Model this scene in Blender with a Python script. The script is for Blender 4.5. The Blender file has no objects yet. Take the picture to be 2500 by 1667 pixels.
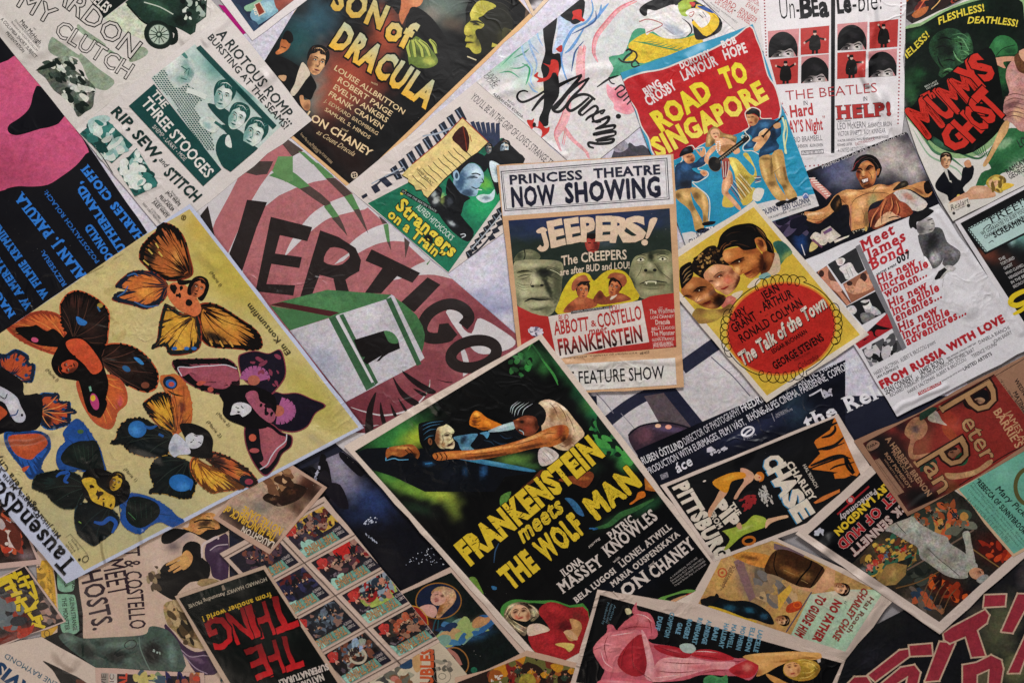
import bpy, bmesh, math, random
import numpy as np
from mathutils import Vector, Matrix, Euler, noise
from mathutils.geometry import tessellate_polygon

S = bpy.context.scene
C = S.collection
R = math.radians

# ---------------------------------------------------------------- camera, light, exposure
TILT = R(7.0)
DIST = 2.78
cam_d = bpy.data.cameras.new('camera'); cam = bpy.data.objects.new('camera', cam_d); C.objects.link(cam)
cam_d.lens = 50; cam_d.sensor_width = 36; cam_d.clip_start = .05; cam_d.clip_end = 60
cam.location = (0, -math.sin(TILT) * DIST, math.cos(TILT) * DIST)
cam.rotation_euler = (TILT, 0, 0)
cam_d.dof.use_dof = True; cam_d.dof.focus_distance = DIST + .035; cam_d.dof.aperture_fstop = 1.7
S.camera = cam

W = bpy.data.worlds.new('World'); S.world = W; W.use_nodes = True
bg = W.node_tree.nodes['Background']; bg.inputs[0].default_value = (.80, .84, 1.0, 1); bg.inputs[1].default_value = .10

def area(name, loc, target, size, power, col):
    d = bpy.data.lights.new(name, 'AREA'); d.shape = 'RECTANGLE'; d.size, d.size_y = size; d.energy = power; d.color = col
    o = bpy.data.objects.new(name, d); C.objects.link(o); o.location = loc
    o.rotation_euler = (Vector(target) - Vector(loc)).to_track_quat('-Z', 'Y').to_euler()
area('window_light', (.35, 2.7, 1.9), (.05, 0, 0), (1.3, .8), 132, (1, .985, .972))
area('room_light', (-1.9, -1.6, 2.6), (0, 0, 0), (1.2, 1.2), 40, (1, .86, .74))
S.view_settings.view_transform = 'Standard'; S.view_settings.look = 'None'
S.view_settings.exposure = -0.1; S.view_settings.gamma = 1; S.view_settings.use_curve_mapping = False
S.cycles.max_bounces = 4; S.cycles.use_denoising = True

# ---------------------------------------------------------------- from a spot on the wall of paper to metres
K = 3.357                     # tracing grid: 3.357 units per photo pixel, in overlapping tiles of 600 x 400 px
CAMP = np.array(cam.location)
ca, sa = math.cos(TILT), math.sin(TILT)
def to_plane(P, z):
    P = np.asarray(P, float); z = np.asarray(z, float)
    x = (P[:, 0] - 1250) / 2500 * .72; y = -(P[:, 1] - 833.5) / 2500 * .72
    d = np.stack([x, y * ca + sa, y * sa - ca], 1)
    t = (z - CAMP[2]) / d[:, 2]
    return CAMP[None, :] + d * t[:, None]

TX = TY = 0.0
def tile(c, r):
    global TX, TY, K
    TX, TY, K = c * 600.0, r * 400.0, 3.357
def frame(x, y, k):                # a close-up tracing grid with its own origin and scale
    global TX, TY, K
    TX, TY, K = x, y, k
def px(flat):
    a = np.array(flat, float).reshape(-1, 2)
    return a / K + (TX, TY)

def hexrgb(h):
    return np.array([int(h[i:i + 2], 16) for i in (0, 2, 4)], float) / 255
def lin(c):
    c = np.asarray(c, float)
    return np.where(c <= .04045, c / 12.92, ((c + .055) / 1.055) ** 2.4)

# ---------------------------------------------------------------- paper and ink
GROUPS = {}
def nd(nt, t, **kw):
    n = nt.nodes.new(t)
    for k, v in kw.items(): setattr(n, k, v)
    return n
def math_n(nt, op, a, b=None, c=None):
    n = nd(nt, 'ShaderNodeMath', operation=op)
    for i, v in enumerate((a, b, c)):
        if v is None: continue
        if isinstance(v, (int, float)): n.inputs[i].default_value = v
        else: nt.links.new(v, n.inputs[i])
    return n.outputs[0]
def noise_n(nt, vec, scale, detail=2, rough=.5, dist=0, ch=0):
    n = nd(nt, 'ShaderNodeTexNoise'); nt.links.new(vec, n.inputs['Vector'])
    n.inputs['Scale'].default_value = scale; n.inputs['Detail'].default_value = detail
    n.inputs['Roughness'].default_value = rough; n.inputs['Distortion'].default_value = dist
    return n.outputs[ch]
def ink(name, rough=.42, bump=1.0, creases=(), speck=1.0):
    """Printed paper: ink from the colour attribute, grain, rubbed specks, waves and wrinkles in the sheet, folds."""
    m = bpy.data.materials.new(name); m.use_nodes = True; nt = m.node_tree; nt.nodes.clear()
    out = nd(nt, 'ShaderNodeOutputMaterial'); b = nd(nt, 'ShaderNodeBsdfPrincipled')
    nt.links.new(b.outputs[0], out.inputs[0])
    at = nd(nt, 'ShaderNodeAttribute', attribute_name='ink')
    sd = nd(nt, 'ShaderNodeAttribute', attribute_name='seed', attribute_type='OBJECT')
    tc = nd(nt, 'ShaderNodeTexCoord')
    sh = nd(nt, 'ShaderNodeVectorMath', operation='ADD'); nt.links.new(tc.outputs['Object'], sh.inputs[0]); nt.links.new(sd.outputs['Vector'], sh.inputs[1])
    v = sh.outputs[0]
    # brushwork / screen unevenness, strength in the attribute's alpha
    p1 = noise_n(nt, v, 64, 5, .7, .9); p2 = noise_n(nt, v, 250, 3, .65, .4)
    pb = math_n(nt, 'MULTIPLY_ADD', p1, 2.5, -1.25); pb2 = math_n(nt, 'MULTIPLY_ADD', p2, 2.3, -1.15)
    pb = math_n(nt, 'ADD', pb, pb2); pb = math_n(nt, 'MULTIPLY_ADD', pb, at.outputs['Alpha'], 1.0)
    g1 = noise_n(nt, v, 520, 1, .5); g = math_n(nt, 'MULTIPLY_ADD', g1, .46, .77)
    g2 = noise_n(nt, v, 9, 3, .6); g = math_n(nt, 'MULTIPLY', g, math_n(nt, 'MULTIPLY_ADD', g2, .16, .92))
    k = math_n(nt, 'MULTIPLY', pb, g); k = math_n(nt, 'MAXIMUM', k, .2)
    hu = nd(nt, 'ShaderNodeTexNoise'); nt.links.new(v, hu.inputs['Vector']); hu.inputs['Scale'].default_value = 85; hu.inputs['Detail'].default_value = 2
    hc = nd(nt, 'ShaderNodeVectorMath', operation='SUBTRACT'); nt.links.new(hu.outputs['Color'], hc.inputs[0]); hc.inputs[1].default_value = (.5, .5, .5)
    hs = nd(nt, 'ShaderNodeVectorMath', operation='SCALE'); nt.links.new(hc.outputs[0], hs.inputs[0]); nt.links.new(math_n(nt, 'MULTIPLY_ADD', at.outputs['Alpha'], .75, .03), hs.inputs['Scale'])
    h1 = nd(nt, 'ShaderNodeVectorMath', operation='ADD'); nt.links.new(hs.outputs[0], h1.inputs[0]); h1.inputs[1].default_value = (1, 1, 1)
    hm = nd(nt, 'ShaderNodeVectorMath', operation='MULTIPLY'); nt.links.new(h1.outputs[0], hm.inputs[0]); nt.links.new(at.outputs['Color'], hm.inputs[1])
    sc = nd(nt, 'ShaderNodeVectorMath', operation='SCALE'); nt.links.new(hm.outputs[0], sc.inputs[0]); nt.links.new(k, sc.inputs['Scale'])
    # tiny rubbed-off flecks
    vo = nd(nt, 'ShaderNodeTexVoronoi'); nt.links.new(v, vo.inputs['Vector']); vo.inputs['Scale'].default_value = 95
    clump = noise_n(nt, v, 7, 2, .5)
    thr = math_n(nt, 'MULTIPLY', math_n(nt, 'SUBTRACT', clump, .52), .34 * speck)
    fl = math_n(nt, 'LESS_THAN', vo.outputs['Distance'], thr)
    fl = math_n(nt, 'MULTIPLY', fl, .30)
    mx = nd(nt, 'ShaderNodeMix', data_type='RGBA'); nt.links.new(fl, mx.inputs['Factor']); nt.links.new(sc.outputs[0], mx.inputs[6]); mx.inputs[7].default_value = (.62, .58, .54, 1)
    nt.links.new(mx.outputs[2], b.inputs['Base Color'])
    # the sheet is not flat: slow waves, crumpled wrinkles, paper tooth
    w1 = noise_n(nt, v, 5.5, 1, .5); w2 = noise_n(nt, v, 19, 2, .5, .6)
    rid = math_n(nt, 'ABSOLUTE', math_n(nt, 'SUBTRACT', w2, .5)); rid = math_n(nt, 'SUBTRACT', 1.0, math_n(nt, 'MINIMUM', math_n(nt, 'MULTIPLY', rid, 14), 1.0))
    msk = noise_n(nt, v, 3.3, 1, .5); msk = math_n(nt, 'MAXIMUM', math_n(nt, 'MULTIPLY', math_n(nt, 'SUBTRACT', msk, .52), 5), 0)
    rid = math_n(nt, 'MULTIPLY', rid, math_n(nt, 'MINIMUM', msk, 1.0))
    h = math_n(nt, 'MULTIPLY', w1, .012 * bump)
    h = math_n(nt, 'MULTIPLY_ADD', w2, .0016 * bump, h)
    h = math_n(nt, 'MULTIPLY_ADD', rid, .0010 * bump, h)
    h = math_n(nt, 'MULTIPLY_ADD', g1, .00007, h)
    for (x0, y0, x1, y1, wd, amp) in creases:
        # distance to a segment in the sheet's own coordinates
        L2 = max((x1 - x0) ** 2 + (y1 - y0) ** 2, 1e-9)
        wob = nd(nt, 'ShaderNodeVectorMath', operation='SUBTRACT')
        nn = nd(nt, 'ShaderNodeTexNoise'); nt.links.new(v, nn.inputs['Vector']); nn.inputs['Scale'].default_value = 14; nn.inputs['Detail'].default_value = 1
        wsc = nd(nt, 'ShaderNodeVectorMath', operation='MULTIPLY_ADD'); nt.links.new(nn.outputs['Color'], wsc.inputs[0]); wsc.inputs[1].default_value = (.03, .03, 0)
        nt.links.new(tc.outputs['Object'], wsc.inputs[2])
        wob.inputs[1].default_value = (x0 + .015, y0 + .015, 0); nt.links.new(wsc.outputs[0], wob.inputs[0])
        fz = nd(nt, 'ShaderNodeVectorMath', operation='MULTIPLY'); nt.links.new(wob.outputs[0], fz.inputs[0]); fz.inputs[1].default_value = (1, 1, 0)
        dt = nd(nt, 'ShaderNodeVectorMath', operation='DOT_PRODUCT'); nt.links.new(fz.outputs[0], dt.inputs[0]); dt.inputs[1].default_value = ((x1 - x0) / L2, (y1 - y0) / L2, 0)
        tt = nd(nt, 'ShaderNodeClamp'); nt.links.new(dt.outputs['Value'], tt.inputs[0])
        pr = nd(nt, 'ShaderNodeVectorMath', operation='SCALE'); pr.inputs[0].default_value = (x1 - x0, y1 - y0, 0); nt.links.new(tt.outputs[0], pr.inputs['Scale'])
        df = nd(nt, 'ShaderNodeVectorMath', operation='DISTANCE'); nt.links.new(fz.outputs[0], df.inputs[0]); nt.links.new(pr.outputs[0], df.inputs[1])
        f = math_n(nt, 'SUBTRACT', 1.0, math_n(nt, 'MINIMUM', math_n(nt, 'DIVIDE', df.outputs['Value'], wd), 1.0))
        f = math_n(nt, 'MULTIPLY', math_n(nt, 'MULTIPLY', f, f), math_n(nt, 'MULTIPLY_ADD', f, -2.0, 3.0))
        h = math_n(nt, 'MULTIPLY_ADD', f, amp, h)
    bp = nd(nt, 'ShaderNodeBump'); bp.inputs['Strength'].default_value = 1.0; bp.inputs['Distance'].default_value = 1.0
    nt.links.new(h, bp.inputs['Height']); nt.links.new(bp.outputs[0], b.inputs['Normal'])
    rr = math_n(nt, 'MULTIPLY_ADD', g2, .22, rough - .11); nt.links.new(rr, b.inputs['Roughness'])
    b.inputs['Specular IOR Level'].default_value = .22
    return m
INK = ink('printed_paper')

# ---------------------------------------------------------------- posters, parts, sub-parts
GAIN = 1.22
DZ = 2e-6
LEVEL = .0005
class Buf:
    def __init__(s): s.v = []; s.z = []; s.f = []; s.c = []; s.n = 0
cur = {}
def clip(flat=None):
    cur['clip'] = None if flat is None else ccw(px(flat))
def ccw(p):
    p = np.asarray(p); x, y = p[:, 0], p[:, 1]
    return p if np.sum(x * np.roll(y, -1) - y * np.roll(x, -1)) > 0 else p[::-1]
def hull(p):
    p = sorted(map(tuple, p))
    def half(q):
        o = []
        for a in q:
            while len(o) > 1 and (o[-1][0] - o[-2][0]) * (a[1] - o[-2][1]) - (o[-1][1] - o[-2][1]) * (a[0] - o[-2][0]) <= 0: o.pop()
            o.append(a)
        return o[:-1]
    return np.array(half(p) + half(p[::-1]))

def falloff(v):                    # the far end of the wall of paper gets less light
    return 1.0
NAMES = set()
def poster(name, label, cat, flat, paper, lvl, seed=0, gain=1.0, creases=(), rough=.42, bump=1.0, group='film posters pasted over each other', jit=1.3, sheet_part='paper', kind=None):
    finish()
    pts = px(flat); ctr = pts.mean(0); z0 = lvl * LEVEL
    root = bpy.data.objects.new(name, None); C.objects.link(root)
    cx, cy = np.clip(ctr[0], -300, 2800), np.clip(ctr[1], -300, 1960)
    loc = to_plane([(cx, cy)], [z0])[0]
    root.location = loc; root['label'] = label; root['category'] = cat
    root.empty_display_size = .05
    if group: root['group'] = group
    if kind: root['kind'] = kind
    rnd = random.Random(seed * 77 + 5)
    cur.update(root=root, loc=loc, z0=z0, zc=z0 + 8e-6, seed=(rnd.uniform(-9, 9), rnd.uniform(-9, 9), rnd.uniform(-9, 9)), gain=gain * GAIN, hull=hull(pts), clip=None, pa=.22, last=None)
    mat = INK
    if rough == .42: rough = rnd.uniform(.30, .52)
    bump *= rnd.uniform(.5, 1.6)
    if True:
        cr = []
        for (x0, y0, x1, y1, w, a) in creases:
            q = to_plane(px((x0, y0, x1, y1)), [z0, z0]) - loc
            cr.append((q[0][0], q[0][1], q[1][0], q[1][1], w, a * 2.0))
        mat = ink('printed_paper_' + name, rough, bump, cr)
    cur['mat'] = mat
    # the sheet itself, a thin slab with a slightly uneven edge
    edge = []
    n = len(pts); orient = 1 if np.allclose(ccw(pts), pts) else -1
    for i in range(n):
        a, b = pts[i], pts[(i + 1) % n]
        L = np.linalg.norm(b - a); k = max(2, int(L / 45))
        nrm = np.array([-(b - a)[1], (b - a)[0]]) / max(L, 1e-6)
        for j in range(k):
            o = 0 if j == 0 else rnd.uniform(-jit, jit)
            if j and group and rnd.random() < .07: o = orient * rnd.uniform(1.5, 4.5)      # nicks and small tears
            edge.append(a + (b - a) * j / k + nrm * o)
    edge = ccw(np.array(edge))
    m = len(edge)
    tri = tessellate_polygon([[Vector((p[0], p[1], 0)) for p in edge]])
    th = .0003
    top = to_plane(edge, np.full(m, z0)); bot = top - np.array([0, 0, th])
    vs = np.concatenate([top, bot]) - loc
    fs = [tuple(t) for t in tri] + [tuple(i + m for i in t[::-1]) for t in tri] + [(i, (i + 1) % m, (i + 1) % m + m, i + m) for i in range(m)]
    col = np.ones((2 * m, 4)); col[:, :3] = np.clip(lin(hexrgb(paper)) * cur['gain'], 0, .86); col[:, 3] = .06
    make(sheet_part, vs, fs, col, root, fix=True)
def make(name, vs, fs, col, parent, fix=False):
    me = bpy.data.meshes.new(name)
    me.from_pydata([tuple(v) for v in vs], [], fs)
    if fix:
        bm = bmesh.new(); bm.from_mesh(me); bmesh.ops.recalc_face_normals(bm, faces=bm.faces); bm.to_mesh(me); bm.free()
    ca_ = me.color_attributes.new('ink', 'FLOAT_COLOR', 'POINT')
    ca_.data.foreach_set('color', np.asarray(col, np.float32).ravel())
    me.materials.append(cur['mat'])
    o = bpy.data.objects.new(name, me); C.objects.link(o); o.parent = parent; o['seed'] = cur['seed']
    return o
def flush():
    b = cur.pop('buf', None)
    if b is None or b.n == 0: return
    P = np.concatenate(b.v); z = np.concatenate(b.z); c = np.concatenate(b.c)
    vs = to_plane(P, z) - cur['loc']
    # up-facing windings
    fs = []
    for f in b.f:
        a, bb, cc = vs[f[0]], vs[f[1]], vs[f[2]]
        fs.append(f if (bb[0] - a[0]) * (cc[1] - a[1]) - (bb[1] - a[1]) * (cc[0] - a[0]) > 0 else f[::-1])
    o = make(cur['pname'], vs, fs, c, cur['last'] if cur['issub'] and cur['last'] is not None else cur['root'])
    if cur.get('plabel'): o['label'] = cur['plabel']
    if not cur['issub']: cur['last'] = o
def part(name, label=None):
    flush(); cur.update(buf=Buf(), pname=name, issub=False, plabel=label)
def sub(name, label=None):
    flush(); cur.update(buf=Buf(), pname=name, issub=True, plabel=label)
def finish():
    if cur.get('root') is not None: flush()
    cur['root'] = None

def emit(v, f, c, ex=0.0):
    """One printed shape: clip to the sheet and to the panel, then lay it on top of what is printed already."""
    v = np.asarray(v, float); c = np.asarray(c, float)
    for poly in (cur['hull'], cur['clip']):
        if poly is None or len(v) == 0: continue
        nrm = []
        n = len(poly); need = False
        for i in range(n):
            a, b = poly[i], poly[(i + 1) % n]
            e = (b - a) / max(np.linalg.norm(b - a), 1e-9); no = np.array([e[1], -e[0]])     # outward for counter-clockwise
            if ((v - a) @ no > 1e-6).any(): need = True; nrm.append((a, no))
        if not need: continue
        bm = bmesh.new(); ly = bm.verts.layers.float_color.new('c')
        bv = []
        for p, q in zip(v, c):
            x = bm.verts.new((p[0], p[1], 0)); x[ly] = q; bv.append(x)
        for t in f:
            try: bm.faces.new([bv[i] for i in t])
            except ValueError: pass
        for a, no in nrm:
            bmesh.ops.bisect_plane(bm, geom=bm.verts[:] + bm.edges[:] + bm.faces[:], dist=1e-7, plane_co=(a[0], a[1], 0), plane_no=(no[0], no[1], 0), clear_outer=True)
        bm.verts.index_update()
        v = np.array([x.co[:2] for x in bm.verts]).reshape(-1, 2); c = np.array([tuple(x[ly]) for x in bm.verts]).reshape(-1, 4)
        f = [tuple(x.index for x in t.verts) for t in bm.faces]; bm.free()
    if len(v) == 0 or not f: return
    b = cur['buf']; cur['zc'] += DZ * cur.get('dzk', 1.0)
    zz = None
    if ex:                      # self-crossing outlines: every face gets its own hair's breadth of height
        idx = [i for t in f for i in t]; zz = np.concatenate([np.full(len(t), cur['zc'] + ex * ((k * .618034) % 1)) for k, t in enumerate(f)])
        v = v[idx]; c = c[idx]; o_ = 0; g = []
        for t in f: g.append(tuple(range(o_, o_ + len(t)))); o_ += len(t)
        f = g; cur['zc'] += ex
    c = c.copy(); a = lin(c[:, :3]); lu = a @ np.array([.3, .6, .1])[:, None]; c[:, :3] = np.clip(a * cur['gain'] * lu / (lu + .010), 0, .86)   # process inks: dense blacks
    b.v.append(v); b.z.append(np.full(len(v), cur['zc']) if zz is None else zz); b.c.append(c)
    b.f += [tuple(i + b.n for i in t) for t in f]; b.n += len(v)

def spotted(v, base, spots, pa, hard=0.0):
    c = np.ones((len(v), 4)); c[:, :3] = hexrgb(base) if isinstance(base, str) else base; c[:, 3] = pa
    for s in spots or ():
        x, y, rx, ry, a, h = s[:6]; st = s[6] if len(s) > 6 else 1.0
        p = np.array([x, y]) / K + (TX, TY)
        d = v - p; a = R(a)
        u = (d[:, 0] * math.cos(a) + d[:, 1] * math.sin(a)) / (rx / K); w = (-d[:, 0] * math.sin(a) + d[:, 1] * math.cos(a)) / (ry / K)
        fq = .55 if hard else .16
        n = np.sin(v[:, 0] * fq + 1.4 * np.sin(v[:, 1] * fq * .7)) + np.sin(v[:, 1] * fq * 1.2 + 1.7 * np.sin(v[:, 0] * fq * .6))
        r2 = (u * u + w * w) * (1 + (.10 if hard else .06) * n) ** 2
        wt = np.exp(-r2 ** 1.3)
        if hard:
            k = np.clip((np.sqrt(r2) - .55) / .45, 0, 1); wt = (1 - hard) * wt + hard * (1 - k * k * (3 - 2 * k))
        wt = st * wt
        c[:, :3] += (hexrgb(h) - c[:, :3]) * wt[:, None]
    return c
def smooth_pts(p, k=4):
    n = len(p); o = []
    for i in range(n):
        a, b, c, d = p[i - 1], p[i], p[(i + 1) % n], p[(i + 2) % n]
        for j in range(k):
            t = j / k
            o.append(.5 * (2 * b + (c - a) * t + (2 * a - 5 * b + 4 * c - d) * t * t + (3 * b - a - 3 * c + d) * t ** 3))
    return np.array(o)
def fillpoly(q, base, spots=None, res=5.0, pa=None):
    pa = cur['pa'] if pa is None else pa
    tri = tessellate_polygon([[Vector((p[0], p[1], 0)) for p in q]])
    if not spots:
        emit(q, [tuple(t) for t in tri], spotted(q, base, None, pa)); return
    bm = bmesh.new(); bv = [bm.verts.new((p[0], p[1], 0)) for p in q]
    for t in tri:
        try: bm.faces.new([bv[i] for i in t])
        except ValueError: pass
    lo, hi = q.min(0), q.max(0)
    for ax in (0, 1):
        k = int(min(70, (hi[ax] - lo[ax]) / res))
        for i in range(1, k + 1):
            co = [0, 0, 0]; co[ax] = lo[ax] + (hi[ax] - lo[ax]) * i / (k + 1); no = [0, 0, 0]; no[ax] = 1
            bmesh.ops.bisect_plane(bm, geom=bm.verts[:] + bm.edges[:] + bm.faces[:], dist=1e-6, plane_co=co, plane_no=no)
    bm.verts.index_update()
    v = np.array([x.co[:2] for x in bm.verts]); f = [tuple(x.index for x in t.verts) for t in bm.faces]; bm.free()
    emit(v, f, spotted(v, base, spots, max(pa, .34), cur.get('hard', .45)))
def G(col, flat, sm=0, spots=None, res=4.0, pa=None):
    q = px(flat)
    if sm: q = smooth_pts(q, sm + 2)
    fillpoly(q, col, spots, res, pa)
def F(col, flat, spots=None, n=60, pa=None):
    """A quad with soft airbrushed patches."""
    q = px(flat); pa = cur['pa'] if pa is None else pa
    if not spots: n = 1
    s = np.linspace(0, 1, n + 1); U, V = np.meshgrid(s, s); U = U.ravel()[:, None]; V = V.ravel()[:, None]
    v = q[0] * (1 - U) * (1 - V) + q[1] * U * (1 - V) + q[2] * U * V + q[3] * (1 - U) * V
    f = [(i * (n + 1) + j, i * (n + 1) + j + 1, (i + 1) * (n + 1) + j + 1, (i + 1) * (n + 1) + j) for i in range(n) for j in range(n)]
    emit(v, f, spotted(v, col, spots, pa))
def E(col, cx, cy, rx, ry=None, ang=0, spots=None, n=26, pa=None, res=4.0):
    ry = rx if ry is None else ry; a = R(ang); t = np.linspace(0, 2 * math.pi, n, endpoint=False)
    x = np.cos(t) * rx; y = np.sin(t) * ry
    q = np.stack([cx + x * math.cos(a) - y * math.sin(a), cy + x * math.sin(a) + y * math.cos(a)], 1)
    fillpoly(px(q), col, spots, res, pa)
def stroke(q, col, w, closed=False, taper=0, pa=0.0):
    n = len(q)
    d = (np.roll(q, -1, 0) - np.roll(q, 1, 0)) if closed else np.gradient(q, axis=0)
    d /= np.maximum(np.linalg.norm(d, axis=1), 1e-9)[:, None]; nr = np.stack([-d[:, 1], d[:, 0]], 1)
    ww = np.full(n, w / 2)
    if taper: ww = ww * (1 - taper * np.abs(np.linspace(-1, 1, n)) ** 2) if taper > 0 else ww * np.linspace(1, 1 + taper, n)
    v = np.concatenate([q + nr * ww[:, None], q - nr * ww[:, None]])
    m = n if closed else n - 1
    f = [(i, (i + 1) % n, (i + 1) % n + n, i + n) for i in range(m)]
    emit(v, f, spotted(v, col, None, pa))
def L(col, flat, w, sm=1, closed=False, taper=0, pa=0.0):
    q = px(flat)
    if not sm and len(q) > 2:
        n = len(q); h = w / K / 2
        for i in range(n if closed else n - 1):
            a, b = q[i], q[(i + 1) % n]; e = (b - a) / max(np.linalg.norm(b - a), 1e-9)
            stroke(np.array([a - e * h, b + e * h]), col, w / K, False, 0, pa)
        return
    if sm and len(q) > 2:
        if closed: q = smooth_pts(q, 6)
        else:
            e = np.concatenate([q[:1] * 2 - q[1:2], q, q[-1:] * 2 - q[-2:-1]])
            q = np.concatenate([smooth_pts(e, 6)[6:6 * (len(q)) + 1]])
    stroke(q, col, w / K, closed, taper, pa)
def ring(col, cx, cy, rx, ry, w, ang=0, n=40):
    a = R(ang); t = np.linspace(0, 2 * math.pi, n, endpoint=False); x = np.cos(t) * rx; y = np.sin(t) * ry
    q = np.stack([cx + x * math.cos(a) - y * math.sin(a), cy + x * math.sin(a) + y * math.cos(a)], 1)
    stroke(px(q), col, w / K, True)
def M(quad, pal, n, s, seed, asp=2.2, ang=None, pa=.3):
    """Loose painted dabs for busy pictures."""
    rd = random.Random(seed); q = px(quad); cur['dzk'] = .3
    for i in range(n):
        u, v = rd.random(), rd.random()
        p = q[0] * (1 - u) * (1 - v) + q[1] * u * (1 - v) + q[2] * u * v + q[3] * (1 - u) * v
        r = s * rd.uniform(.45, 1.25) / K; a = R(ang + rd.uniform(-25, 25)) if ang is not None else rd.uniform(0, 6.28)
        k = 7; e = rd.uniform(1, asp)
        pts = []
        for j in range(k):
            t = 6.283 * j / k; rr = r * rd.uniform(.6, 1.25); x = math.cos(t) * rr * e; y = math.sin(t) * rr
            pts.append((p[0] + x * math.cos(a) - y * math.sin(a), p[1] + x * math.sin(a) + y * math.cos(a)))
        fillpoly(smooth_pts(np.array(pts), 2), rd.choice(pal), None, pa=pa)
    cur['dzk'] = 1.0

# ---------------------------------------------------------------- lettering
FONT = {}
def glyphs(s, bold, sp=1.0):
    key = (s, round(bold, 3), round(sp, 3))
    if key in FONT: return FONT[key]
    cu = bpy.data.curves.new('lettering', 'FONT'); cu.body = s; cu.size = 1; cu.offset = bold; cu.resolution_u = 2; cu.space_character = sp; cu.fill_mode = 'FRONT'
    o = bpy.data.objects.new('lettering', cu)
    me = o.to_mesh()
    v = np.array([x.co[:2] for x in me.vertices]).reshape(-1, 2); f = [tuple(p.vertices) for p in me.polygons]
    o.to_mesh_clear(); bpy.data.objects.remove(o); bpy.data.curves.remove(cu)
    FONT[key] = (v, f); return FONT[key]
CAP = glyphs('H', 0)[0][:, 1].max(); XH = glyphs('x', 0)[0][:, 1].max()
def slabs(v, f, off, k):
    cnt = {}
    for t in f:
        for i in range(len(t)):
            e = tuple(sorted((t[i], t[(i + 1) % len(t)]))); cnt[e] = cnt.get(e, 0) + 1
    out = []
    for (i, j), n in cnt.items():
        if n != 1: continue
        a, b = v[i], v[j]
        if abs(a[1] - b[1]) > .004: continue
        w = abs(a[0] - b[0]); y = a[1]
        if not .04 < w < .30 + off * 2: continue
        x0, x1 = min(a[0], b[0]), max(a[0], b[0])
        if abs(y + off) < .02: out.append((x0 - k, x1 + k, y, y + k * .8))
        elif abs(y - CAP - off) < .02 or abs(y - XH - off) < .02 or abs(y - .76) < .03: out.append((x0 - k, x1 + k, y - k * .8, y))
    return out
def T(s, x0, y0, x1, y1, h, col, b=0.0, sh=0.0, serif=0.0, col2=None, ol=None, ow=.03, rough=0.0, wob=0.0, pa=.2, arc=0.0, sp=None, drop=None):
    """Lettering from (x0, y0) to (x1, y1) along its foot, capitals h high; optional slab serifs, outline, drop and rough edges."""
    if h >= 40 and cur.get('pname') in LINES and cur['buf'].n and not cur['issub']: part(cur['pname'])
    if sp is None: sp = 1 + max(0, b - .012) * 2.6 + serif * 1.3 + (ow * .8 if ol else 0)
    if drop: T(s, x0 + drop[1], y0 + drop[2], x1 + drop[1], y1 + drop[2], h, drop[0], b, sh, serif, None, None, 0, rough, wob, pa, arc, sp)
    if ol: T(s, x0, y0, x1, y1, h, ol, b + ow, sh, serif, None, None, 0, rough, wob, pa, arc, sp)
    spread = b > .008 and any(ch in s for ch in 'MWmw')
    v, f = glyphs(s, 0.0 if spread else b, sp)
    if len(v) == 0: return
    if spread:                  # ink spread: the same outline pressed a little to every side
        k = b * .72; sh_ = [(0, 0), (k, k), (-k, k), (k, -k), (-k, -k)] + ([(b, 0), (-b, 0), (0, b), (0, -b)] if b > .03 else [])
        n = len(v); f = [tuple(i + n * j for i in t) for j in range(len(sh_)) for t in f]; v = np.concatenate([v + np.array(d) for d in sh_])
    v0, _ = glyphs(s, 0.0, sp)
    lo, hi = v0[:, 0].min(), v0[:, 0].max()
    f = list(f)
    if serif:
        v = list(map(tuple, v))
        for a0, a1, c0, c1 in slabs(np.array(v), f, b * .72 if spread else b, serif):
            n = len(v); v += [(a0, c0), (a1, c0), (a1, c1), (a0, c1)]; f.append((n, n + 1, n + 2, n + 3))
        v = np.array(v)
    v = v.copy()
    if rough or wob:
        bm = bmesh.new(); bv = [bm.verts.new((p[0], p[1], 0)) for p in v]
        for t in f:
            try: bm.faces.new([bv[i] for i in t])
            except ValueError: pass
        for it in range(3):
            es = [e for e in bm.edges if e.calc_length() > .09]
            if not es: break
            bmesh.ops.subdivide_edges(bm, edges=es, cuts=1)
        bm.verts.index_update(); v = np.array([x.co[:2] for x in bm.verts]); f = [tuple(x.index for x in t.verts) for t in bm.faces]; bm.free()
        for i in range(len(v)):
            q = Vector((v[i][0] * 9, v[i][1] * 9, len(s)))
            if rough: n = noise.noise_vector(q); v[i] += np.array([n[0], n[1]]) * rough
            if wob: n = noise.noise_vector(q * .35); v[i] += np.array([n[0], n[1]]) * wob
    p0 = px((x0, y0))[0]; p1 = px((x1, y1))[0]; d = p1 - p0; ln = np.linalg.norm(d); e = d / ln
    up = np.array([e[1], -e[0]]); hh = h / K
    a = (v[:, 0] - lo) / max(hi - lo, 1e-6); t = v[:, 1] / CAP
    q = p0[None, :] + a[:, None] * d[None, :] + (t * hh + arc / K * 4 * a * (1 - a))[:, None] * up[None, :] + (sh * t * hh)[:, None] * e[None, :]
    c = np.ones((len(q), 4)); c[:, :3] = hexrgb(col); c[:, 3] = pa
    if col2 is not None:
        k = np.clip(t, 0, 1)[:, None]; c[:, :3] = hexrgb(col) * (1 - k) + hexrgb(col2) * k
    emit(q, f, c, 3e-6 if (b > .004 or serif) else 0)
def TT(lines, h, col, **kw):
    for s, x0, y0, x1, y1 in lines: T(s, x0, y0, x1, y1, h, col, **kw)

LINES = {'star_name', 'cast_name', 'credit_line', 'lettering_line'}      # each printed line is a part
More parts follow.
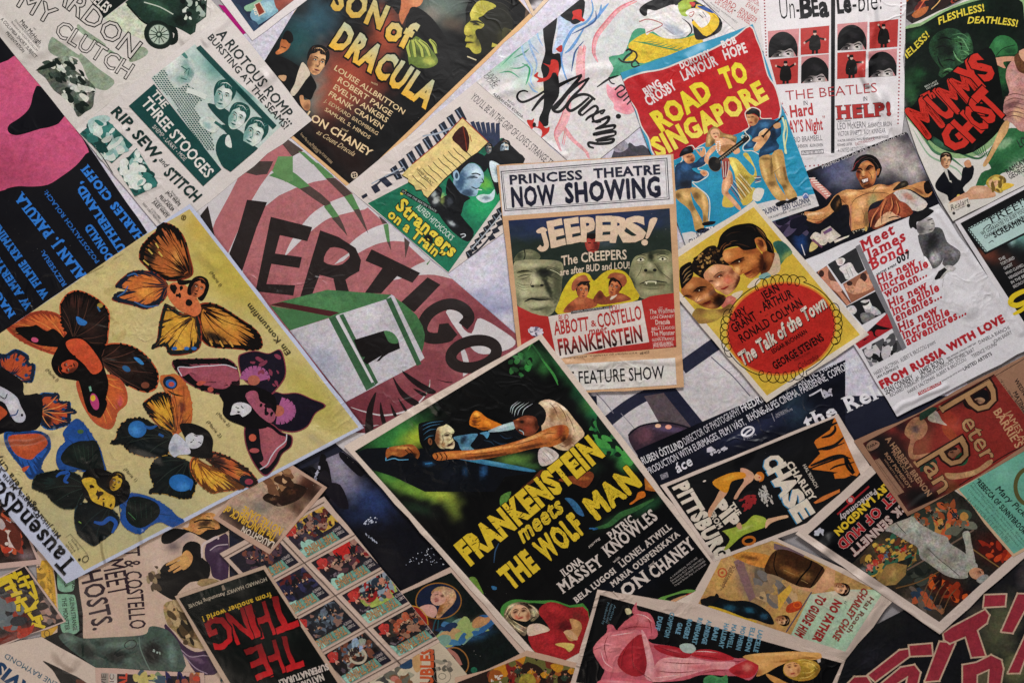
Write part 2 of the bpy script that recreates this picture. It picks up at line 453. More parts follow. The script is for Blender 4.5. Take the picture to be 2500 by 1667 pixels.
# ---------------------------------------------------------------- painted heads
def H(cx, cy, s, ang=0, skin='c08a68', hair='1c1614', shade='70402c', turn=0.0, fem=0, eyes=1, dark='1a1010', lip='7c3a34', hi='e0b898', flip=1):
    """A painted head: s is half the face height in tile units; turn -1..1 looks to one side; ang turns the picture clockwise."""
    a = R(ang)
    def tr(fl):
        o = []
        for i in range(0, len(fl), 2):
            x, y = fl[i] * s * flip, fl[i + 1] * s
            o += [cx + x * math.cos(a) - y * math.sin(a), cy + x * math.sin(a) + y * math.cos(a)]
        return o
    def sp(x, y, rx, ry, h, st): q = tr((x, y)); return (q[0], q[1], rx * s, ry * s, ang, h, st)
    if fem: G(hair, tr((-.85, .75, -1.0, 0, -.85, -.7, -.4, -1.15, .2, -1.2, .8, -.8, 1.0, 0, .9, .9, .5, 1.0, 0, .6, -.5, 1.0)), 3, pa=.4)
    k = turn * .16
    G(skin, tr((-.6, -.5, -.66 + k * .3, 0, -.58, .42, -.34 + k, .82, 0 + k, 1.0, .34 + k, .82, .58, .42, .66 + k * .3, 0, .6, -.5, .3, -.85, -.3, -.85)), 3, res=max(1.6, s * .11 / K),
      spots=[sp(-.5, .3, .35, .8, shade, .75), sp(.22 + k, -.45, .4, .22, hi, .6), sp(.3 + k, .25, .24, .2, hi, .5), sp(k, .78, .3, .13, shade, .45), sp(-.28 + k, -.12, .2, .1, shade, .7), sp(.28 + k, -.12, .2, .1, shade, .6), sp(-.02 + k, .3, .1, .12, shade, .6)])
    G(hair, tr((-.66, .16, -.8, -.4, -.66, -.95, -.15, -1.22, .5, -1.12, .82, -.55, .68, .14, .6, -.12, .56, -.42, .36 + k, -.62, .02 + k, -.6, -.14 + k, -.78, -.36 + k, -.56, -.56, -.36, -.6, -.05)), 3, pa=.45)
    if s > 34:
        L(hi, tr((-.45, -.85, 0, -1.0, .4, -.82)), s * .05, pa=.3, taper=.9)
    if s > 50:
        for t_ in range(6): x = -.55 + t_ * .2; L(shade, tr((x, -.62, x - .03, -.85, x + .12, -1.04)), s * .035, pa=.4, taper=.9)
        L(hi, tr((k * 2 + .04, -.15, k * 2 + .1, .2)), s * .06, pa=.3, taper=.9)
    if eyes:
        for ex in (-.27, .27):
            x = ex + k * 1.6
            L(dark, tr((x - .17, -.24, x, -.3, x + .17, -.23)), s * .09, taper=.6)
            G(dark, tr((x - .14, -.1, x, -.17, x + .14, -.09, x, -.03)), 2, pa=0)
            if s > 60: E('cfc8b8', *tr((x - .07, -.085)), s * .035, s * .03, n=8, pa=0); E('cfc8b8', *tr((x + .07, -.085)), s * .035, s * .03, n=8, pa=0)
        n = k * 2.2
        L(shade, tr((n - .04, -.1, n + .06, .2, n - .06, .3)), s * .06)
        L(dark, tr((n - .1, .34, n + .08, .34)), s * .05)
        G(lip, tr((n - .22, .58, n - .06, .53, n + .06, .53, n + .22, .57, n, .67)), 2, pa=.1)
        L(dark, tr((n - .2, .58, n, .6, n + .2, .57)), s * .035, taper=.5)

def shrink(fl, hx, hy, k):
    return [(v - (hx, hy)[i % 2]) * k + (hx, hy)[i % 2] for i, v in enumerate(fl)]
def wing(fl, hx, hy, rim, dark, fill, k=.84, veins=7, spots=None, vcol=None, rimk=1.05, vw=6):
    """One butterfly wing: coloured rim, dark edge, coloured field and veins running out from the body."""
    c = np.array(fl).reshape(-1, 2).mean(0)
    G(rim, shrink(fl, c[0], c[1], rimk), 3, pa=.3); G(dark, fl, 3, pa=.4)
    if fill:
        cx, cy = c[0] * .75 + hx * .25, c[1] * .75 + hy * .25
        G(fill, shrink(fl, cx, cy, k), 3, spots, res=5, pa=.45)
    q = np.array(fl).reshape(-1, 2); n = len(q)
    cur['dzk'] = .25
    if fill and veins:
        rd = random.Random(int(hx * 7 + hy)); qs = smooth_pts(q, 3)
        for i in range(0, len(qs)):
            p = qs[i]; d = np.array((hx, hy)) - p; ln = np.linalg.norm(d)
            if ln < 90 or rd.random() < .25: continue
            e = d / ln; t = np.array((-e[1], e[0])); l_ = rd.uniform(.14, .42) * ln; w_ = rd.uniform(8, 18)
            G(dark, [*(p + t * w_), *(p + e * l_ * .6 + t * w_ * .5), *(p + e * l_), *(p + e * l_ * .6 - t * w_ * .5), *(p - t * w_)], 1, pa=.4)
        for i in range(18):
            p = qs[rd.randrange(len(qs))]; d = p - (hx, hy); e = d / max(np.linalg.norm(d), 1)
            a0 = np.array((hx, hy)) + d * .12; b0 = np.array((hx, hy)) + d * rd.uniform(.35, .6)
            L(dark, (a0[0], a0[1], *(a0 + (b0 - a0) * .5 + np.array((-e[1], e[0])) * rd.uniform(-8, 8)), b0[0], b0[1]), rd.uniform(10, 22), taper=-.85, pa=.4)
    for i in range(veins):
        p = q[int((i + .5) * n / veins) % n]; d = p - (hx, hy)
        if d @ (c - (hx, hy)) < 0: continue
        m = np.array((hx, hy)) + d * .5 + np.array((-d[1], d[0])) * .05
        e = np.array((hx, hy)) + d * .92
        L(vcol or dark, (hx, hy, m[0], m[1], e[0], e[1]), vw, taper=.6, pa=.3)
    cur['dzk'] = 1.0

def mini(x, y, s, ang, coat, skin='a9785c', hair='1a1210', legs=None):
    """A small printed person: legs, coat, arms, head and hair."""
    a = R(ang)
    tr = lambda fl: [w for i in range(0, len(fl), 2) for w in (x + fl[i] * s * math.cos(a) - fl[i + 1] * s * math.sin(a), y + fl[i] * s * math.sin(a) + fl[i + 1] * s * math.cos(a))]
    cur['dzk'] = .3
    if legs: L(legs, tr((-.22, .7, -.25, 1.2, -.3, 1.7)), s * .34, pa=.3); L(legs, tr((.2, .7, .25, 1.2, .32, 1.7)), s * .34, pa=.3)
    G(coat, tr((-.5, -.2, -.2, -.42, .2, -.42, .5, -.2, .46, .8, 0, .95, -.46, .8)), 1, pa=.6)
    L(coat, tr((-.45, -.1, -.75, .3, -.5, .6)), s * .24, pa=.5); L(coat, tr((.45, -.1, .8, .1, .95, -.2)), s * .24, pa=.5)
    L('c9bdae', tr((0, -.35, 0, .1)), s * .12, taper=.8); E(skin, *tr((.95, -.28)), s * .12, n=7); E(skin, *tr((0, -.72)), s * .27, s * .34, ang, n=12, pa=.4)
    E(hair, *tr((-.03, -.95)), s * .29, s * .18, ang, n=10); L(hair, tr((-.1, -.72, .12, -.72)), s * .06); L('5a2420', tr((-.06, -.54, .1, -.54)), s * .05)
    cur['dzk'] = 1.0
# ================================================================ the wall of paper, bottom sheets first
tile(0,0)
poster('wall', 'grey board that all the posters are pasted on', 'wall', (-1500,-1500,10000,-1500,10000,7200,-1500,7200), '8a8688', 0, 1, group=None, kind='structure', sheet_part='board')

# ---- large landscape photograph lying underneath
tile(3,2)
poster('photo_poster', 'very large pale photo sheet lying underneath, with white credit capitals on dark blue', 'poster', (-4200,3690,1900,500,-300,-4600,-6400,-1410), '1a1c2a', 1, 2, group='film posters pasted over each other', rough=.36)
part('photograph')
tile(1,1)
F('b9b5c0', (-2400,-2200,6200,-2200,6200,1900,-2400,1900), [(2000,1100,260,190,30,'4a5484',.6),(1900,950,300,120,25,'d2ced6',.8),(2150,1330,200,60,30,'e0dcdc',.6),(3400,1850,400,60,-35,'22243c',.6)], 40, pa=.35)
tile(2,0)
G('46434a', (980,1300,1030,1190,1090,1230,1130,1170,1180,1200,1240,1190,1290,1230,1330,1260,1340,1400,960,1400), 2, pa=.6)
G('8d8790', (1000,1230,1040,1140,1100,1160,1120,1210,1060,1250), 2, pa=.5)
tile(2,2)
F('b4aeb0', (780,-700,2700,-700,2700,540,900,1160), [(1480,660,190,200,-32,'cac4c4',.6),(1900,300,260,200,20,'c6c0c2',.7),(2050,-250,160,160,0,'8a90a8',.6)], 40, pa=.3)
L('2a2c40', (1560,330,1700,230,1880,110,2250,-80), 110, pa=.3)
L('26283c', (960,760,1100,650,1250,560,1400,500,1560,420), 95, pa=.3)
G('55494e', (1250,560,1430,530,1690,790,1640,900,1380,790), 0, pa=.5)
L('23253a', (1440,490,1560,640,1740,860), 100, pa=.3)
L('5c5a66', (1800,240,1900,330,1980,400,2120,560), 9); L('6a6670', (860,540,920,600,1000,700), 8); L('7a7680',(1060,700,1150,800,1200,870),6)
G('3a2c38', (1120,880,1220,800,1400,770,1540,800,1680,850,1600,960,1400,1010,1280,1120,1180,1020), 2, spots=[(1250,880,90,80,-20,'6e4650',.8),(1450,830,160,30,5,'5a4a68',.8)], pa=.4)
E('e0b090',1365,803,24,16); E('d89880',1450,812,26,18); L('1e1c28',(1120,880,1220,805,1400,775,1560,800,1660,840),14)
F('161827', (1180,1005,2900,262,2900,1500,1450,1700), [(1500,900,200,90,-24,'0c0c14',.8),(2500,650,120,160,10,'2e4856',.7),(2150,830,400,60,-24,'2c3250',.7),(2800,500,300,60,-24,'12141f',.8)], 40, pa=.3)
tile(1,2)
F('15151e', (350,1200,1300,800,2100,2900,600,2900), [(760,1150,130,260,-30,'8f8a9a',.95),(690,1330,90,80,0,'4c3c48',.6),(850,1300,190,70,20,'7d788c',.7),(1050,1430,190,130,30,'26396a',.9),(900,1550,150,70,10,'1d2a4e',.7)], 60, pa=.5)
G('17151c', (770,1060,800,1020,970,1170,970,1200,920,1210), 1)
M((420,1060,740,990,760,1350,640,1380),['120f16','1c1822'],10,60,3,2.5,70)
part('credit_line')
tile(2,2)
T('RUBEN ÖSTLUND',1245,1120,1580,975,62,'cfccd0',b=.008); T('DIRECTOR OF PHOTOGRAPHY',1592,960,2050,700,62,'b7b4ba',b=-.004); T('FREDRIK WENZEL',2060,690,2500,470,62,'cfccd0',b=.008)
T('PRODUCTION WITH EURIMAGES, FILM I VÄST,',1290,1205,2090,790,58,'c4c1c8',b=.002); T('RHÔNE-ALPES CINÉMA, PARISIENNE, COPRODUCTION',2115,770,3090,250,62,'c6c3c9',b=.004)
T('ARCTIC MURK, RUNE',2520,490,2960,215,58,'c6c3c9')
T('áce',1525,1190,1650,1120,80,'c9c5cc',b=.02,sh=.15)
T('the Release',2590,838,3520,415,118,'cfccd0',b=.03,serif=.06)
T('Rhône',2935,400,3090,330,50,'aaa7b2')
part('logo')
ring('c9c6cc',2100,850,52,34,16,-25); L('c9c6cc',(2060,890,2100,850,2130,830),14); TT([('FILM',2070,920,2170,880)],16,'8d8a94')
part('logo'); G('b5b2ba',(1765,985,1800,970,1840,1000,1800,1020,1765,1020)); M((1790,1030,1930,970,1945,990,1800,1050),['b5b2ba'],16,9,4,2,-25,0)
part('logo'); L('c0bdc4',(2610,555,2640,540,2700,505,2720,560),13,0); M((2720,530,2790,500,2790,560,2730,570),['aaa7b0'],12,12,5)
part('credit_line'); TT([('NORDIC',2335,720,2430,675),('FILM INSTITUTE',2335,740,2470,672)],17,'9a97a0')
part('logo'); G('7d7a82',(1380,1205,1440,1180,1452,1220,1395,1245)); ring('3a3842',1416,1213,20,16,5)
L('8e8b94',(2295,700,2320,765),5)
part('scuff_marks')
tile(1,3)
M((950,250,1060,190,1100,240,980,270),['aab0c0'],26,5,7,2,-30,0); M((980,330,1080,420,1090,430,990,360),['9aa0b0'],16,5,8,2,50,0)
M((1370,500,1640,430,1660,600,1300,600),['8a90a0','c0c4cc'],46,4,9,2,None,0); tile(1,2); M((560,1240,600,1130,612,1140,575,1250),['a0a0b0'],30,6,10,2,70,0)

# ---- small car picture, magenta strip, scraps along the top edge
tile(0,0)
poster('paper_strip', 'narrow magenta strip of paper beside the small car picture', 'paper strip', (1790,40,1985,290,2025,270,1880,60), '8f0f5e', 2, 3, group=None)
poster('film_poster', 'white bordered car picture cut off by the top edge, with a rusty number plate', 'poster', (1640,-198,2068,335,2560,-30,2130,-560), 'c3bcba', 3, 4)
part('picture')
clip((1810,-110,2080,262,2440,-20,2160,-500))
F('1e2a44', (1700,-400,2600,-400,2600,350,1700,350), [(2290,30,120,90,-35,'8d4536',.95),(2390,-10,60,60,-35,'a4574a',.8),(1850,40,60,60,0,'2c4a5a',.6)], 50)
part('printed_car'); G('7ba083', (2000,60,2080,20,2160,-30,2280,-90,2300,-30,2060,95), 1); G('6d95a4', (2050,120,2120,30,2220,-30,2260,60,2280,90,2250,120,2120,205,2090,190), 2, spots=[(2200,60,60,60,-35,'9dbcc0',.8),(2140,180,60,30,-35,'3f6478',.7)])
G('22364c', (1870,60,1960,40,2060,180,2110,215,2080,260,1960,170), 2); G('283f5a',(2020,190,2080,170,2120,215,2090,260),2)
sub('number_plate'); G('b9b0a0',(2080,40,2130,15,2180,105,2120,140)); G('823524',(2090,43,2126,24,2168,102,2124,128)); T('STAR',2118,118,2095,60,26,'d9c8b0',b=.02); clip()
tile(2,0)
poster('paper_scrap', 'small black and white scrap at the top edge above the red shoe poster', 'paper scrap', (150,-260,420,-330,560,-90,340,140), 'c9b298', 3, 5)
part('picture'); F('3a3536',(190,-240,400,-260,500,-80,345,95),[(380,40,60,40,-30,'b9b4b6',1),(330,60,30,20,0,'d0ccce',.8)],30)
tile(3,0)
poster('paper_scrap', 'dark red and black scrap poking out above the green horror poster', 'paper scrap', (1360,-200,1900,-200,1830,0,1437,192,1385,150), '1a1010', 3, 6)
part('picture'); M((1390,-120,1850,-120,1760,30,1400,150),['5c1b18','8a3020','2a1010','140c0c','a0582c'],34,40,5,3,-50)
L('c05a3a',(1480,90,1540,0,1600,-60),9); L('d0a060',(1590,80,1650,20,1700,-60),7)

# ---- black and pink sheet with blue lettering
tile(0,1)
poster('film_poster', 'black and pink sheet with bright blue serif names', 'poster', (-1400,-2200,-700,-2200,1300,690,1300,2400,-1400,2400), '0b0b10', 2, 7)
part('pink_shape')
tile(0,0)
G('b54d70', (-400,560,0,520,130,455,180,515,330,700,300,705,270,780,252,860,215,920,150,975,80,1020,62,1060,80,1095,130,1110,200,1098,330,1058,400,1045,480,1015,560,960,720,1220,700,1265,620,1360,500,1450,390,1515,260,1530,150,1527,60,1545,0,1568,-400,1650), 1, spots=[(-50,1400,500,260,0,'a03f5c',.7),(200,620,200,120,0,'b9526e',.5)], res=9, pa=.12)
part('lettering_line')
tile(0,1); kl=dict(serif=.085,b=.05,pa=.1)
T('CHARLES CIOFFI',1232,662,722,15,66,'2b6fc0',**kl)
T('SUTHERLAND,',1062,742,668,148,66,'2b6fc0',**kl); T('DONALD',925,760,745,490,62,'2b6fc0',**kl)
T('POZOSTALYCH ROLACH:',815,795,385,215,36,'2863ae',serif=.05,b=.02)
T('ALAN J. PAKULA',705,905,185,240,78,'2b6fc0',**kl); T('REZYSERIA:',545,985,360,705,38,'2863ae',serif=.05,b=.02)
T('W FILMIE KRYMINALNYM',400,1070,-150,290,62,'2b6fc0',**kl); T('W AMERYKANSKIM',260,1160,-200,480,62,'2b6fc0',**kl); T('NAGRODA',120,1225,-180,790,56,'2b6fc0',**kl)

# ---- the vampire film
tile(1,0)
poster('film_poster', 'black poster with a red glow, dripping yellow title letters and a grasping hand', 'poster', (870,1567,-20,790,205,572,212,520,248,470,240,430,290,325,325,262,372,232,378,130,420,70,480,30,560,-20,700,-300,1900,-420,2352,138), 'c39c6f', 2, 8)
part('painted_backdrop')
clip((868,1525,-20,765,600,-350,1900,-380,2330,110))
F('0d0b0d', (100,-100,2450,-100,2450,1600,100,1600), [(560,180,250,240,20,'1f4250',.95),(430,360,160,190,0,'1d4a4c',.9),(520,120,170,120,20,'27505e',.6),(600,720,110,260,10,'5d7f7e',.9),(570,880,60,90,0,'8a9a8c',.5),
 (860,620,300,230,40,'94402e',.95),(1150,280,150,260,0,'98442e',.95),(720,820,150,200,30,'a04a34',.8),(1000,720,180,120,-40,'7a3526',.5),(1600,40,260,190,0,'5d6b62',.95),(1520,120,90,70,0,'87766c',.6),(1700,200,110,60,20,'5c4a3c',.7),(700,1100,230,140,40,'3a1710',.7),(880,1330,260,160,45,'2a120c',.8),(2270,130,60,120,10,'8a6c56',.7),(440,60,100,90,0,'101416',.8)], 110, pa=.2)
part('printed_figure','woman in shadow, only her orange neck and jaw lit')
G('a5603c',(1262,-20,1440,-20,1436,40,1380,70,1330,110,1290,190,1275,195,1255,120),2,spots=[(1400,20,60,50,0,'c98a62',.8)]); G('100d10',(1255,120,1200,60,1120,-20,1265,-30),1); G('100c0e',(1330,120,1360,60,1440,80,1560,190,1680,400,1680,560,1560,560,1500,330,1350,280,1310,200),1,pa=.1)
part('printed_figure','man in a black coat and white shirt leaning in from the left')
G('0e0d10',(205,560,245,470,330,480,430,540,520,600,580,700,560,760,530,820,470,800,420,860,330,760,240,620),2,pa=.1); G('b7aa97',(470,512,528,600,490,660,400,785,365,760,400,690,420,620,440,560),1); G('b08a66',(265,625,330,620,325,660,300,665),1)
G('b08058',(442,790,470,785,480,820,520,820,530,850,520,905,480,900,450,850),2,spots=[(500,880,30,30,0,'6c4028',.7)])
sub('head'); H(580,505,112,18,'b98a60','0f0c0c','5a3420',turn=.6,hi='d8b080')
part('printed_figure','man at the far left edge seen half in shadow'); G('9c5a30',(300,320,350,330,365,370,330,420,260,450,245,430,275,400,285,350),2,spots=[(290,420,40,30,0,'c8804a',.7)]); G('15100e',(300,320,330,255,375,270,390,330,360,360,330,330),2); L('2a1510',(290,385,330,395),7)
part('printed_figure','large male head in profile, lit yellow green from one side')
G('0c0b0c',(1840,-20,2250,-20,2290,120,2240,300,2120,500,1960,520,1700,560,1690,400,1800,330),1,pa=.15)
cur['hard']=.25; sub('face'); G('1d1c0e',(1838,110,1895,20,1960,0,2080,20,2170,120,2190,260,2150,360,2060,400,1960,450,1880,450,1830,395,1795,335,1800,280,1795,215),1,pa=.3,spots=[(2100,300,50,70,0,'36341a',.8)])
G('a09838',(1895,20,1960,8,2035,36,2048,62,1985,92,1945,130,1905,150,1925,176,1955,205,1930,236,1900,240,1880,262,1890,300,1915,345,1930,400,1920,436,1870,440,1830,395,1802,388,1814,352,1796,336,1806,300,1790,272,1797,215,1845,165,1838,110),1,spots=[(1855,90,36,60,0,'c9bc58',.9),(1815,245,22,30,0,'c4b750',.8),(1880,190,44,14,20,'1a180a',.95),(1905,330,30,70,0,'4a4820',.85),(1850,300,26,20,0,'5a5626',.7),(1822,350,36,9,0,'2a1c0c',.95),(1850,415,30,18,0,'b0a548',.7),(1960,70,40,30,0,'8a8234',.6)],res=3)
for q,w in [((1838,182,1890,176,1945,196),13),((1860,208,1890,200,1915,210),9),((1796,292,1825,300,1850,292),7),((1806,352,1835,350,1870,356),7),((1890,250,1900,290,1895,330),6)]: L('120f07',q,w,taper=.5)
G('3c3a1c',(2105,240,2150,235,2185,270,2180,330,2140,375,2105,360),1,spots=[(2150,300,16,36,0,'17160b',.9)],pa=.4); L('a8a040',(2170,245,2198,300,2150,360,2085,384),8,taper=.8)
for q in [(1990,20,2100,30,2200,110),(2020,60,2120,90,2210,190),(1960,0,2090,-10,2220,60)]: L('2c2a22',q,8,taper=.9,pa=.5)
G('a59c40',(2020,352,2085,378,2015,390)); L('b9ae8c',(1815,465,1890,495),10); cur['hard']=.45
part('painted_hand'); 
for q in [(1330,400,1360,320,1400,300,1480,360,1560,460,1570,520,1500,560,1400,555,1340,530),]: G('57692a',q,2,spots=[(1500,500,70,40,20,'a9ae4c',.8),(1430,440,60,30,30,'2c3616',.6)])
for q in [(1345,470,1330,380,1340,330),(1390,470,1380,370,1365,320),(1450,470,1440,390,1385,325),(1510,460,1480,380,1420,330),(1560,440,1545,370,1505,325)]: L('98a048',q,34,taper=.5); L('3a441c',[t+ (12 if i%2==0 else 4) for i,t in enumerate(q)],9,taper=.6)
part('title')
T('SON',700,62,1098,235,185,'b7913a',b=.045,col2='a8a070',ol='0c0a0a',ow=.055,rough=.018); T('of',1130,300,1318,398,205,'c79c38',b=.045,col2='aba781',ol='0c0a0a',ow=.05,rough=.018); T('DRACULA',695,372,1470,880,205,'cf9f35',b=.05,col2='a6a88a',ol='0c0a0a',ow=.055,rough=.02)
part('cast_name')
TT([('LOUISE ALLBRITTON',722,572,1288,940),('ROBERT PAIGE',750,666,1185,955),('EVELYN ANKERS',715,727,1150,1008),('FRANK CRAVEN',676,783,1110,1062)],42,'c3ab82',b=.012)
TT([('J. EDWARD BROMBERG',640,834,1075,1112),('SAMUEL S. HINDS',645,908,1010,1143)],30,'bfa67e',b=.01); T('LON CHANEY',490,962,1012,1285,60,'cdb48c',b=.02)
T('as Count Dracula',575,1093,880,1282,42,'b9a07a',sh=.35); T('with',1020,680,1075,705,20,'b9a07a',sh=.3); T('and',780,1060,830,1085,20,'b9a07a',sh=.3)
T('Screen Play by ERIC TAYLOR',445,1100,580,1260,20,'a58e6e'); T('Produced by FORD BEEBE',540,1190,700,1345,20,'a58e6e')
part('logo'); E('b9a890',890,1437,28); 
for a in range(4): E('120c0c',890+13*math.cos(a*1.57+.6),1437+13*math.sin(a*1.57+.6),8)
clip()

# ---- railway thriller
tile(1,1)
poster('film_poster', 'green poster with a yellow title, railway tracks and a red outlined cream note', 'poster', (1660,895,2764,85,1890,-673,820,187), 'bdb3ae', 3, 9)
part('green_panel'); 
G('17684c',(1000,325,1340,150,2100,-213,2290,-40,2125,240,1660,890),0,spots=[(1950,320,160,160,0,'1f9a5c',.8),(1130,330,120,90,0,'0f5a44',.6),(1960,160,70,60,0,'6aa83a',.8),(1620,300,40,50,0,'b9c860',.9),(1990,-130,90,60,0,'0e3c2c',.6)],res=7)
part('railway_track')
for i in range(9):
    x=1190+i*66; y=60-i*60
    G('1e2636',(x-10,y-15,x+40,y-50,x+95,y+60,x+45,y+75),0,pa=.5); L('7a8698',(x+10,y-20,x+60,y+55),8)
L('2a3040',(1050,190,1150,110,1290,60),16); L('8f98a4',(1030,165,1160,95,1300,25),10); L('8f98a4',(1450,-225,1580,-250,1700,-300),14)
for q in [(1025,190,1070,160,1105,220,1060,245),(1090,130,1140,105,1205,170,1160,195),(945,265,990,240,1000,265,960,290)]: G('23283a',q)
for i in range(6): G('26304a',(1840+i*42,-340+i*2,1870+i*42,-350+i*3,1935+i*30,-190+i*12,1910+i*26,-180+i*10),0,pa=.6)
part('railway_track')
for i in range(9):
    x=1800+i*36; y=745-i*50
    G('161a24',(x,y-20,x+42,y-45,x+66,y+5,x+18,y+32),0,pa=.3); L('6a7480',(x+14,y-18,x+38,y+14),7)
L('2a2e38',(1830,770,1960,650,2130,430),14); L('9aa0a6',(1850,700,1990,540,2110,390),10); 
for i in range(4): x=1980+i*34; y=600-i*58; G('202634',(x,y,x+45,y-25,x+70,y+10,x+22,y+34))
part('photo_figures')
F('15171c',(2110,-213,2290,-40,2060,260,1950,-60),None)
sub('head','young man seen from the side, printed in blue'); G('86a2b6',(1735,70,1790,10,1880,0,1940,60,1952,110,1940,150,1915,190,1900,240,1880,265,1800,262,1740,225,1700,150),2,spots=[(1760,140,50,110,10,'24405e',.85),(1890,80,50,60,0,'c4d6e0',.9),(1850,110,40,14,-10,'1c2c3c',.8),(1880,240,30,30,0,'9dbcd0',.6),(1820,240,60,40,0,'1c3048',.8)]); G('10141c',(1690,110,1680,20,1740,-60,1850,-100,1960,-60,1985,20,1950,70,1920,20,1850,-10,1790,30,1760,70,1740,120),2,pa=.4); E('8aa6bc',1725,95,26,45,-10); E('2c4258',1728,98,13,26); L('10161e',(1850,85,1890,80,1925,95),10); L('10161e',(1860,110,1900,115),9); L('1c2c3c',(1935,120,1950,150,1920,155),7); L('1c1c24',(1850,190,1890,205,1915,195),8); L('d8dce0',(1895,210,1935,215),6)
sub('collar'); G('0d1016',(1660,120,1700,160,1760,240,1840,280,1790,320,1760,420,1700,330,1640,240),1)
sub('couple'); G('11151a',(1500,240,1560,180,1610,210,1600,280,1640,260,1700,250,1750,300,1740,380,1800,470,1870,560,1820,640,1700,560,1620,470,1580,410,1560,400,1490,300),1,spots=[(1540,250,30,30,0,'a0a8a8',.9),(1560,300,30,40,20,'c6cac8',.8),(1670,310,30,40,0,'3a3f46',.9),(1690,490,40,20,30,'a8b0b4',.9),(1610,300,20,40,0,'9cae50',.6)],res=3); L('b9c0c4',(1760,580,1790,575,1800,590,1770,605),7)
sub('figure','second man in a dark suit with pale gloves'); H(2120,-130,55,10,'9fb0ba','0e1014','3a4a54'); G('c0ccd0',(2000,-20,2070,0,2120,60,2110,130,2040,150,2010,80),2,spots=[(2060,60,30,40,0,'5a6a74',.7)]); G('b9c9cc',(1890,270,1940,250,2000,250,2040,210,2030,290,1960,320,1910,300),2,spots=[(1970,280,40,20,0,'4e626a',.7)])
G('0c0e12',(2060,-90,2180,-110,2290,-40,2200,70,2120,-10),1); H(1990,-120,40,5,'5a6468','0c0e10','20282c')
part('cream_note'); q=(1775,-378,1985,-178,1900,-95,1845,-60,1700,60,1620,130,1490,278,1460,255,1440,210,1395,215,1380,180,1330,145,1330,120,1278,90,1370,0,1600,-190)
G('16100c',[t+ (0 if i%2==0 else 10) for i,t in enumerate(q)],0); G('cbb577',q,0,spots=[(1450,200,120,60,-40,'b9a468',.6)]); L('8c3020',q[-4:]+q[:4],8,0)
for i in range(10):
    x=1365+i*42; y=95-i*28
    L('2c2418',(x,y,x+40,y+45,x+75,y+70,x+120,y+115),7,taper=.3)
T('WARNER BROS. PICT',1395,45,1525,170,20,'1a140e',b=.02)
G('3c1410',(1690,-215,1780,-310,1832,-215,1815,-95,1745,-150),1,pa=.6); L('7a2c18',(1780,-305,1800,-200,1812,-105),8); L('8a4020',(1835,-240,1850,-180),16,taper=.6)
part('title'); T('“',1285,300,1335,285,70,'c9b43a',b=.02); T('Strangers',1228,362,1680,765,104,'c9b43c',b=.035,ol='14140c',ow=.045,sh=-.05); T('on a Train”',1160,430,1590,795,78,'c9b43c',b=.035,ol='14140c',ow=.045,sh=-.05)
part('credit_line'); T('ALFRED HITCHCOCK’S',1392,362,1680,632,48,'b9c8bc',b=.005); G('111416',(1285,205,1585,385,1565,410,1268,232)); T('IT’S OFF THE BEATEN TRACK',1278,233,1560,400,17,'9fa8a4')
part('tagline'); T('YOU’LL BE IN THE GRIP OF LOVE’S STRANGE TRIP!',1838,-535,2520,55,62,'4a484c',b=-.006)
# ---- swirl poster
tile(1,1)
poster('film_poster', 'pink and white swirl poster with heavy black hand-drawn capitals', 'poster', (140,-398,2330,1494,1256,2739,-934,847), 'b3aeb0', 4, 10, bump=1.3)
cur['pa']=.16
part('swirl')
P_='9d5f62'
G(P_,(740,118,560,148,400,202,270,262,160,350,60,480,0,640,-30,800,-20,920,-20,1400,400,2000,900,2200,2300,2300,2400,1500,1700,935,1550,870),0,spots=[(900,2000,900,420,20,'6b2f38',1),(1900,1300,520,330,40,'7a3b42',.95),(1500,1750,300,400,0,'74363e',.8),(250,1080,240,120,0,'8a4a50',.6)],res=12)
G(P_,(-560,1400,-260,720,-300,620,-250,470,-130,250,-20,30,90,-63,240,-153,345,-193,470,-103,330,-43,200,70,120,180,0,380,-60,540,-140,720,-400,1200),0,pa=.2)
part('white_stripes'); WH='bab5b6'
G(WH,(1000,358,870,395,700,440,600,500,500,585,400,680,335,745,325,735,380,620,470,490,560,395,700,310,870,250,930,255),1,pa=.1)
G(WH,(1200,488,1080,510,960,570,860,650,780,740,722,822,735,824,830,780,930,728,1000,690,1100,650,1220,632,1350,638,1280,540),1,pa=.1)
G(WH,(1540,788,1420,820,1330,870,1260,910,1195,952,1250,945,1400,915,1550,910,1720,945,1640,860),1,pa=.1)
G(WH,(1640,1215,1740,1210,1780,1250,1770,1330,1850,1390,1900,1270,1980,1290,2080,1350,2210,1450,2150,1520,1950,1560,1830,1490),1,pa=.1)
G(WH,(1760,1510,1800,1530,1830,1640,1790,1640),1); tile(1,2); G(WH,(1780,360,1840,360,1790,395,1780,400),0)
L(WH,(860,650,950,680,1100,715,1230,705,1350,665,1440,590,1500,500,1510,425),14,taper=.8); L('a9a2a6',(930,790,1020,805,1090,795),10,taper=.7)
G('5d7a54',(1500,470,1512,430,1495,520,1470,560),0)
part('green_swirl'); tile(1,1); GR='4f7a4a'; DK='4b3c38'
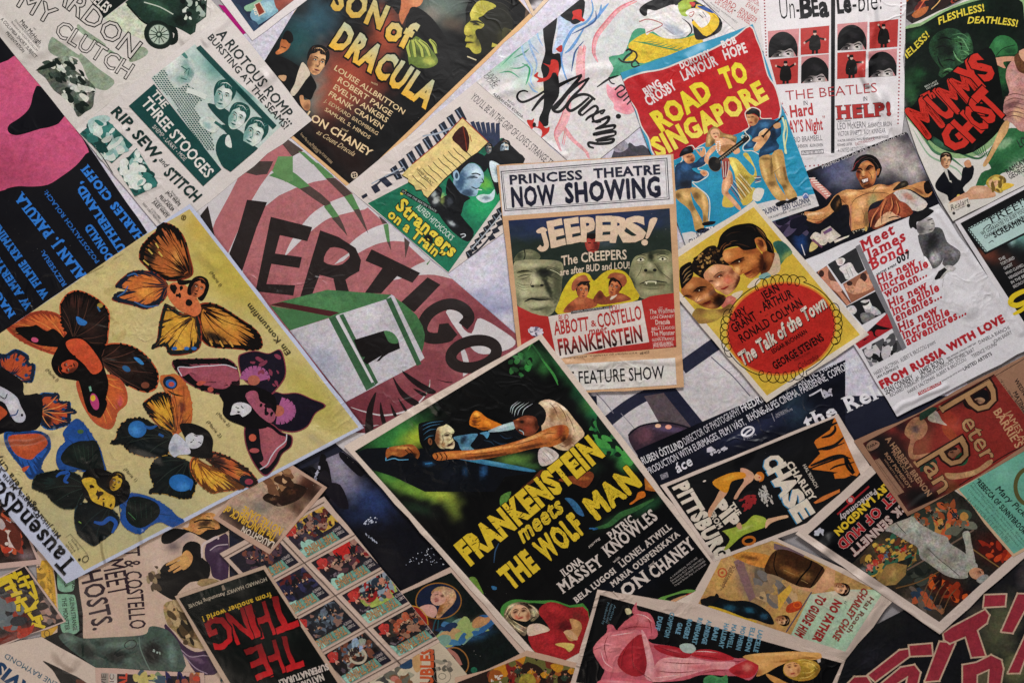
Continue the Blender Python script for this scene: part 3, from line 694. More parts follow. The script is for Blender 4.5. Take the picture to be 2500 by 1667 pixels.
for c_,q in [(GR,(190,98,310,18,420,90,525,182,440,205,320,142,205,102)),(DK,(440,205,525,182,620,250,700,325,655,352,560,290)),(GR,(640,352,695,328,765,430,712,445)),(DK,(705,446,765,430,800,500,834,592)),
 (GR,(540,-10,620,-5,725,112,655,120)),(DK,(655,120,725,114,800,175,872,242,808,272)),(GR,(808,272,870,244,932,370,882,378)),(DK,(882,378,932,370,970,470,1006,576)),
 (DK,(1088,428,1140,458,1162,490,1122,492)),(GR,(1128,500,1168,490,1182,640,1158,640)),(DK,(1158,640,1184,640,1192,712)),(DK,(1298,600,1348,632,1325,710,1308,775)),(GR,(1480,820,1520,780,1490,830)),
 (GR,(150,-193,250,-283,345,-203,290,-173,230,-143)),(DK,(290,-173,345,-200,470,-108,380,-58)),(GR,(-90,90,30,20,-30,-10,-70,40)),(GR,(430,-103,480,-93,600,10,545,5))]: G(c_,q,0,pa=.25)
tile(0,1); G('433936',(2000,70,2070,-20,2240,-20,2190,85,2100,95),0,pa=.25); G('5a8050',(1930,80,2050,-60,2100,-40,2000,70),0); G('5a8050',(2230,60,2280,-60,2400,-60,2400,140,2340,150),0); tile(1,1)
part('title'); K_='2b2322'
for q in [(10,295,175,315,90,520,30,700,-30,880,-80,830,-135,735,-60,540),(-374,425,-310,345,-255,590,-290,640),(205,435,545,520,505,635,280,585,240,735,460,765,440,855,210,820,170,985,405,995,390,1080,80,1045),
 (610,545,760,600,900,690,945,790,930,880,850,925,818,950,850,1062,740,1045,718,940,606,910,540,1082,448,1085),(1030,700,1430,895,1365,975,1240,920,1110,1062,975,1058,1120,855,980,795),(1490,930,1595,990,1380,1215,1265,1140)]: G(K_,q,0,pa=.2)
G('9a5c5e',(690,690,800,700,850,745,835,785,760,832,640,802),1); G(WH,(845,730,850,750,800,795,725,825,770,780),0)
L(K_,(1780,1330,1830,1260,1790,1190,1700,1150,1600,1165,1500,1230,1445,1330,1460,1400,1530,1430,1640,1420,1680,1400),92,pa=.2); G(K_,(1585,1312,1660,1305,1735,1400,1690,1445,1560,1450),0)
tile(1,2); q=[]; ring(K_,1868,215,190,108,92,-12)
part('house'); tile(1,1)
G('3f6a42',(200,1155,400,1100,670,1032,1190,1072,1300,1150,1400,1240,1450,1330,1468,1400,1460,1480,1440,1560,1300,1400),0,spots=[(600,1130,300,90,10,'4a7a4c',.6),(1400,1450,90,150,0,'2f5636',.6)],pa=.4)
G('aeaab0',(360,1365,690,1262,780,1228,1150,1110,1195,1070,1218,1085,1465,1590,1390,1650,820,1950),0,spots=[(1000,1230,150,100,0,'c2bec2',.7),(600,1650,220,180,0,'8f92a2',.8)],pa=.1); G('3f6a42',(200,1162,700,1255,360,1366))
G('4a1f22',(200,1155,300,1132,770,1218,690,1250)); G('33573a',(680,1265,740,1240,1062,1815,988,1858),0,pa=.4); G('33573a',(765,1240,800,1228,1085,1790,1062,1812),0,pa=.4); L('bcb8bc',(745,1245,1040,1790),20); 
G('33573a',(1148,1110,1190,1092,1440,1640,1402,1655),0,pa=.4)
sub('silhouette'); tile(1,2); G('1b1616',(885,100,1130,25,1200,40,1250,100,1265,170,1170,210,1120,245,1095,272,1070,275,1112,228,990,302,960,270,978,238,952,240,915,180),0,pa=.2); G('3f6a42',(1135,25,1200,38,1245,90,1242,128,1180,122,1150,75),1,pa=.4)
part('eyelashes')
for q in [(1070,525,1010,620,985,720,980,870,1045,850,1040,700),(1105,605,1098,690,1120,790,1150,780,1125,690),(1185,620,1210,720,1240,720,1215,670),(1205,400,1240,500,1290,580,1380,640,1420,610,1330,550,1260,480),(1245,570,1300,680,1320,670),(1280,350,1360,450,1500,540,1560,520,1440,450),(1370,495,1450,560,1480,540),(1560,420,1650,450,1700,445,1640,440)]: G('221516',q,1)

# ---- white sheet with outlined comic lettering
tile(0,0)
poster('film_poster', 'white sheet printed in dark green with an old motor car and outlined comic title letters', 'poster', (-740,-600,620,1060,1845,125,1100,-700), 'bab4ae', 3, 11, creases=[(150,480,620,300,.02,.0022),(620,1040,900,600,.012,.001),(1500,330,1850,160,.015,.0016),(-100,120,250,420,.015,.0012)], bump=1.3)
cur['pa']=.3
part('green_wash')
G('b3b8a4',(850,150,1040,20,1270,260,1180,330,1000,260),0,pa=.5)
for q in [(420,310,470,330,640,450,665,440,800,560,935,660,905,720,850,742,740,690,640,480,480,470,395,410),(640,200,700,250,860,360,840,375,700,300,635,240),(1150,385,1215,420,1180,470,1080,512,1060,480),(830,370,1000,470,985,480,830,400)]: G('7d8a76',q,1,pa=.5)
part('black_box'); G('16211f',(620,-60,720,-20,850,152,1070,-20,1050,-200),0); T('TWO REELES',560,-170,862,112,82,'c9c5bc',b=.03)
part('printed_car')
G('1f352b',(1025,20,1110,-40,1700,-60,1690,140,1610,200,1600,265,1560,290,1500,255,1440,225,1330,205,1240,215,1180,180,1130,130),0,spots=[(1290,60,140,60,30,'35543f',.8),(1560,60,100,90,0,'14211d',.8),(1480,170,80,60,0,'0e1814',.8),(1640,110,40,60,0,'8a988c',.6)],pa=.6)
M((1480,-40,1690,-60,1680,130,1520,170),['0f1a16','8d9a8e','b6bcb0','22362c'],26,24,4); L('a9b2a4',(1180,20,1310,60,1420,120),9); L('14201b',(1040,40,1160,170,1240,215),14); G('12201a',(1330,215,1440,225,1460,330,1420,370,1390,360,1430,280),1)
sub('wheel'); E('18251f',1300,288,126,112,40); E('9aa698',1304,286,86,80,40); 
for i in range(12): a=i*.5236; L('25352d',(1304+22*math.cos(a),286+22*math.sin(a),1304+80*math.cos(a),286+74*math.sin(a)),7)
E('26382e',1304,286,26); E('9aa698',1302,284,12); ring('2a3c33',1304,286,88,82,8,40)
part('title')
tk=dict(b=-.006,ol='1a1a1a',ow=.04,pa=.05); T('PARDON',330,-95,1068,482,158,'bab4ae',**tk); T('MY',138,52,405,208,145,'bab4ae',**tk); T('CLUTCH',440,278,1032,650,132,'bab4ae',**tk)
part('comic_drawing'); G('4d554b',(300,575,400,510,480,470,560,465,640,500,600,560,700,640,780,720,770,800,760,880,700,920,640,960,600,890,520,800,440,740,370,640),1,spots=[(520,490,60,40,0,'8a9286',.8),(590,680,50,40,0,'c0c2b8',.9),(500,620,60,40,0,'22302a',.8),(690,790,60,40,0,'9aa298',.8),(680,900,60,40,30,'18241f',.8)],res=4,pa=.9)
M((330,540,600,480,780,760,620,940),['1a2620','aeb2a6','38463d','c2c2b8'],60,22,6,2.4,40); G('18241e',(290,580,350,545,440,500,460,540,360,570),1)
part('credit_line')
TT([('with',270,232,290,252)],14,'3a3a3a'); T('Matt McHugh',160,185,318,368,36,'2a2a2a',b=.015); T('Directed by EDWARD BERNDS',118,172,318,400,18,'4a4a48'); T('Produced by HUGH McCOLLUM',88,188,298,425,18,'4a4a48'); T('A COLUMBIA SHORT SUBJECT',2,162,288,482,27,'2e2e2e',b=.012); T('PRESENTATION',44,275,185,435,27,'2e2e2e',b=.012)

# ---- teal and white comedy sheet
poster('film_poster', 'white sheet with a teal photo of four men and a slanted teal title band', 'poster', (620,1060,1838,105,2560,985,1357,1937), 'bcb5b1', 5, 12, creases=[(660,1130,1000,1080,.018,.002),(1700,330,1900,150,.014,.0016),(2180,650,2330,560,.02,.0028),(2000,760,2160,640,.016,.0018),(1000,1600,1280,1500,.012,.001)], bump=1.2)
cur['pa']=.25
part('photograph')
clip((1238,640,1595,365,2330,1010,2090,1240,1890,1410,1760,1330))
F('a7b3ad',(1150,300,2400,300,2400,1450,1150,1450),[(1750,540,130,130,40,'4d8078',.9),(1990,760,140,70,45,'3f766f',.7),(1620,480,80,80,0,'8ea69f',.6),(1600,650,120,100,0,'b9bdb8',.8)],50)
sub('man','older man in a checked coat'); E('a6b1ab',1470,560,125,150,-15,[(1400,520,70,100,0,'c6cbc5',.8),(1530,560,40,90,-15,'4a7a72',.5),(1560,600,40,40,0,'3c6c66',.5),(1500,650,70,40,0,'5d857d',.6)]); L('2a544e',(1485,545,1535,575),9); L('2a544e',(1510,600,1550,560,1540,620),6); L('2a544e',(1480,640,1530,655),8); G('3d6c65',(1470,425,1500,420,1540,470,1520,480),1)
sub('coat'); cp=(1238,640,1340,555,1400,660,1440,720,1530,680,1640,770,1660,830,1600,880,1660,1000,1740,1080,1765,1240,1690,1230,1580,1090,1480,950,1400,800,1300,720)
G('a6aea7',cp,0)
hp=np.array(cp).reshape(-1,2)
def inside(x,y):
    r=False
    for (a,b),(c,d) in zip(hp,np.roll(hp,-1,0)):
        if (b>y)!=(d>y) and x<(c-a)*(y-b)/(d-b)+a: r=not r
    return r
for i in range(26):
    for j in range(44):
        x=1240+i*16*1.4-j*.0+ (j%2)*11; y=560+j*16
        if inside(x,y) and inside(x+14,y+12): G('23504b',(x,y,x+13,y+6,x+9,y+15,x-4,y+9),0)
sub('sleeve'); G('b4bab4',(1630,990,1720,960,1800,1020,1760,1090,1680,1060),2,spots=[(1700,1030,50,30,30,'6f948c',.7)]); L('bcc2bb',(1530,740,1600,760,1690,800),44); L('24544e',(1760,1000,1860,1070,1950,1130),24)
sub('men','three men with startled faces')
for x,y,s,a in [(1830,790,112,15),(1945,965,105,25),(2080,1100,118,28)]:
    G('123f3b',(x-130,y+60,x-40,y+80,x+40,y+120,x+90,y+200,x+60,y+260,x-60,y+160),1); H(x,y,s,a,'b0b8b2','154540','4f8078',turn=-.2,dark='0f3834',lip='2c5c55',hi='cfd3cd')
G('0f3f3b',(1770,1190,1830,1100,1960,1140,2090,1240,1890,1410,1790,1300),1); G('b9beb8',(1850,1130,1880,1110,1900,1210,1850,1190),1)
clip()
part('title_band'); G('0f403d',(1055,870,1262,690,1815,1390,1665,1527)); G('0f403d',(1608,395,1642,372,2268,1030,2236,1060))
part('title'); T('THE',1238,775,1335,893,62,'c3beb8',b=.02); T('THREE STOOGES',1155,850,1690,1462,88,'c8c3bd',b=.02); T('SHEMP - LARRY - MOE',1245,1045,1508,1322,34,'bdb9b3',b=.015)
part('tagline'); T('A RIOTOUS ROMP...',1770,285,2385,1022,82,'22302f',b=.012,sh=.05); T('BURSTING AT THE SEAMS!',1700,312,2330,1062,54,'22302f',b=.01)
part('subtitle'); tb=dict(b=.035,sh=.12,pa=.1); T('RIP,',910,925,1058,1068,80,'12302d',**tb); T('SEW,',1080,1112,1275,1325,86,'12302d',**tb); T('and',1300,1312,1352,1372,44,'2a3a38',sh=.2); T('STITCH',1340,1425,1590,1655,86,'12302d',**tb)
part('small_photograph'); G('1c524c',(655,1095,835,945,1088,1190,915,1340)); M((680,1090,835,965,1060,1190,915,1310),['0f3b37','7ba099','b3bcb5','2c6a62','93ada6'],44,36,8); L('b8beb7',(880,1220,960,1180,1000,1130),30)
part('small_photograph'); G('1c524c',(960,1385,1120,1215,1295,1500,1270,1535,1105,1612)); M((980,1380,1120,1230,1270,1500,1110,1590),['0f3b37','7ba099','b3bcb5','2c6a62','c0c6bf'],44,34,9)
L('22302f',(745,1170,870,1330,1000,1560),6)
part('credit_line'); TT([('JACK WHITE',1358,1578,1462,1692),('FELIX ADLER',1303,1615,1412,1735),('JULES WHITE',1248,1658,1362,1785)],28,'2c2c2c',b=.01); TT([('Screen play by',1400,1570,1470,1655),('Story by',1365,1640,1410,1690),('Produced and Directed by',1268,1630,1390,1770),('SHORT SUBJECT PRESENTATION',1165,1670,1320,1850),('A COLUMBIA',1235,1715,1310,1800)],17,'4a4a48')
# ---- white cabaret sheet with black stockings and red shoes
tile(2,0)
poster('film_poster', 'white sheet with black stockinged legs in red shoes and a curly black handwritten title', 'poster', (-125,672,745,1415,2100,340,1230,-403), 'c2bcb9', 4, 13, creases=[(0,800,330,700,.02,.0016),(560,640,1000,560,.02,.0014),(240,1010,600,1290,.012,.0016)], bump=1.25)
cur['pa']=.3
part('painted_backdrop')
F('bfbab9',(-200,-60,2100,-60,2100,1420,-200,1420),[(200,300,190,120,-50,'6fa588',.9),(120,480,160,90,-40,'78ab90',.8),(330,230,50,150,20,'9fb8bc',.6),(280,620,80,120,30,'8fb59a',.7),(300,350,110,280,10,'a9b6c6',.7),(430,740,60,30,0,'c2c08a',.6),
 (640,150,200,130,0,'a4b4c8',.6),(1100,250,260,200,0,'b0b6b6',.6),(900,330,200,200,0,'b7bcba',.6),(620,450,70,260,5,'b4bccb',.7),(1500,100,120,50,0,'b4c0ac',.5)],70)
for q in [(20,500,150,380,330,230),(80,540,200,420,300,330),(150,560,230,560,310,520),(120,420,240,330,340,190),(180,480,260,440,310,400),(190,340,300,260,360,170),(60,600,150,590,230,640)]: L('4f9070',q,13,taper=.8,pa=.5)
L('2f8a5c',(250,520,310,560,300,640,280,700),16,taper=.8)
for q in [(260,240,245,350,270,460,330,560,320,660,350,720),(330,160,300,260,320,360,390,440),(420,100,370,200,380,300,420,380),(290,300,330,420,370,520,350,620),(300,680,340,740,380,760),(600,0,570,100,600,180,680,210)]: L('8aa4c2',q,17,taper=.7,pa=.5)
for q in [(820,0,830,90,780,180,680,230,630,300,590,380,570,480,590,580,630,690),(900,40,880,130,790,200),(960,30,900,100,860,150),(760,230,700,330,650,400,600,440)]: L('5c86b4',q,24,taper=.7,pa=.5)
for q in [(855,90,850,170,760,230,660,280),(755,340,690,420,670,500,655,590)]: L('35527f',q,15,taper=.7,pa=.3)
for q in [(1180,0,1040,70,930,190,850,300,830,420,860,500),(760,370,740,480,740,620,720,740),(640,780,600,900,560,1000,520,1100,560,1230),(630,900,580,1020,640,1120,760,1230,790,1290),(700,1180,600,1040),(600,1080,580,1180)]: L('bf6e74',q,22,taper=.7,pa=.5); L('c98e92',[t+12 for t in q],30,taper=.7,pa=.5)
for q in [(730,380,720,560,730,740),(640,800,610,960,540,1120)]: L('cc989a',q,60,taper=.6,pa=.5)
part('printed_figure','black stockinged legs in red high heels')
G('0f0d10',(430,-30,740,-30,748,150,690,200,650,190,560,130,545,100,530,230,510,330,500,440,560,440,570,540,560,580,548,620,556,700,550,790,500,870,470,950,462,1030,400,1030,390,970,420,900,430,800,425,700,420,620,405,560,420,500,440,420,425,300,420,150),1)
G('a6b4c8',(545,120,590,160,660,200,600,330,555,400,500,440,525,330,545,250),1,pa=.5)
sub('shoe'); G('b0271f',(422,520,480,535,490,492,540,500,552,560,545,630,528,600,500,600,480,640,430,670,372,675,385,650,345,625,385,590,380,630,440,640,470,600,470,555),1)
sub('shoe'); G('b0241c',(290,985,330,985,350,970,345,1020,380,1040,390,990,440,1050,475,1040,470,1080,440,1110,405,1132,415,1090,400,1060,350,1045,330,1060,300,1020),1); E('120e0e',350,1025,15,20)
sub('garter'); G('b22822',(665,95,735,80,740,140,765,165,745,180,690,155,660,165,670,130),1); G('a32822',(530,400,575,370,580,420,560,430,535,415),1)
part('lady','woman with yellow hair lying on a yellow and green cloth')
G('3f8a68',(960,470,1080,440,1130,330,1160,260,1220,232,1320,260,1500,320,1700,280,1700,520,1400,560,1200,560,1010,640,960,640,1000,560),1,pa=.4); G('c2a52b',(1120,380,1160,330,1280,270,1400,310,1560,320,1700,290,1720,420,1400,470,1250,520,1160,500,1090,500,1150,440),1,pa=.5)
for i in range(9): L('3f7a4a',(1160+i*40,340+i*9,1250+i*44,350+i*10,1330+i*40,340+i*7),8,taper=.8)
for i in range(8): L('8a7420',(1130+i*50,420+i*9,1280+i*44,430+i*6),7,taper=.8)
G('100f14',(1210,80,1280,20,1420,-30,1580,-40,1560,30,1400,70,1300,110,1250,135),1)
G('c6c1bf',(1230,180,1200,165,1270,140,1280,80,1340,90,1400,70,1500,40,1560,110,1620,190,1640,250,1600,300,1500,320,1400,310,1320,260,1270,290,1255,230,1210,200),1,spots=[(1500,250,120,40,30,'8f98a8',.8),(1350,140,60,40,0,'d6d2d0',.8)]); L('9a5a58',(1210,180,1290,160,1400,200,1340,240,1270,270),9); L('17161a',(1560,150,1620,200,1640,260,1590,310),12,taper=.8); L('8c8a94',(1420,230,1500,290),9)
sub('head'); G('8ea03a',(1530,30,1640,-10,1700,40,1640,120,1560,130),1,pa=.5); G('17161a',(1640,20,1760,60,1880,160,1880,250,1800,300,1700,330,1660,280),1); G('c9a728',(1680,40,1780,80,1860,150,1850,230,1760,300,1690,240,1640,190,1660,160),1,pa=.4); G('c9c3bf',(1590,110,1640,70,1720,80,1790,130,1780,190,1720,230,1660,170),1); L('9a3a34',(1620,110,1660,100,1640,140,1620,130),6); L('3a3a44',(1700,120,1735,150),6); L('3a3a44',(1730,100,1760,140),5); G('b0302c',(1620,20,1670,25,1650,60),1); G('2c4a8a',(1680,50,1760,60,1830,110,1760,95),1)
G('cf8f98',(945,690,990,720,1090,700,1200,760,1180,900,1110,940,1010,900,1000,850,950,780),2,spots=[(1050,780,70,60,0,'b4505f',.7),(1100,880,50,40,0,'b4505f',.5)])
part('title'); bk='141216'
L(bk,(300,755,265,745,225,760,210,800,240,835,290,830,370,790,450,740,600,670,740,610),20,taper=.5); L(bk,(330,910,420,800,560,700,740,612),30,taper=.5)
L(bk,(740,620,690,680,600,790,530,880,500,900),34,taper=.5); L(bk,(500,880,600,790,700,700,800,640),26,taper=.5); L(bk,(800,640,740,720,660,800,600,880,560,915,520,915,500,890,520,870,550,880),24,taper=.3)
L(bk,(850,820,790,780,720,780,650,820,620,880,650,910,720,870,800,800),26,taper=.3); L(bk,(840,800,770,870,720,920,740,950),30,taper=.4)
L(bk,(740,950,800,900,850,870,870,900,830,960,850,1000,900,1000),22,taper=.4); L(bk,(930,900,880,920,800,960,770,990),22,taper=.4); L(bk,(930,900,910,930,890,930),16)
L(bk,(820,1000,880,990,960,960,940,1010,850,1060),26,taper=.4); E(bk,1040,955,22,20)
for q in [(850,1060,930,1040,1010,1030,1000,1060),(1000,1060,920,1080,840,1100,850,1110),(850,1110,930,1090,1010,1080,1015,1110),(1010,1110,930,1130,850,1150),(860,1160,940,1150,1000,1140,980,1170,880,1180,800,1170,800,1200,840,1215)]: L(bk,q,24,taper=.4)
part('second_title'); L('1c1a1e',(1100,420,1130,405,1150,430,1110,460,1080,500),16); L('1c1a1e',(1040,480,1080,510,1150,510,1190,470,1180,430,1130,410),14); L('1c1a1e',(1215,540,1160,550,1150,520,1180,500,1210,530),13)
L('1c1a1e',(865,715,960,650,1040,620),18,taper=.6); L('1c1a1e',(1000,640,960,640,980,680,1010,690),10); L('1c1a1e',(1010,740,1060,700,1090,730,1030,770,1060,800,1110,760),14); L('1c1a1e',(1080,830,1140,780,1160,800,1110,860),13)
part('credit_line'); T('ALEXANDER KORDA',8,775,250,972,22,'3a383c',b=.01); T('REGI:',128,830,185,872,18,'3a383c'); tile(1,0); T('KUNDE',1950,590,2040,690,50,'4a484c',sh=.3,b=-.01); T('LOUISE,',1925,610,2030,730,46,'4a484c',sh=.3,b=-.01); tile(2,0)

# ---- red lettered credit sheet
poster('film_poster', 'white sheet of red capitals, only its corner showing above the red and blue musical', 'poster', (1690,-40,2260,-120,2330,500,2010,262), 'bdb7b5', 5, 14)
part('cast_name'); rd='a03a38'
T('EDWARD',1800,-35,1990,78,44,rd); T('DE SOUZA',1828,25,1968,118,44,rd); T('CLIFFORD',2090,0,2200,60,44,rd); T('EVANS',2080,52,2168,118,44,rd); T('JENNIFER',2020,95,2160,195,44,rd); T('DANIEL',2010,140,2115,205,44,rd); E('4a3030',1995,90,7)
T('Produced by ANTHONY HINDS',1790,30,2010,195,14,'4a4648'); T('Directed by DON SHARP',1760,30,1860,110,14,'4a4648')

# ---- two-in-one pop music bill
tile(3,0)
poster('film_poster', 'white double bill divided by a black bar, with eight small pink and red picture cells', 'poster', (165,-90,1385,-140,1352,1560,330,1620), 'c4bfc0', 6, 15, creases=[(1120,60,1090,420,.016,.0022),(1060,560,1180,830,.02,.0035),(1180,830,1400,1080,.03,.0045),(1090,700,1060,560,.012,.002)], bump=1.2)
part('dotted_border')
for i in range(19): E('8e3a40',222+i*.9,5+i*25,7,pa=0,n=8)
for i in range(38): E('8e3a40',1345-i*.75,-60+i*29,7,pa=0,n=8)
for i in range(10): E('8e3a40',560+i*35,1364-i*3,7,pa=0,n=8)
part('divider_bar'); G('17151a',(768,-40,803,-40,797,1255,768,1257),pa=.05)
part('headline'); kk='18171b'
T('Un-',352,162,515,150,190,kk,b=-.01); T('B',525,146,612,140,165,kk,b=.045,serif=.05); T('E',622,135,668,130,135,kk,b=.04,serif=.05); T('a',682,138,748,132,165,kk,b=.045)
T('L',826,108,872,104,140,kk,b=.045,serif=.05); T('e',878,102,932,98,150,kk,b=.045); T('-ble!',945,106,1185,78,170,kk,b=-.005,sh=.08)
cells=[((250,258,508,235,498,465,256,475),0),((518,235,755,212,750,437,520,452),1),((265,490,500,470,497,683,320,695),2),((525,468,750,445,748,667,522,685),0),((820,200,1068,180,1062,408,820,416),0),((1083,185,1320,158,1312,385,1083,402),3),((820,435,1055,418,1050,635,818,650),4),((1075,425,1310,400,1305,622,1075,637),0)]
for i,(q,k) in enumerate(cells):
    part('picture_cell'); clip(q); x=sum(q[0::2])/4; y=sum(q[1::2])/4; a=-4
    if k==0:
        G('b5797a',q,pa=.15); E('8e8482',x-5,y+90,92,110,a,[(x-60,y+70,50,60,0,'2c2828',.8),(x+30,y+95,40,30,0,'c9c2be',.8)])
        sub('hair'); G('131114',(x-122,y+130,x-120,y+10,x-95,y-50,x-40,y-90,x+25,y-92,x+85,y-50,x+115,y+20,x+112,y+110,x+95,y+85,x+60,y+40,x+10,y+60,x-40,y+55,x-85,y+95),2,spots=[(x+10,y-10,50,30,20,'2e2a2d',.7)],pa=.5)
        L('131114',(x-70,y+78,x-40,y+68,x-15,y+80),9); L('131114',(x+15,y+72,x+45,y+60,x+75,y+66),9); E('161416',x-42,y+95,18,9); E('161416',x+42,y+86,18,9); E('d6d0cc',x-30,y+96,6,5); E('d6d0cc',x+55,y+86,6,5)
    else:
        G('a3332f',q,pa=.15); sub('figure'); bd='17110f'
        G(bd,(x-32,y-35,x+32,y-38,x+44,y+70,x-44,y+74),1); L(bd,(x-14,y+60,x-16,y+118),20); L(bd,(x+16,y+60,x+16,y+118),20); E('b8988c',x,y-58,13,16); G(bd,(x-17,y-60,x-14,y-84,x+14,y-84,x+17,y-62))
        arms={1:((x-85,y+20),(x+85,y-8)),2:((x-78,y-42),(x+78,y-58)),3:((x-42,y-75),(x+45,y+55)),4:((x-28,y-75),(x+92,y-22))}[k]
        for (ax,ay) in arms: L(bd,(x+(ax-x)*.25,y-22,ax,ay),26,taper=.35); E('b8988c',ax,ay,8,10)
    clip()
part('title'); T('THE BEATLES',398,825,1148,757,78,'9c2f33',b=-.008)
part('half_title'); T('IN',545,866,577,862,38,'3a383b'); T('A',385,955,412,945,80,'9c2f33',b=.0); T('Hard',440,962,622,940,92,'a22b2e',b=.03); T('DAY’S Night',385,1092,702,1062,94,'a22b2e',b=.025); T('“',365,900,385,895,60,'9c2f33'); T('”',705,1020,724,1018,70,'9c2f33')
part('half_title'); T('IN',1034,830,1066,827,36,'3a383b'); T('HELP!',832,974,1252,942,98,'9f2d2c',b=.05,serif=.08,ol='3c2a2c',ow=.02)
part('cast_name'); gg='57555a'
T('LEO McKERN',822,1064,1052,1048,54,gg,b=-.008); T('ELEANOR BRON',1076,1047,1266,1034,38,gg,b=-.008); T('VICTOR SPINETTI',825,1118,1022,1104,38,gg,b=-.008); T('ROY KINNEAR',1042,1103,1216,1088,38,gg,b=-.008)
T('ALSO STARRING',822,1003,930,996,12,gg); T('WALTER SHENSON  MARC BEHM and CHARLES WOOD',822,1165,1240,1130,18,gg); T('RICHARD LESTER',822,1200,942,1190,20,gg); T('EASTMANCOLOR',972,1195,1130,1150,26,'a8686a',b=-.01); T('A UNITED ARTISTS RELEASE',824,1252,1090,1230,34,gg,b=-.01)
T('WILFRID BRAMBELL',380,1175,698,1150,44,gg,b=-.008); T('WALTER SHENSON   ALUN OWEN',420,1218,703,1200,26,gg); T('UNITED ARTISTS',535,1262,690,1252,24,gg); L(gg,(525,1240,705,1226,706,1256,528,1270),4,0,True)

# ---- the gladiator
tile(3,1)
poster('film_poster', 'poster of a shouting bare-chested man with both arms stretched wide', 'poster', (150,225,1390,-265,1760,560,480,1080), '252a48', 7, 16, creases=[(1390,-240,1560,60,.03,.003),(1540,60,1640,300,.03,.003)])
cur['pa']=.5
part('painted_backdrop')
F('14151f',(100,200,1390,-262,1800,560,450,1100),[(1250,-60,230,180,0,'b3a69f',.95),(1050,-20,180,150,0,'a49a96',.7),(820,60,150,150,0,'56597a',.8),(1450,60,120,130,0,'b7aca6',.9),(900,150,120,90,0,'7a7888',.5),(360,480,120,40,-20,'4a4060',.8),(520,640,60,100,0,'1c3a70',.9),(1560,20,40,120,-28,'3a4a86',.7),(1200,330,300,160,0,'2a2630',.6)],60)
L('241f22',(575,62,1390,-262),26)
T('PREMIO OSCAR PER IL MIGLIOR FILM',700,40,1395,-252,26,'a9a4a4'); L('b87a70',(600,130,640,170,700,220,750,270),60,pa=.2)
for i in range(9): L('d8c8bc',(585+i*18,120+i*18,640+i*15,118+i*18),8)
frame(1930,360,3.447); cur['hard']=.3
part('printed_figure','shouting dark haired man with his arms spread')
G('b9824f',(380,400,470,355,560,360,640,350,740,310,830,320,910,290,1000,320,1060,300,1150,288,1192,380,1130,422,1000,352,860,382,800,430,690,470,650,540,652,680,510,702,495,520,470,480,400,502,360,545,290,602,230,642,120,602,118,545,200,540,300,500,340,450),1,spots=[(690,445,40,64,10,'86815a',.9),(500,392,70,20,-10,'e2b888',.9),(750,342,80,14,-8,'dcae7e',.9),(600,470,50,60,0,'d4a676',.8),(505,600,12,120,0,'a2605a',.9),(640,600,24,100,0,'5f4a2a',.85),(200,560,90,13,-8,'e6bc94',.9),(260,622,90,13,-24,'74341c',.9),(830,318,40,12,-10,'6a2c1a',.8),(440,440,40,40,0,'8c5630',.8),(560,560,40,70,0,'c89868',.7),(1080,370,60,20,20,'7c4426',.8),(580,640,50,20,0,'8a6440',.7)],res=2.6)
for q,w in [((505,495,540,440,610,400,700,380,800,385,850,405),6),((470,480,495,540,505,640,510,700),6),((120,590,200,610,250,605,320,560),4),((560,365,640,380,700,360),4),((740,318,700,360,690,400),4),((600,520,620,580,610,650),4),((390,410,430,440,470,480),5),((1000,330,1060,350,1120,400),4)]: L('4a2414',q,w,taper=.7,pa=.5)
G('1f1814',(332,482,390,400,420,420,432,500,380,546),1,spots=[(400,470,12,40,20,'8a5a30',.8)]); G('1c1614',(56,572,110,540,116,600,80,614),1); M((64,560,110,550,112,600,76,606),['b8ab9a','3a302a'],12,5,3); G('2a241e',(858,362,930,290,976,284,992,320,920,350),1,spots=[(950,310,20,10,-30,'6a6450',.8)]); G('1d1411',(1124,300,1180,278,1218,332,1162,392,1128,370),1); G('17161a',(508,704,650,668,656,702,514,750),0); M((520,705,640,680,640,700,525,735),['b0a890'],12,4,4); E('b89a50',634,684,12,22)
sub('head'); G('a5643a',(555,200,600,130,660,113,702,150,718,200,718,260,692,322,640,348,600,332,575,282,553,240),2,spots=[(568,235,18,64,0,'72281a',.9),(575,204,26,10,14,'280f08',.95),(656,178,36,14,-24,'280f08',.95),(612,215,15,32,0,'dca870',.9),(690,225,22,44,0,'cf985e',.8),(655,325,56,24,-10,'45200f',.9),(622,284,42,26,-10,'340c08',.95),(640,140,40,16,0,'c48a54',.8),(660,240,20,14,0,'b8703c',.7),(590,258,14,10,0,'c88850',.7)],res=2)
G('ddd2c6',(600,274,650,260,652,284,612,298),0); L('6a3a30',(626,268,632,292),2.5); L('6a3a30',(612,272,618,296),2.5); L('6a3a30',(640,264,644,288),2.5)
for q,w in [((548,190,585,178,608,197),12),((634,186,664,154,698,166),13),((560,212,582,210),7),((640,196,668,186),7),((596,240,610,248,632,240),6),((590,262,600,310,640,326,668,290),4),((655,205,680,240,676,290),4),((575,240,582,270),4)]: L('1c0c08',q,w,taper=.5)
G('160f0e',(498,202,525,190,530,150,560,90,640,58,720,84,762,150,768,190,742,252,726,250,734,190,716,202,700,152,650,112,600,126,570,172,545,202),1,pa=.5); G('a5643a',(726,192,752,180,742,226,726,236),1)
for q,c_ in [((530,190,545,140,590,100),'8a2c34'),((510,200,530,175,545,150),'8a2c34'),((600,110,660,90,710,110),'4a3a34'),((690,110,730,150,745,200),'4a3a34'),((560,130,600,90,650,75),'5a3030')]: L(c_,q,4,taper=.9,pa=.5)
cur['hard']=.45; tile(3,1)
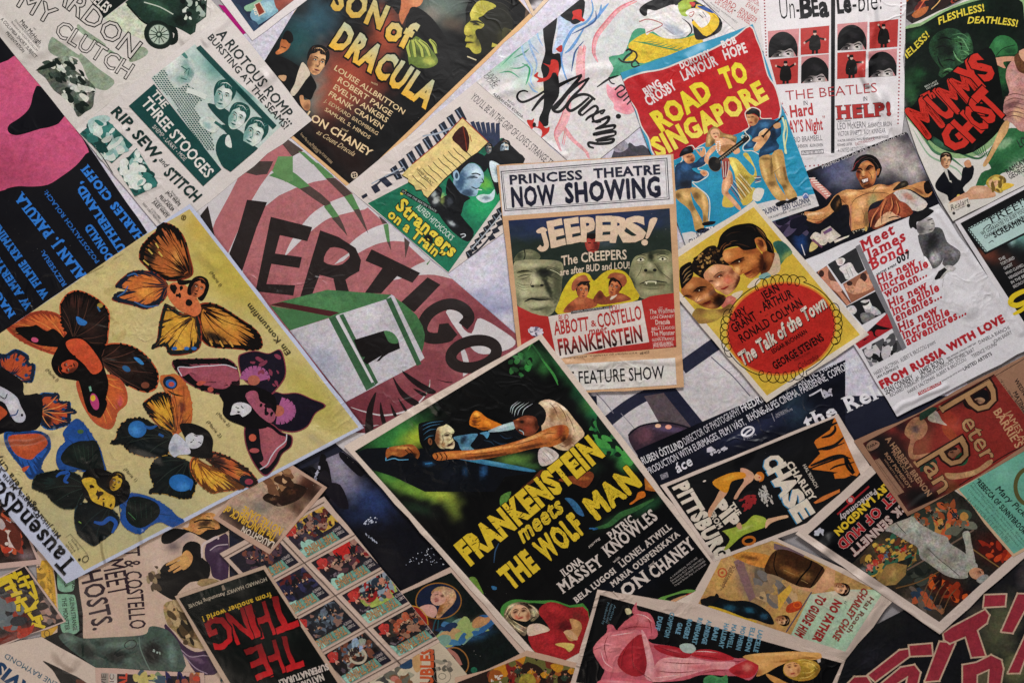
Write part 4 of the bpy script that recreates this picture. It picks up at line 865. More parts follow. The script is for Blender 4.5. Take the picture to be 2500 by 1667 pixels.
part('printed_figure','woman with flying red brown hair'); G('b9b0a8',(1280,240,1380,210,1480,260,1560,330,1480,390,1330,330),1,spots=[(1400,270,60,30,30,'9a5a48',.7)]); G('7c3a26',(1070,430,1090,380,1160,350,1220,270,1280,245,1330,300,1390,330,1440,400,1370,440,1280,440,1180,520,1110,530),2,spots=[(1200,330,40,70,20,'a85a38',.8),(1340,370,40,60,0,'a2553a',.8),(1120,470,40,50,0,'3c1a14',.8)],pa=.8); G('c49a78',(1130,500,1180,430,1250,390,1300,420,1340,440,1250,470,1140,520),1); L('2a1614',(1240,445,1290,432,1330,440),8)
for q in [(1220,280,1180,380,1170,480),(1260,270,1270,340,1240,400),(1300,300,1320,370,1300,430),(1160,360,1110,440,1090,520)]: L('c07a4c',q,9,taper=.7); L('3a1612',[t+12 for t in q],8,taper=.7)
part('book'); G('b4a99c',(690,550,760,510,850,590,760,650,680,600),0,spots=[(760,600,40,30,0,'c9c0b4',.8)]); G('6a4a6a',(700,560,770,520,780,545,715,580),0); G('c0b4a4',(600,600,640,560,700,590,740,640,690,670,610,620),1); G('b9a46a',(590,720,610,640,660,670,640,700),1); G('6a4458',(620,610,700,680,690,690,610,630)); G('c4bcb0',(790,630,920,585,910,600,800,650)); L('c0bcc0',(525,660,545,720,555,750),7)
M((300,470,500,420,560,560,420,600),['2c2438','4a4058','1a1a2a'],12,40,9,2.5,-20)

# ---- red and blue musical
tile(2,0)
poster('film_poster', 'red and blue musical poster with yellow block title and three musicians', 'poster', (1055,600,2140,200,2684,1688,1605,2043), '2f7f9c', 8, 17, creases=[(1200,560,1300,700,.02,.0015),(1640,470,1740,420,.02,.002)])
cur['pa']=.14
part('red_panel')
L('b9b4b0',(1082,662,1230,600,1400,570,1600,490,1800,410,2000,300,2115,215),16); 
RQ=(1082,672,1230,606,1400,575,1600,496,1800,416,2000,306,2118,222,2170,330,2210,430,2260,620,2330,740,2352,965,2100,1050,2000,1110,1750,1170,1640,1240,1500,1310,1340,1270,1290,1130,1230,1030,1190,900,1120,790)
L('c0bab4',RQ,20,1,True); G('a31f24',RQ,1,spots=[(1700,600,500,160,-25,'ab1e20',.8),(1400,1150,200,160,0,'8f1a20',.7)],res=10)
part('blue_ground'); tile(2,1)
G('22809f',(1345,-70,1500,-30,1640,-100,1750,-170,2000,-240,2352,-375,2800,300,2500,400,2240,300,2060,370,1950,470,1840,490,1700,560,1570,568,1530,470),0,spots=[(1700,400,160,120,0,'1c6f92',.6),(2200,100,100,300,0,'2a86a6',.6)],res=10)
part('white_foot'); G('bdb8b6',(1560,570,1640,555,1700,570,1760,520,1830,510,1900,470,2000,430,2060,380,2140,340,2300,300,2700,240,2800,420,1605,720),0)
tile(2,0)
part('star_name'); ww='c9c0be'
T('BING',1268,782,1394,702,58,ww,b=.045); T('CROSBY',1290,872,1520,728,84,ww,b=.03); T('DOROTHY',1558,567,1796,456,52,ww,b=.04); T('LAMOUR',1578,664,1858,532,84,ww,b=.03); T('BOB',1898,394,2010,354,54,ww,b=.045); T('HOPE',1918,492,2098,428,80,ww,b=.035)
part('title'); T('ROAD',1395,1072,1812,790,160,'c9b62e',b=.055,ol='8a3018',ow=.012); T('TO',1918,728,2106,656,158,'cbb92e',b=.055); T('SINGAPORE',1372,1290,2264,808,156,'cdbc52',b=.05,col2='c9b62e')
frame(1630,250,2.715); cur['hard']=.3; TN='a8824a'; HL='d0ac70'; DKT='5c4222'
part('musician','man in a navy cap and jacket with one arm raised')
L('c6bfb4',(52,425,95,388,95,350,110,310,160,286,185,310,240,300,255,360,258,404,200,440,262,460,262,492,200,528,165,530,200,565,265,620,280,690,272,795),6,pa=0)
G('1b3350',(50,430,95,395,130,385,180,400,215,370,245,360,256,400,215,430,160,440,200,470,236,475,246,490,215,520,180,526,160,520,156,585,100,586,54,576),1,spots=[(120,430,40,30,0,'34608c',.9),(200,495,30,14,0,'2f5880',.8),(120,545,50,34,0,'0d1626',.9),(225,385,20,14,-20,'2f5880',.7),(75,480,14,50,0,'2a4f78',.6)],res=2)
sub('trousers'); G(TN,(55,586,150,570,152,600,172,680,216,760,242,832,202,852,180,842,150,720,60,642),1,spots=[(120,620,40,24,40,HL,.8),(180,740,16,70,-24,HL,.8),(70,620,24,24,0,DKT,.8),(160,690,20,50,-20,DKT,.7)],res=2.4); G(TN,(150,570,200,570,256,620,272,690,266,760,272,796,235,802,230,720,180,650),1,spots=[(240,660,14,70,-8,HL,.8),(190,620,30,30,0,DKT,.8),(245,770,16,30,0,DKT,.6)],res=2.4); G('14151b',(230,800,275,788,318,790,300,810,240,818),1); G('14151b',(190,848,240,832,292,850,250,864,205,866),1)
sub('head'); G('b87e56',(100,357,130,340,166,340,182,370,172,396,136,407,110,386),2,spots=[(118,375,14,24,0,'d8a47c',.8),(165,382,16,20,0,'6c3820',.8),(140,362,20,6,0,'5a2c1a',.8),(158,388,12,5,0,'6a1f18',.8)],res=1.6); G('14161d',(77,352,100,310,150,289,166,310,168,332,122,346,85,361),1,spots=[(120,315,20,10,-20,'3a4458',.8)]); L('1a100c',(128,358,145,354),3); L('1a100c',(152,355,165,354),3)
sub('hand'); G('bf8a62',(185,315,200,322,215,335,213,303,224,325,236,300,248,312,247,348,222,362),1); G('bf8a62',(213,462,236,450,258,458,264,478,242,492),1,spots=[(240,470,10,8,0,'8a4a30',.8)])
part('musician','woman with long fair hair, a yellow shawl and a small guitar')
sub('hair'); G('85653a',(250,287,265,200,300,163,332,170,370,205,450,224,457,255,442,282,390,242,350,236,320,262,290,292,265,297),1,spots=[(275,240,14,40,10,'c4a468',.9),(410,228,40,10,10,'c4a468',.9),(320,180,24,10,0,'b49458',.7),(300,270,12,20,0,'4a3218',.8),(430,260,20,10,0,'52381c',.8)],res=2,pa=.6)
sub('body'); G('c2906a',(318,246,390,240,446,270,452,300,420,332,350,352,330,322,320,290),1,spots=[(350,265,20,20,0,'e0b48c',.8),(410,300,30,14,0,'94603c',.8),(345,330,14,20,0,'a06a44',.7)],res=1.8); G('c2906a',(285,302,316,285,322,310,276,360,282,394,326,394,330,410,280,417,244,392,250,350),1,spots=[(275,350,10,30,20,'e0b48c',.8),(300,405,24,6,0,'8a5634',.8)],res=1.8); G('c99a74',(283,207,300,178,336,184,347,220,332,247,305,242),2,spots=[(308,208,8,4,0,'3a1c12',.9),(330,206,8,4,0,'3a1c12',.9),(320,230,9,5,0,'9a1f1c',.95),(340,226,8,16,0,'94603e',.7)],res=1.4); G('94683e',(350,292,420,280,442,310,372,332),1,pa=.6)
for q in [(328,262),(324,276),(322,290),(322,304),(326,318),(332,330),(342,262),(346,276),(348,290),(346,304),(342,318)]: E('d8d0c4',q[0],q[1],5,n=7)
G('c2906a',(440,290,470,300,480,330,450,345,430,325),1)
sub('leg'); G('bd8a64',(360,602,365,520,400,450,426,470,432,540,400,590,440,640,486,700,470,712,400,642),1,spots=[(385,560,12,70,10,'dcae86',.9),(425,520,10,50,0,'8a5636',.8),(440,660,14,50,-40,'d4a47c',.7),(395,600,20,16,0,'94603c',.7)],res=2)
sub('skirt'); G('b8a044',(400,375,450,370,500,420,540,470,570,482,572,430,500,350,532,340,582,440,588,500,542,560,582,572,572,640,500,684,460,562,440,462),1,spots=[(440,430,20,50,-20,'dccc70',.9),(565,440,12,50,-10,'d8c868',.8),(520,500,30,16,0,'7c6a24',.8),(500,600,24,50,-20,'8a7630',.6),(560,520,20,30,0,'3f7a4a',.4)],res=2); G('8a3a30',(360,387,402,370,412,420,386,500,364,502),1,pa=.6); G('b8a044',(372,620,386,625,440,690,364,690),1)
for k in range(7): L(['c8beb0','2a2c48','8a2f2a'][k%3],(364+k*7,392,368+k*6,440,372+k*3,498),3.5)
for k in range(12): L(['8a2f2a','2a2c48','c8beb0'][k%3],(408+k*6,560-k*8,440+k*8,600-k*6,480+k*8,660-k*7),4.5,taper=.4)
for k in range(5): L(['8a2f2a','c8beb0','2a2c48'][k%3],(570+k*2,490+k*11,600,492+k*9,620,490+k*8),5,taper=.5)
for k in range(4): L('7c6a24',(452+k*20,400+k*22,480+k*18,460+k*20,520+k*12,540+k*14),3,taper=.8)
G('c6bfb6',(582,572,640,580,612,652,562,642),1)
sub('guitar'); E('141110',312,410,41,50,-24); ring('6a5a48',312,410,41,50,3,-24); L('15120f',(338,384,440,304,540,230),30); L('9a8a70',(342,380,440,303,530,238),3); E('2c241c',330,392,14)
for k in range(9): L('8a7a60',(350+k*12,366-k*9,360+k*12,380-k*9),2.5)
G('201b18',(488,245,530,222,545,240,505,268),0); M((480,225,530,200,540,230,500,250),['1a1614','b4aca0'],10,6,7)
part('musician','man in a navy jumper playing a guitar')
L('c6bfb4',(605,345,560,322,508,322,502,290,545,240,512,195,540,165,515,90,520,60,560,35,612,55,618,105,690,108),6,pa=0)
G('1a3856',(520,195,600,120,690,115,742,140,752,210,720,250,737,305,620,366,605,340,620,280,560,302,510,310,510,290,560,240,545,215),1,spots=[(640,150,40,24,0,'3a6c94',.9),(700,220,24,50,0,'0e1c2e',.8),(680,310,50,14,-20,'2f5c84',.8),(545,280,20,20,0,'3a6c94',.8),(570,195,14,40,20,'2f5c84',.7),(725,170,14,34,0,'3a6c94',.6)],res=2)
sub('trousers'); G(TN,(610,366,690,350,700,420,716,500,740,560,790,640,720,642,640,520,615,450),1,spots=[(640,450,14,90,-14,HL,.9),(690,420,12,70,0,DKT,.8),(720,590,30,40,-24,HL,.7),(690,540,30,20,0,DKT,.7),(650,375,40,10,0,DKT,.7)],res=2.4); G(TN,(690,350,757,315,782,430,802,520,852,600,852,630,795,642,760,560,720,500),1,spots=[(730,430,12,90,-10,HL,.9),(780,480,12,70,-14,DKT,.8),(810,590,24,30,-20,HL,.7),(770,560,20,20,0,DKT,.8)],res=2.4); G('15161c',(714,672,762,650,798,658,736,692),1); G('15161c',(788,656,850,628,858,645,800,670),1)
sub('head'); G('b07a50',(523,87,545,75,602,100,592,140,562,157,534,142),2,spots=[(538,105,12,20,0,'d09c6c',.9),(585,120,14,24,0,'6c3a20',.85),(540,100,10,4,0,'2c140c',.9),(562,98,12,4,0,'2c140c',.9),(552,134,12,5,0,'6a1c16',.9)],res=1.5); G('141217',(518,72,560,40,606,58,610,102,576,76,535,82),1,spots=[(570,52,20,6,20,'3c3a44',.8)])
sub('guitar'); G('bd8c60',(570,302,600,250,610,202,652,174,682,200,662,250,610,312,580,326),1,spots=[(640,200,24,20,0,'d8ae80',.8),(600,290,20,20,0,'d4a878',.8),(650,240,14,20,0,'8a5a34',.7)],res=1.8); L('d8c8ae',(570,302,600,250,610,202,652,174),4); L('2a1c14',(620,240,690,165,768,92),13); E('1e1612',630,228,11); G('b4845a',(558,252,600,225,632,236,602,266),1,spots=[(590,240,20,6,0,'d4a478',.8)]); G('b4845a',(700,152,742,134,748,165,716,176),1)
cur['hard']=.45; tile(3,1)
L('b9c2a0',(370,-380,390,-300,380,-220,400,-80),16); L('c0bd7a',(395,-360,410,-260,395,-160,390,-90),9); 
part('logo'); E('5a6a9a',560,262,28,24); L('c0c4d0',(535,270,560,245,585,268),7)
part('cast_name'); tile(2,1); T('CHARLES COBURN',1625,665,1960,550,44,'2a2f44',b=.02); tile(3,1); T('JUDITH BARRETT · ANTHONY QUINN ·',-330,605,358,372,44,'2a3350',b=.02); T('JERRY COLONNA',372,388,600,312,46,'2a3350',b=.02); T('Directed by VICTOR SCHERTZINGER · A PARAMOUNT PICTURE',150,490,605,335,16,'4a4a50')
# ---- green horror poster
tile(3,0)
poster('film_poster', 'green horror poster with scarlet brush lettering and yellow script on a dark cloud', 'poster', (1378,222,2500,-300,2900,1250,1768,1813,1640,1600,1480,1250,1368,900), 'beb9b2', 8, 18, creases=[(1400,900,1640,1560,.03,.003)])
cur['pa']=.3
part('painted_cloud')
G('7d9a6c',(1350,270,1500,190,1700,80,1900,5,2100,-40,2330,-20,2390,100,2400,500,2330,800,2240,1000,2160,1120,2000,1260,1800,1300,1600,1230,1470,1060,1340,860),1,res=9,pa=.4)
G('0f1c14',(1340,300,1500,215,1700,100,1900,25,2100,-15,2310,0,2350,120,2360,500,2300,780,2220,960,2140,1080,1980,1220,1800,1260,1620,1190,1480,1030,1340,840),1,spots=[(1480,280,120,60,-25,'1f4426',.9),(1450,620,110,90,0,'1c4024',.7),(1420,760,60,120,-20,'2f5a34',.8),(1500,600,50,30,0,'22502a',.6),(2200,430,120,90,0,'24522e',.8),(1900,60,180,60,-10,'1c3a22',.9),(1700,1180,140,60,10,'3c6a50',.8),(1950,1170,90,60,0,'2e5a3e',.8),(2180,620,60,130,0,'2c6a38',.7)],res=9,pa=.6)
L('7f9a80',(1440,1060,1560,1260,1680,1330,1800,1390,1860,1470),16,taper=.8); L('3f6a4c',(1480,1010,1600,1230,1740,1290,1860,1380),22,taper=.8); L('2f5a3c',(1700,1200,1860,1270,1980,1300,2060,1240),18,taper=.8)
for i in range(7): L('355f44',(1880+i*22,1150,1920+i*20,1230+i*4,1990+i*10,1290),8,taper=.8)
G('2a5f38',(2200,1060,2350,1050,2500,1000,2500,1500,2240,1400,2060,1500,1950,1560,2000,1420,2080,1380,2040,1300,2100,1180),1,spots=[(2190,1180,90,40,-30,'9ab090',.7),(2330,1400,110,90,0,'b9bcae',1),(2120,1400,90,100,-30,'1f4a2c',.8)],pa=.4)
part('draped_figure','shapeless dark green wrapped figure'); 
G('1f3d26',(1585,330,1640,270,1720,235,1800,240,1850,280,1890,270,1920,330,1935,430,1900,520,1850,560,1800,620,1720,650,1650,620,1660,560,1600,480,1570,400),1,spots=[(1830,400,80,100,0,'37613c',.8),(1680,380,60,120,0,'101f14',.9),(1740,420,40,60,0,'0c170f',.9),(1720,600,70,40,10,'2e5634',.8),(1890,330,30,40,0,'3c6a40',.8)],res=4,pa=.9)
for q in [(1640,330,1700,310,1760,330),(1620,400,1680,380,1740,400),(1720,450,1760,430,1800,450),(1690,500,1740,490,1790,505),(1640,460,1660,520,1690,560),(1790,340,1830,360,1840,410),(1680,610,1720,590,1760,610)]: L('0b140d',q,13,taper=.7,pa=.5)
for q in [(1800,300,1850,330,1900,420),(1770,420,1800,480,1850,520),(1690,580,1740,565,1790,590),(1850,420,1890,440,1910,480)]: L('5a8a5c',q,12,taper=.8,pa=.6)
for i in range(8): L('4a7450',(1760+i*14,290+i*30,1840,280+i*34,1915,330+i*22),6,taper=.8)
G('2a6236',(2040,470,2070,380,2130,300,2220,300,2290,360,2290,440,2200,450,2110,470,2080,520),1,spots=[(2150,360,50,50,0,'3a7a46',.8),(2240,420,60,30,0,'163a20',.8)]); L('17341f',(2120,460,2180,400,2280,370),7)
part('printed_figure','woman in a pink gown lying across the right edge')
G('a97a72',(2220,540,2290,480,2420,500,2420,1000,2330,1080,2250,1010,2180,980,2190,820,2230,760,2200,640),1,spots=[(2260,650,60,90,0,'b98a82',.8),(2250,860,90,30,-20,'5c3a3a',.8),(2220,940,60,30,-20,'6a3e3c',.7),(2300,930,50,60,0,'c09a70',.8)],res=4,pa=.6)
G('b5826a',(2075,490,2200,465,2290,470,2280,500,2180,510,2200,560,2150,545),1); G('5c3a24',(2270,470,2330,420,2420,410,2420,600,2330,600,2290,560),1,pa=.8); G('b98c70',(2310,420,2420,400,2420,520,2340,500),1)
for i in range(6): L('6a4440',(2190+i*4,800+i*34,2270,770+i*36,2370,790+i*38),8,taper=.7)
sub('arm'); G('b48a5c',(2200,990,2150,1060,2100,1180,2060,1270,2020,1330,2015,1365,2040,1360,2080,1300,2150,1180,2210,1090,2230,1010),1,spots=[(2140,1140,30,90,25,'cfa878',.7)])
part('title'); rs='b22a20'
G('0f120f',(1410,900,1900,480,2080,400,2150,640,2180,960,2080,1140,1860,1270,1660,1150),1,pa=.1)
rk=dict(b=.05,pa=.1,wob=.015,ol='0f120f',ow=.035)
T('The',1528,845,1668,772,64,rs,b=.05,sh=.1)
for ch,x0,y0,x1,y1,h in [('M',1558,1128,1690,1022,275),('U',1710,985,1792,905,235),('M',1800,925,1905,832,240),('M',1900,845,1995,765,235),('Y',1960,760,2060,668,240),('S',2040,668,2112,600,220),('G',1775,1255,1910,1150,200),('H',1922,1158,2010,1065,215),('O',2002,1080,2080,1000,215),('S',2068,1010,2120,950,230),('T',2128,985,2205,905,265)]: T(ch,x0,y0,x1,y1,h,rs,**rk)
G(rs,(1925,505,1950,490,1985,540,1970,560),0); G('0f120f',(1990,560,2000,550,2005,560),0)
part('tagline'); T('NAMELESS!',1250,590,1575,300,54,'c6b43c',b=.025,sh=.15,arc=-14); T('FLESHLESS!',1655,205,2025,92,56,'c6b43c',b=.025,sh=.15,arc=12); T('DEATHLESS!',1888,196,2290,222,54,'c6b43c',b=.025,sh=.15,arc=14); TT([('BELA LANT',1540,720,1640,672),('PICTURE',1555,738,1650,690)],14,'b4b8ac')
part('printed_figure','man in a black suit with his hand raised'); G('14161e',(1625,1500,1700,1400,1730,1390,1760,1420,1830,1480,1850,1380,1935,1360,1925,1460,1850,1540,1880,1600,1860,1660,1740,1650,1720,1600,1640,1560),1); G('b9b2aa',(1690,1390,1720,1390,1760,1500,1740,1490),0); G('14161e',(1722,1400,1740,1400,1755,1480,1740,1480)); G('b07e5c',(1860,1330,1900,1310,1920,1360,1890,1375,1865,1360),1); E('c9b050',1815,1610,16)
sub('head'); H(1708,1322,62,6,'b58a66','14120f','6a3e28',turn=.6)
part('printed_figure','fair haired woman lying down'); tile(3,1); G('b98a6c',(1735,330,1780,280,1880,230,1920,190,2000,180,2080,200,2120,260,2060,280,1960,290,1860,300),1,spots=[(1980,220,60,30,0,'d0a888',.8)]); sub('head'); G('a88a3c',(2040,170,2060,120,2120,90,2190,110,2210,170,2250,180,2200,200,2160,240,2100,220),2,pa=.9); G('c79c78',(2060,150,2100,120,2140,140,2120,190,2080,200),2); L('3a2014',(2080,160,2120,150),5)
M((2060,130,2190,100,2220,180,2120,230),['c9b060','6a5424'],14,16,8); G('c8a63a',(2190,160,2270,170,2230,200,2170,220),1)
part('signature'); G('c2b9ac',(1720,330,1890,275,1915,325,1740,400)); T('Realart',1755,385,1900,318,44,'2a2826',sh=.3); T('PICTURE',1800,385,1865,350,10,'4a4846'); E('3a3836',1775,405,12); E('3a3836',1895,342,14)
part('cast_name'); T('LON CHANEY',2320,-130,2640,-290,70,'2e2e30',b=.01); T('RAMSAY AMES',2215,85,2480,-70,42,'2e2e30',b=.01); T('GEORGE ZUCCO',2236,128,2520,-25,42,'2e2e30',b=.01)

# ---- coupon horror
poster('film_poster', 'black poster with a pale teal guarantee coupon framed by a ring chain', 'poster', (1785,475,2900,-110,3500,1000,2390,1480), 'bdb8ba', 7, 19, creases=[(1800,560,2390,1450,.012,.0014)])
cur['pa']=.4
part('black_panel'); F('0d0d10',(1828,488,2850,-50,3400,1000,2430,1420),[(2330,560,110,120,0,'6aa096',.9),(2250,600,30,60,0,'a9c8c0',.8),(2360,520,60,60,0,'3a5a2c',.7),(2080,750,110,60,30,'5a2a1c',.9),(2020,740,60,50,0,'6a3424',.6),(2250,800,120,40,40,'40201a',.8)],50)
part('coupon'); cq=(1883,532,2500,200,2640,420,2035,725)
G('0e0e12',(1865,530,2500,180,2670,425,2032,745)); G('9db5b0',cq,pa=.1)
q=np.array(cq).reshape(4,2)
for i in (0,3):
    a,b_=q[i],q[(i+1)%4]
    n=int(np.linalg.norm(b_-a)/27)
    for j in range(n): p=a+(b_-a)*(j+.5)/n; ring('15161a',p[0],p[1],13,13,7,n=10)
a,b_=q[0],q[1]
T('FREE!!',2090,488,2380,335,66,'1c1e20',serif=.06,b=.0); T('WE GUARANTEE TO BURY YOU WITHOUT',2005,588,2480,335,30,'1c1e20',serif=.04,b=.015); T('CHARGE IF YOU DIE OF FRIGHT DURING',2030,615,2520,365,28,'1c1e20',serif=.04,b=.015); T('SCREAMING SKULL',2110,607,2560,372,46,'1c1e20',b=.035); L('2a2c2e',(2060,650,2090,630,2100,640),6); L('2a2c2e',(2015,540,2050,505,2075,500,2060,530),7); L('2a2c2e',(2080,500,2380,350),3,0)
part('tagline'); TT([('THE',2150,800,2200,775),('TORTURED',2165,835,2275,778),('GHOST',2190,870,2260,832),('WHO CLAIMED',2205,912,2350,838),('VENGEANCE',2230,948,2360,880),('IN THE BRIDE’S',2250,985,2420,895),('BEDROOM!',2268,1020,2390,955)],24,'a9a6a4',b=.01)
part('title'); ye='c6ac20'; L(ye,(2400,1030,2330,1050,2260,1090,2240,1140,2290,1160,2370,1130,2420,1120),44,taper=.3); L(ye,(2400,1090,2350,1180,2290,1220,2245,1240),30,taper=.7)

# ---- spy film
poster('film_poster', 'white poster with red slanted lines beside a grey bar and small pictures', 'poster', (535,795,1650,330,2440,1500,1310,2071), 'c2bfc2', 8.5, 20, creases=[(1840,1140,1900,1170,.03,.002),(1650,420,2350,1380,.012,.0012),(1300,2010,1700,1800,.01,.001)])
cur['pa']=.4
part('divider_bar'); G('6e6c70',(968,678,1005,660,1388,1505,1350,1532),pa=.1)
cl=[((740,825,972,687,1048,868,852,985),'2a2a2c','woman in a pale dress'),((645,890,732,835,935,1140,895,1165),'5c3a2e','dancer'),((865,985,1057,870,1128,1035,935,1140),'8a5640','couple embracing'),((890,1170,1132,1045,1217,1215,1022,1320),'1f1f21','two people in black and white'),((965,1470,1227,1225,1277,1345,1000,1515),'9c2026','black figure on red'),((1020,1522,1282,1380,1352,1522,1092,1665),'77757a','black and white explosion')]
for i,(q,c_,nm) in enumerate(cl):
    part('small_picture'); clip(q); G(c_,q,pa=.3)
    if i==0: G('c4bfbc',(835,860,870,830,930,810,970,880,990,910,900,950,870,900),1); G('d0cbc7',(815,790,860,770,885,790,860,830,825,830),1); E('b4aca6',845,800,22,26,-20); E('c4bfb8',820,790,14,30,-20); L('8a8686',(890,860,920,930),6); L('8a8686',(920,850,950,920),6)
    if i==1: G('b0745c',(660,880,700,850,740,870,750,940,800,980,860,1060,930,1150,900,1160,820,1060,760,1020,700,960,680,920),1); L('b0745c',(700,870,740,850,730,920),16); G('c49078',(760,960,840,980,860,1040,800,1040),1); E('3a201a',690,900,22,28)
    if i==2: G('b98468',(880,990,930,980,990,1010,1060,900,1090,960,1110,1010,1040,1050,960,1070,900,1040),1,pa=.8); E('3a221c',920,980,24,20); E('3a221c',1035,930,28,36); G('c08c70',(1000,940,1050,990,1000,1060,960,1030),1)
    if i==3: G('b9b5b4',(900,1180,950,1160,980,1200,960,1230,920,1230),1,pa=.8); G('a9a5a4',(1030,1140,1080,1110,1100,1160,1140,1180,1180,1230,1100,1240,1050,1210),1,pa=.9); E('d0ccc8',1065,1160,36,34); E('2a2828',1050,1140,34,20,-20); G('6a6868',(1010,1230,1090,1220,1130,1260,1040,1310),1,pa=.9); G('c4c0be',(1010,1130,1040,1115,1080,1120,1050,1140),1)
    if i==4: G('120c0e',(1050,1330,1120,1310,1180,1330,1260,1350,1200,1360,1140,1360,1130,1400,1160,1420,1120,1410,1100,1370,1020,1380,1080,1350),1); G('120c0e',(1030,1440,1080,1420,1040,1450))
    if i==5: M((1030,1520,1280,1390,1340,1520,1100,1650),['1a1a1c','2c2c2e','c9c5c6','b0acae','4a494c'],52,34,21,1.8)
    clip()
part('printed_figure','man in a grey suit holding a pistol')
G('4e4c4e',(1480,590,1560,560,1620,520,1680,540,1720,640,1790,690,1830,730,1810,800,1740,850,1680,820,1700,760,1660,830,1600,860,1560,800,1530,760),1,spots=[(1600,640,60,90,20,'1c1b1d',.9),(1720,700,60,50,30,'6e6b6c',.8),(1620,770,50,60,0,'b0acac',.8),(1780,740,40,40,0,'8a8787',.7),(1560,740,20,60,0,'2a2829',.8)],pa=.8); G('dad6d6',(1530,760,1560,780,1600,860,1560,850),1)
sub('head'); G('918c8a',(1480,480,1560,440,1600,450,1620,500,1605,550,1560,570,1500,580,1470,540),2,spots=[(1500,540,40,40,0,'3a3838',.8),(1590,480,20,40,0,'b4aeac',.8)]); G('161517',(1405,480,1420,420,1480,385,1550,362,1610,385,1590,410,1550,440,1500,470,1470,480,1470,540,1440,520,1420,530),2,pa=.5); L('161517',(1560,465,1600,450),9); L('161517',(1590,490,1610,490),8); L('3a3636',(1570,545,1600,535),7)
sub('hand'); G('a5a09e',(1690,850,1730,830,1790,850,1770,880,1720,890,1690,930,1660,940,1640,900),1,spots=[(1740,860,30,16,0,'c4c0bd',.8)],pa=.5)
sub('pistol'); G('1c1b1d',(1615,940,1650,880,1700,850,1720,870,1690,900,1660,940,1625,952),0); L('8a8686',(1690,940,1680,1010),4)
part('tagline'); rr='a8242c'; r2=dict(serif=.065,b=.036,sh=.2,pa=.15)
T('Meet',1038,716,1290,572,84,rr,**r2); T('James',1072,790,1380,625,84,rr,**r2); T('Bond,',1112,865,1398,715,84,rr,**r2)
T('secret agent',1145,917,1305,832,24,'1e1c1e',serif=.06,b=.03,sh=.2); T('007',1318,820,1420,765,52,'1a181a',serif=.07,b=.05,sh=.2)
for s,x0,y0,x1,y1 in [('His new',1162,985,1462,832),('incredible',1186,1044,1565,842),('women...',1218,1098,1555,920),('His new',1255,1182,1555,1022),('incredible',1284,1240,1655,1038),('enemies...',1308,1296,1676,1096),('His new',1336,1376,1640,1218),('incredible',1368,1434,1740,1236),('adventures...',1394,1488,1876,1232)]: T(s,x0,y0,x1,y1,68,rr,**r2)
tile(3,2)
part('title'); T('FROM RUSSIA WITH LOVE',1190,495,2192,-52,60,rr,b=.075,pa=.05)
part('credit_line'); dk='3c3a3e'
T('HARRY SALTZMAN',1130,393,1325,290,34,dk,b=-.006); T('ALBERT R. BROCCOLI present',1345,282,1630,125,34,dk,b=-.006); T('IAN FLEMING’S',1150,416,1325,328,22,'1e1c1e',b=.015); T('SEAN CONNERY',1222,548,1452,428,54,'1e1c1e',b=.01); T('AS',1468,425,1492,410,22,dk); T('JAMES BOND',1505,398,1702,288,54,'1e1c1e',b=.01)
T('RICHARD MAIBAUM  JOHANNA HARWOOD  LIONEL BART',1260,568,1950,188,30,dk,b=-.004); T('HARRY SALTZMAN  ALBERT R BROCCOLI',1405,540,1880,265,28,dk,b=-.004); T('TERENCE YOUNG',1930,250,2130,140,30,dk,b=-.004); T('UNITED ARTISTS',1860,352,2090,222,28,dk,b=.02); T('DANIELA BIANCHI',1985,135,2235,10,30,dk,b=-.004); T('JOHN BARRY',2105,132,2255,45,30,dk,b=-.004); T('PEDRO ARMENDARIZ  LOTTE LENYA  ROBERT SHAW',1720,260,1960,130,14,dk); T('BERNARD LEE as M',1735,275,1880,200,14,dk); T('Released through UNITED ARTISTS',1680,440,1850,345,11,dk)
G('9c2a30',(1480,525,1668,437,1674,462,1486,556)); T('TECHNICOLOR',1492,545,1668,458,22,'c9c4c6',b=.01)

# ---- yellow romance
tile(2,1)
poster('film_poster', 'yellow poster of three faces above a red oval ringed with black loops', 'poster', (1310,855,2150,300,3094,1400,2254,1955), 'c2b7aa', 9, 21, creases=[(2900,1560,3060,1380,.025,.0025),(1700,1160,1950,1000,.015,.0012)])
cur['pa']=.25
part('yellow_panel'); F('b99a35',(1385,862,2148,355,3020,1400,2258,1898),[(2250,420,140,100,30,'c8ac4c',.8),(1800,1350,160,160,0,'bfa548',.7),(2700,900,160,300,50,'c2a540',.6),(2850,1450,120,90,0,'c3a83e',.6),(1560,780,120,60,-30,'c4aa58',.8)],40)
frame(1650,530,3.32); cur['hard']=.25
part('portrait','dark haired man in a green suit, largest of the three heads')
G('2f5f50',(785,212,860,195,945,285,890,335,838,395,825,300),1,spots=[(900,320,60,40,-40,'8f9448',.8),(850,250,50,60,0,'23483e',.7)],pa=.4); G('b49c80',(775,300,830,300,848,420,800,470,740,455,755,400),1,spots=[(770,330,20,60,0,'8a5a38',.7)],pa=.4); G('6a3418',(705,280,790,285,800,320,760,430,690,465,695,400),1,spots=[(760,320,30,50,0,'9a5c30',.8),(710,400,30,50,0,'24100a',.9)],pa=.4)
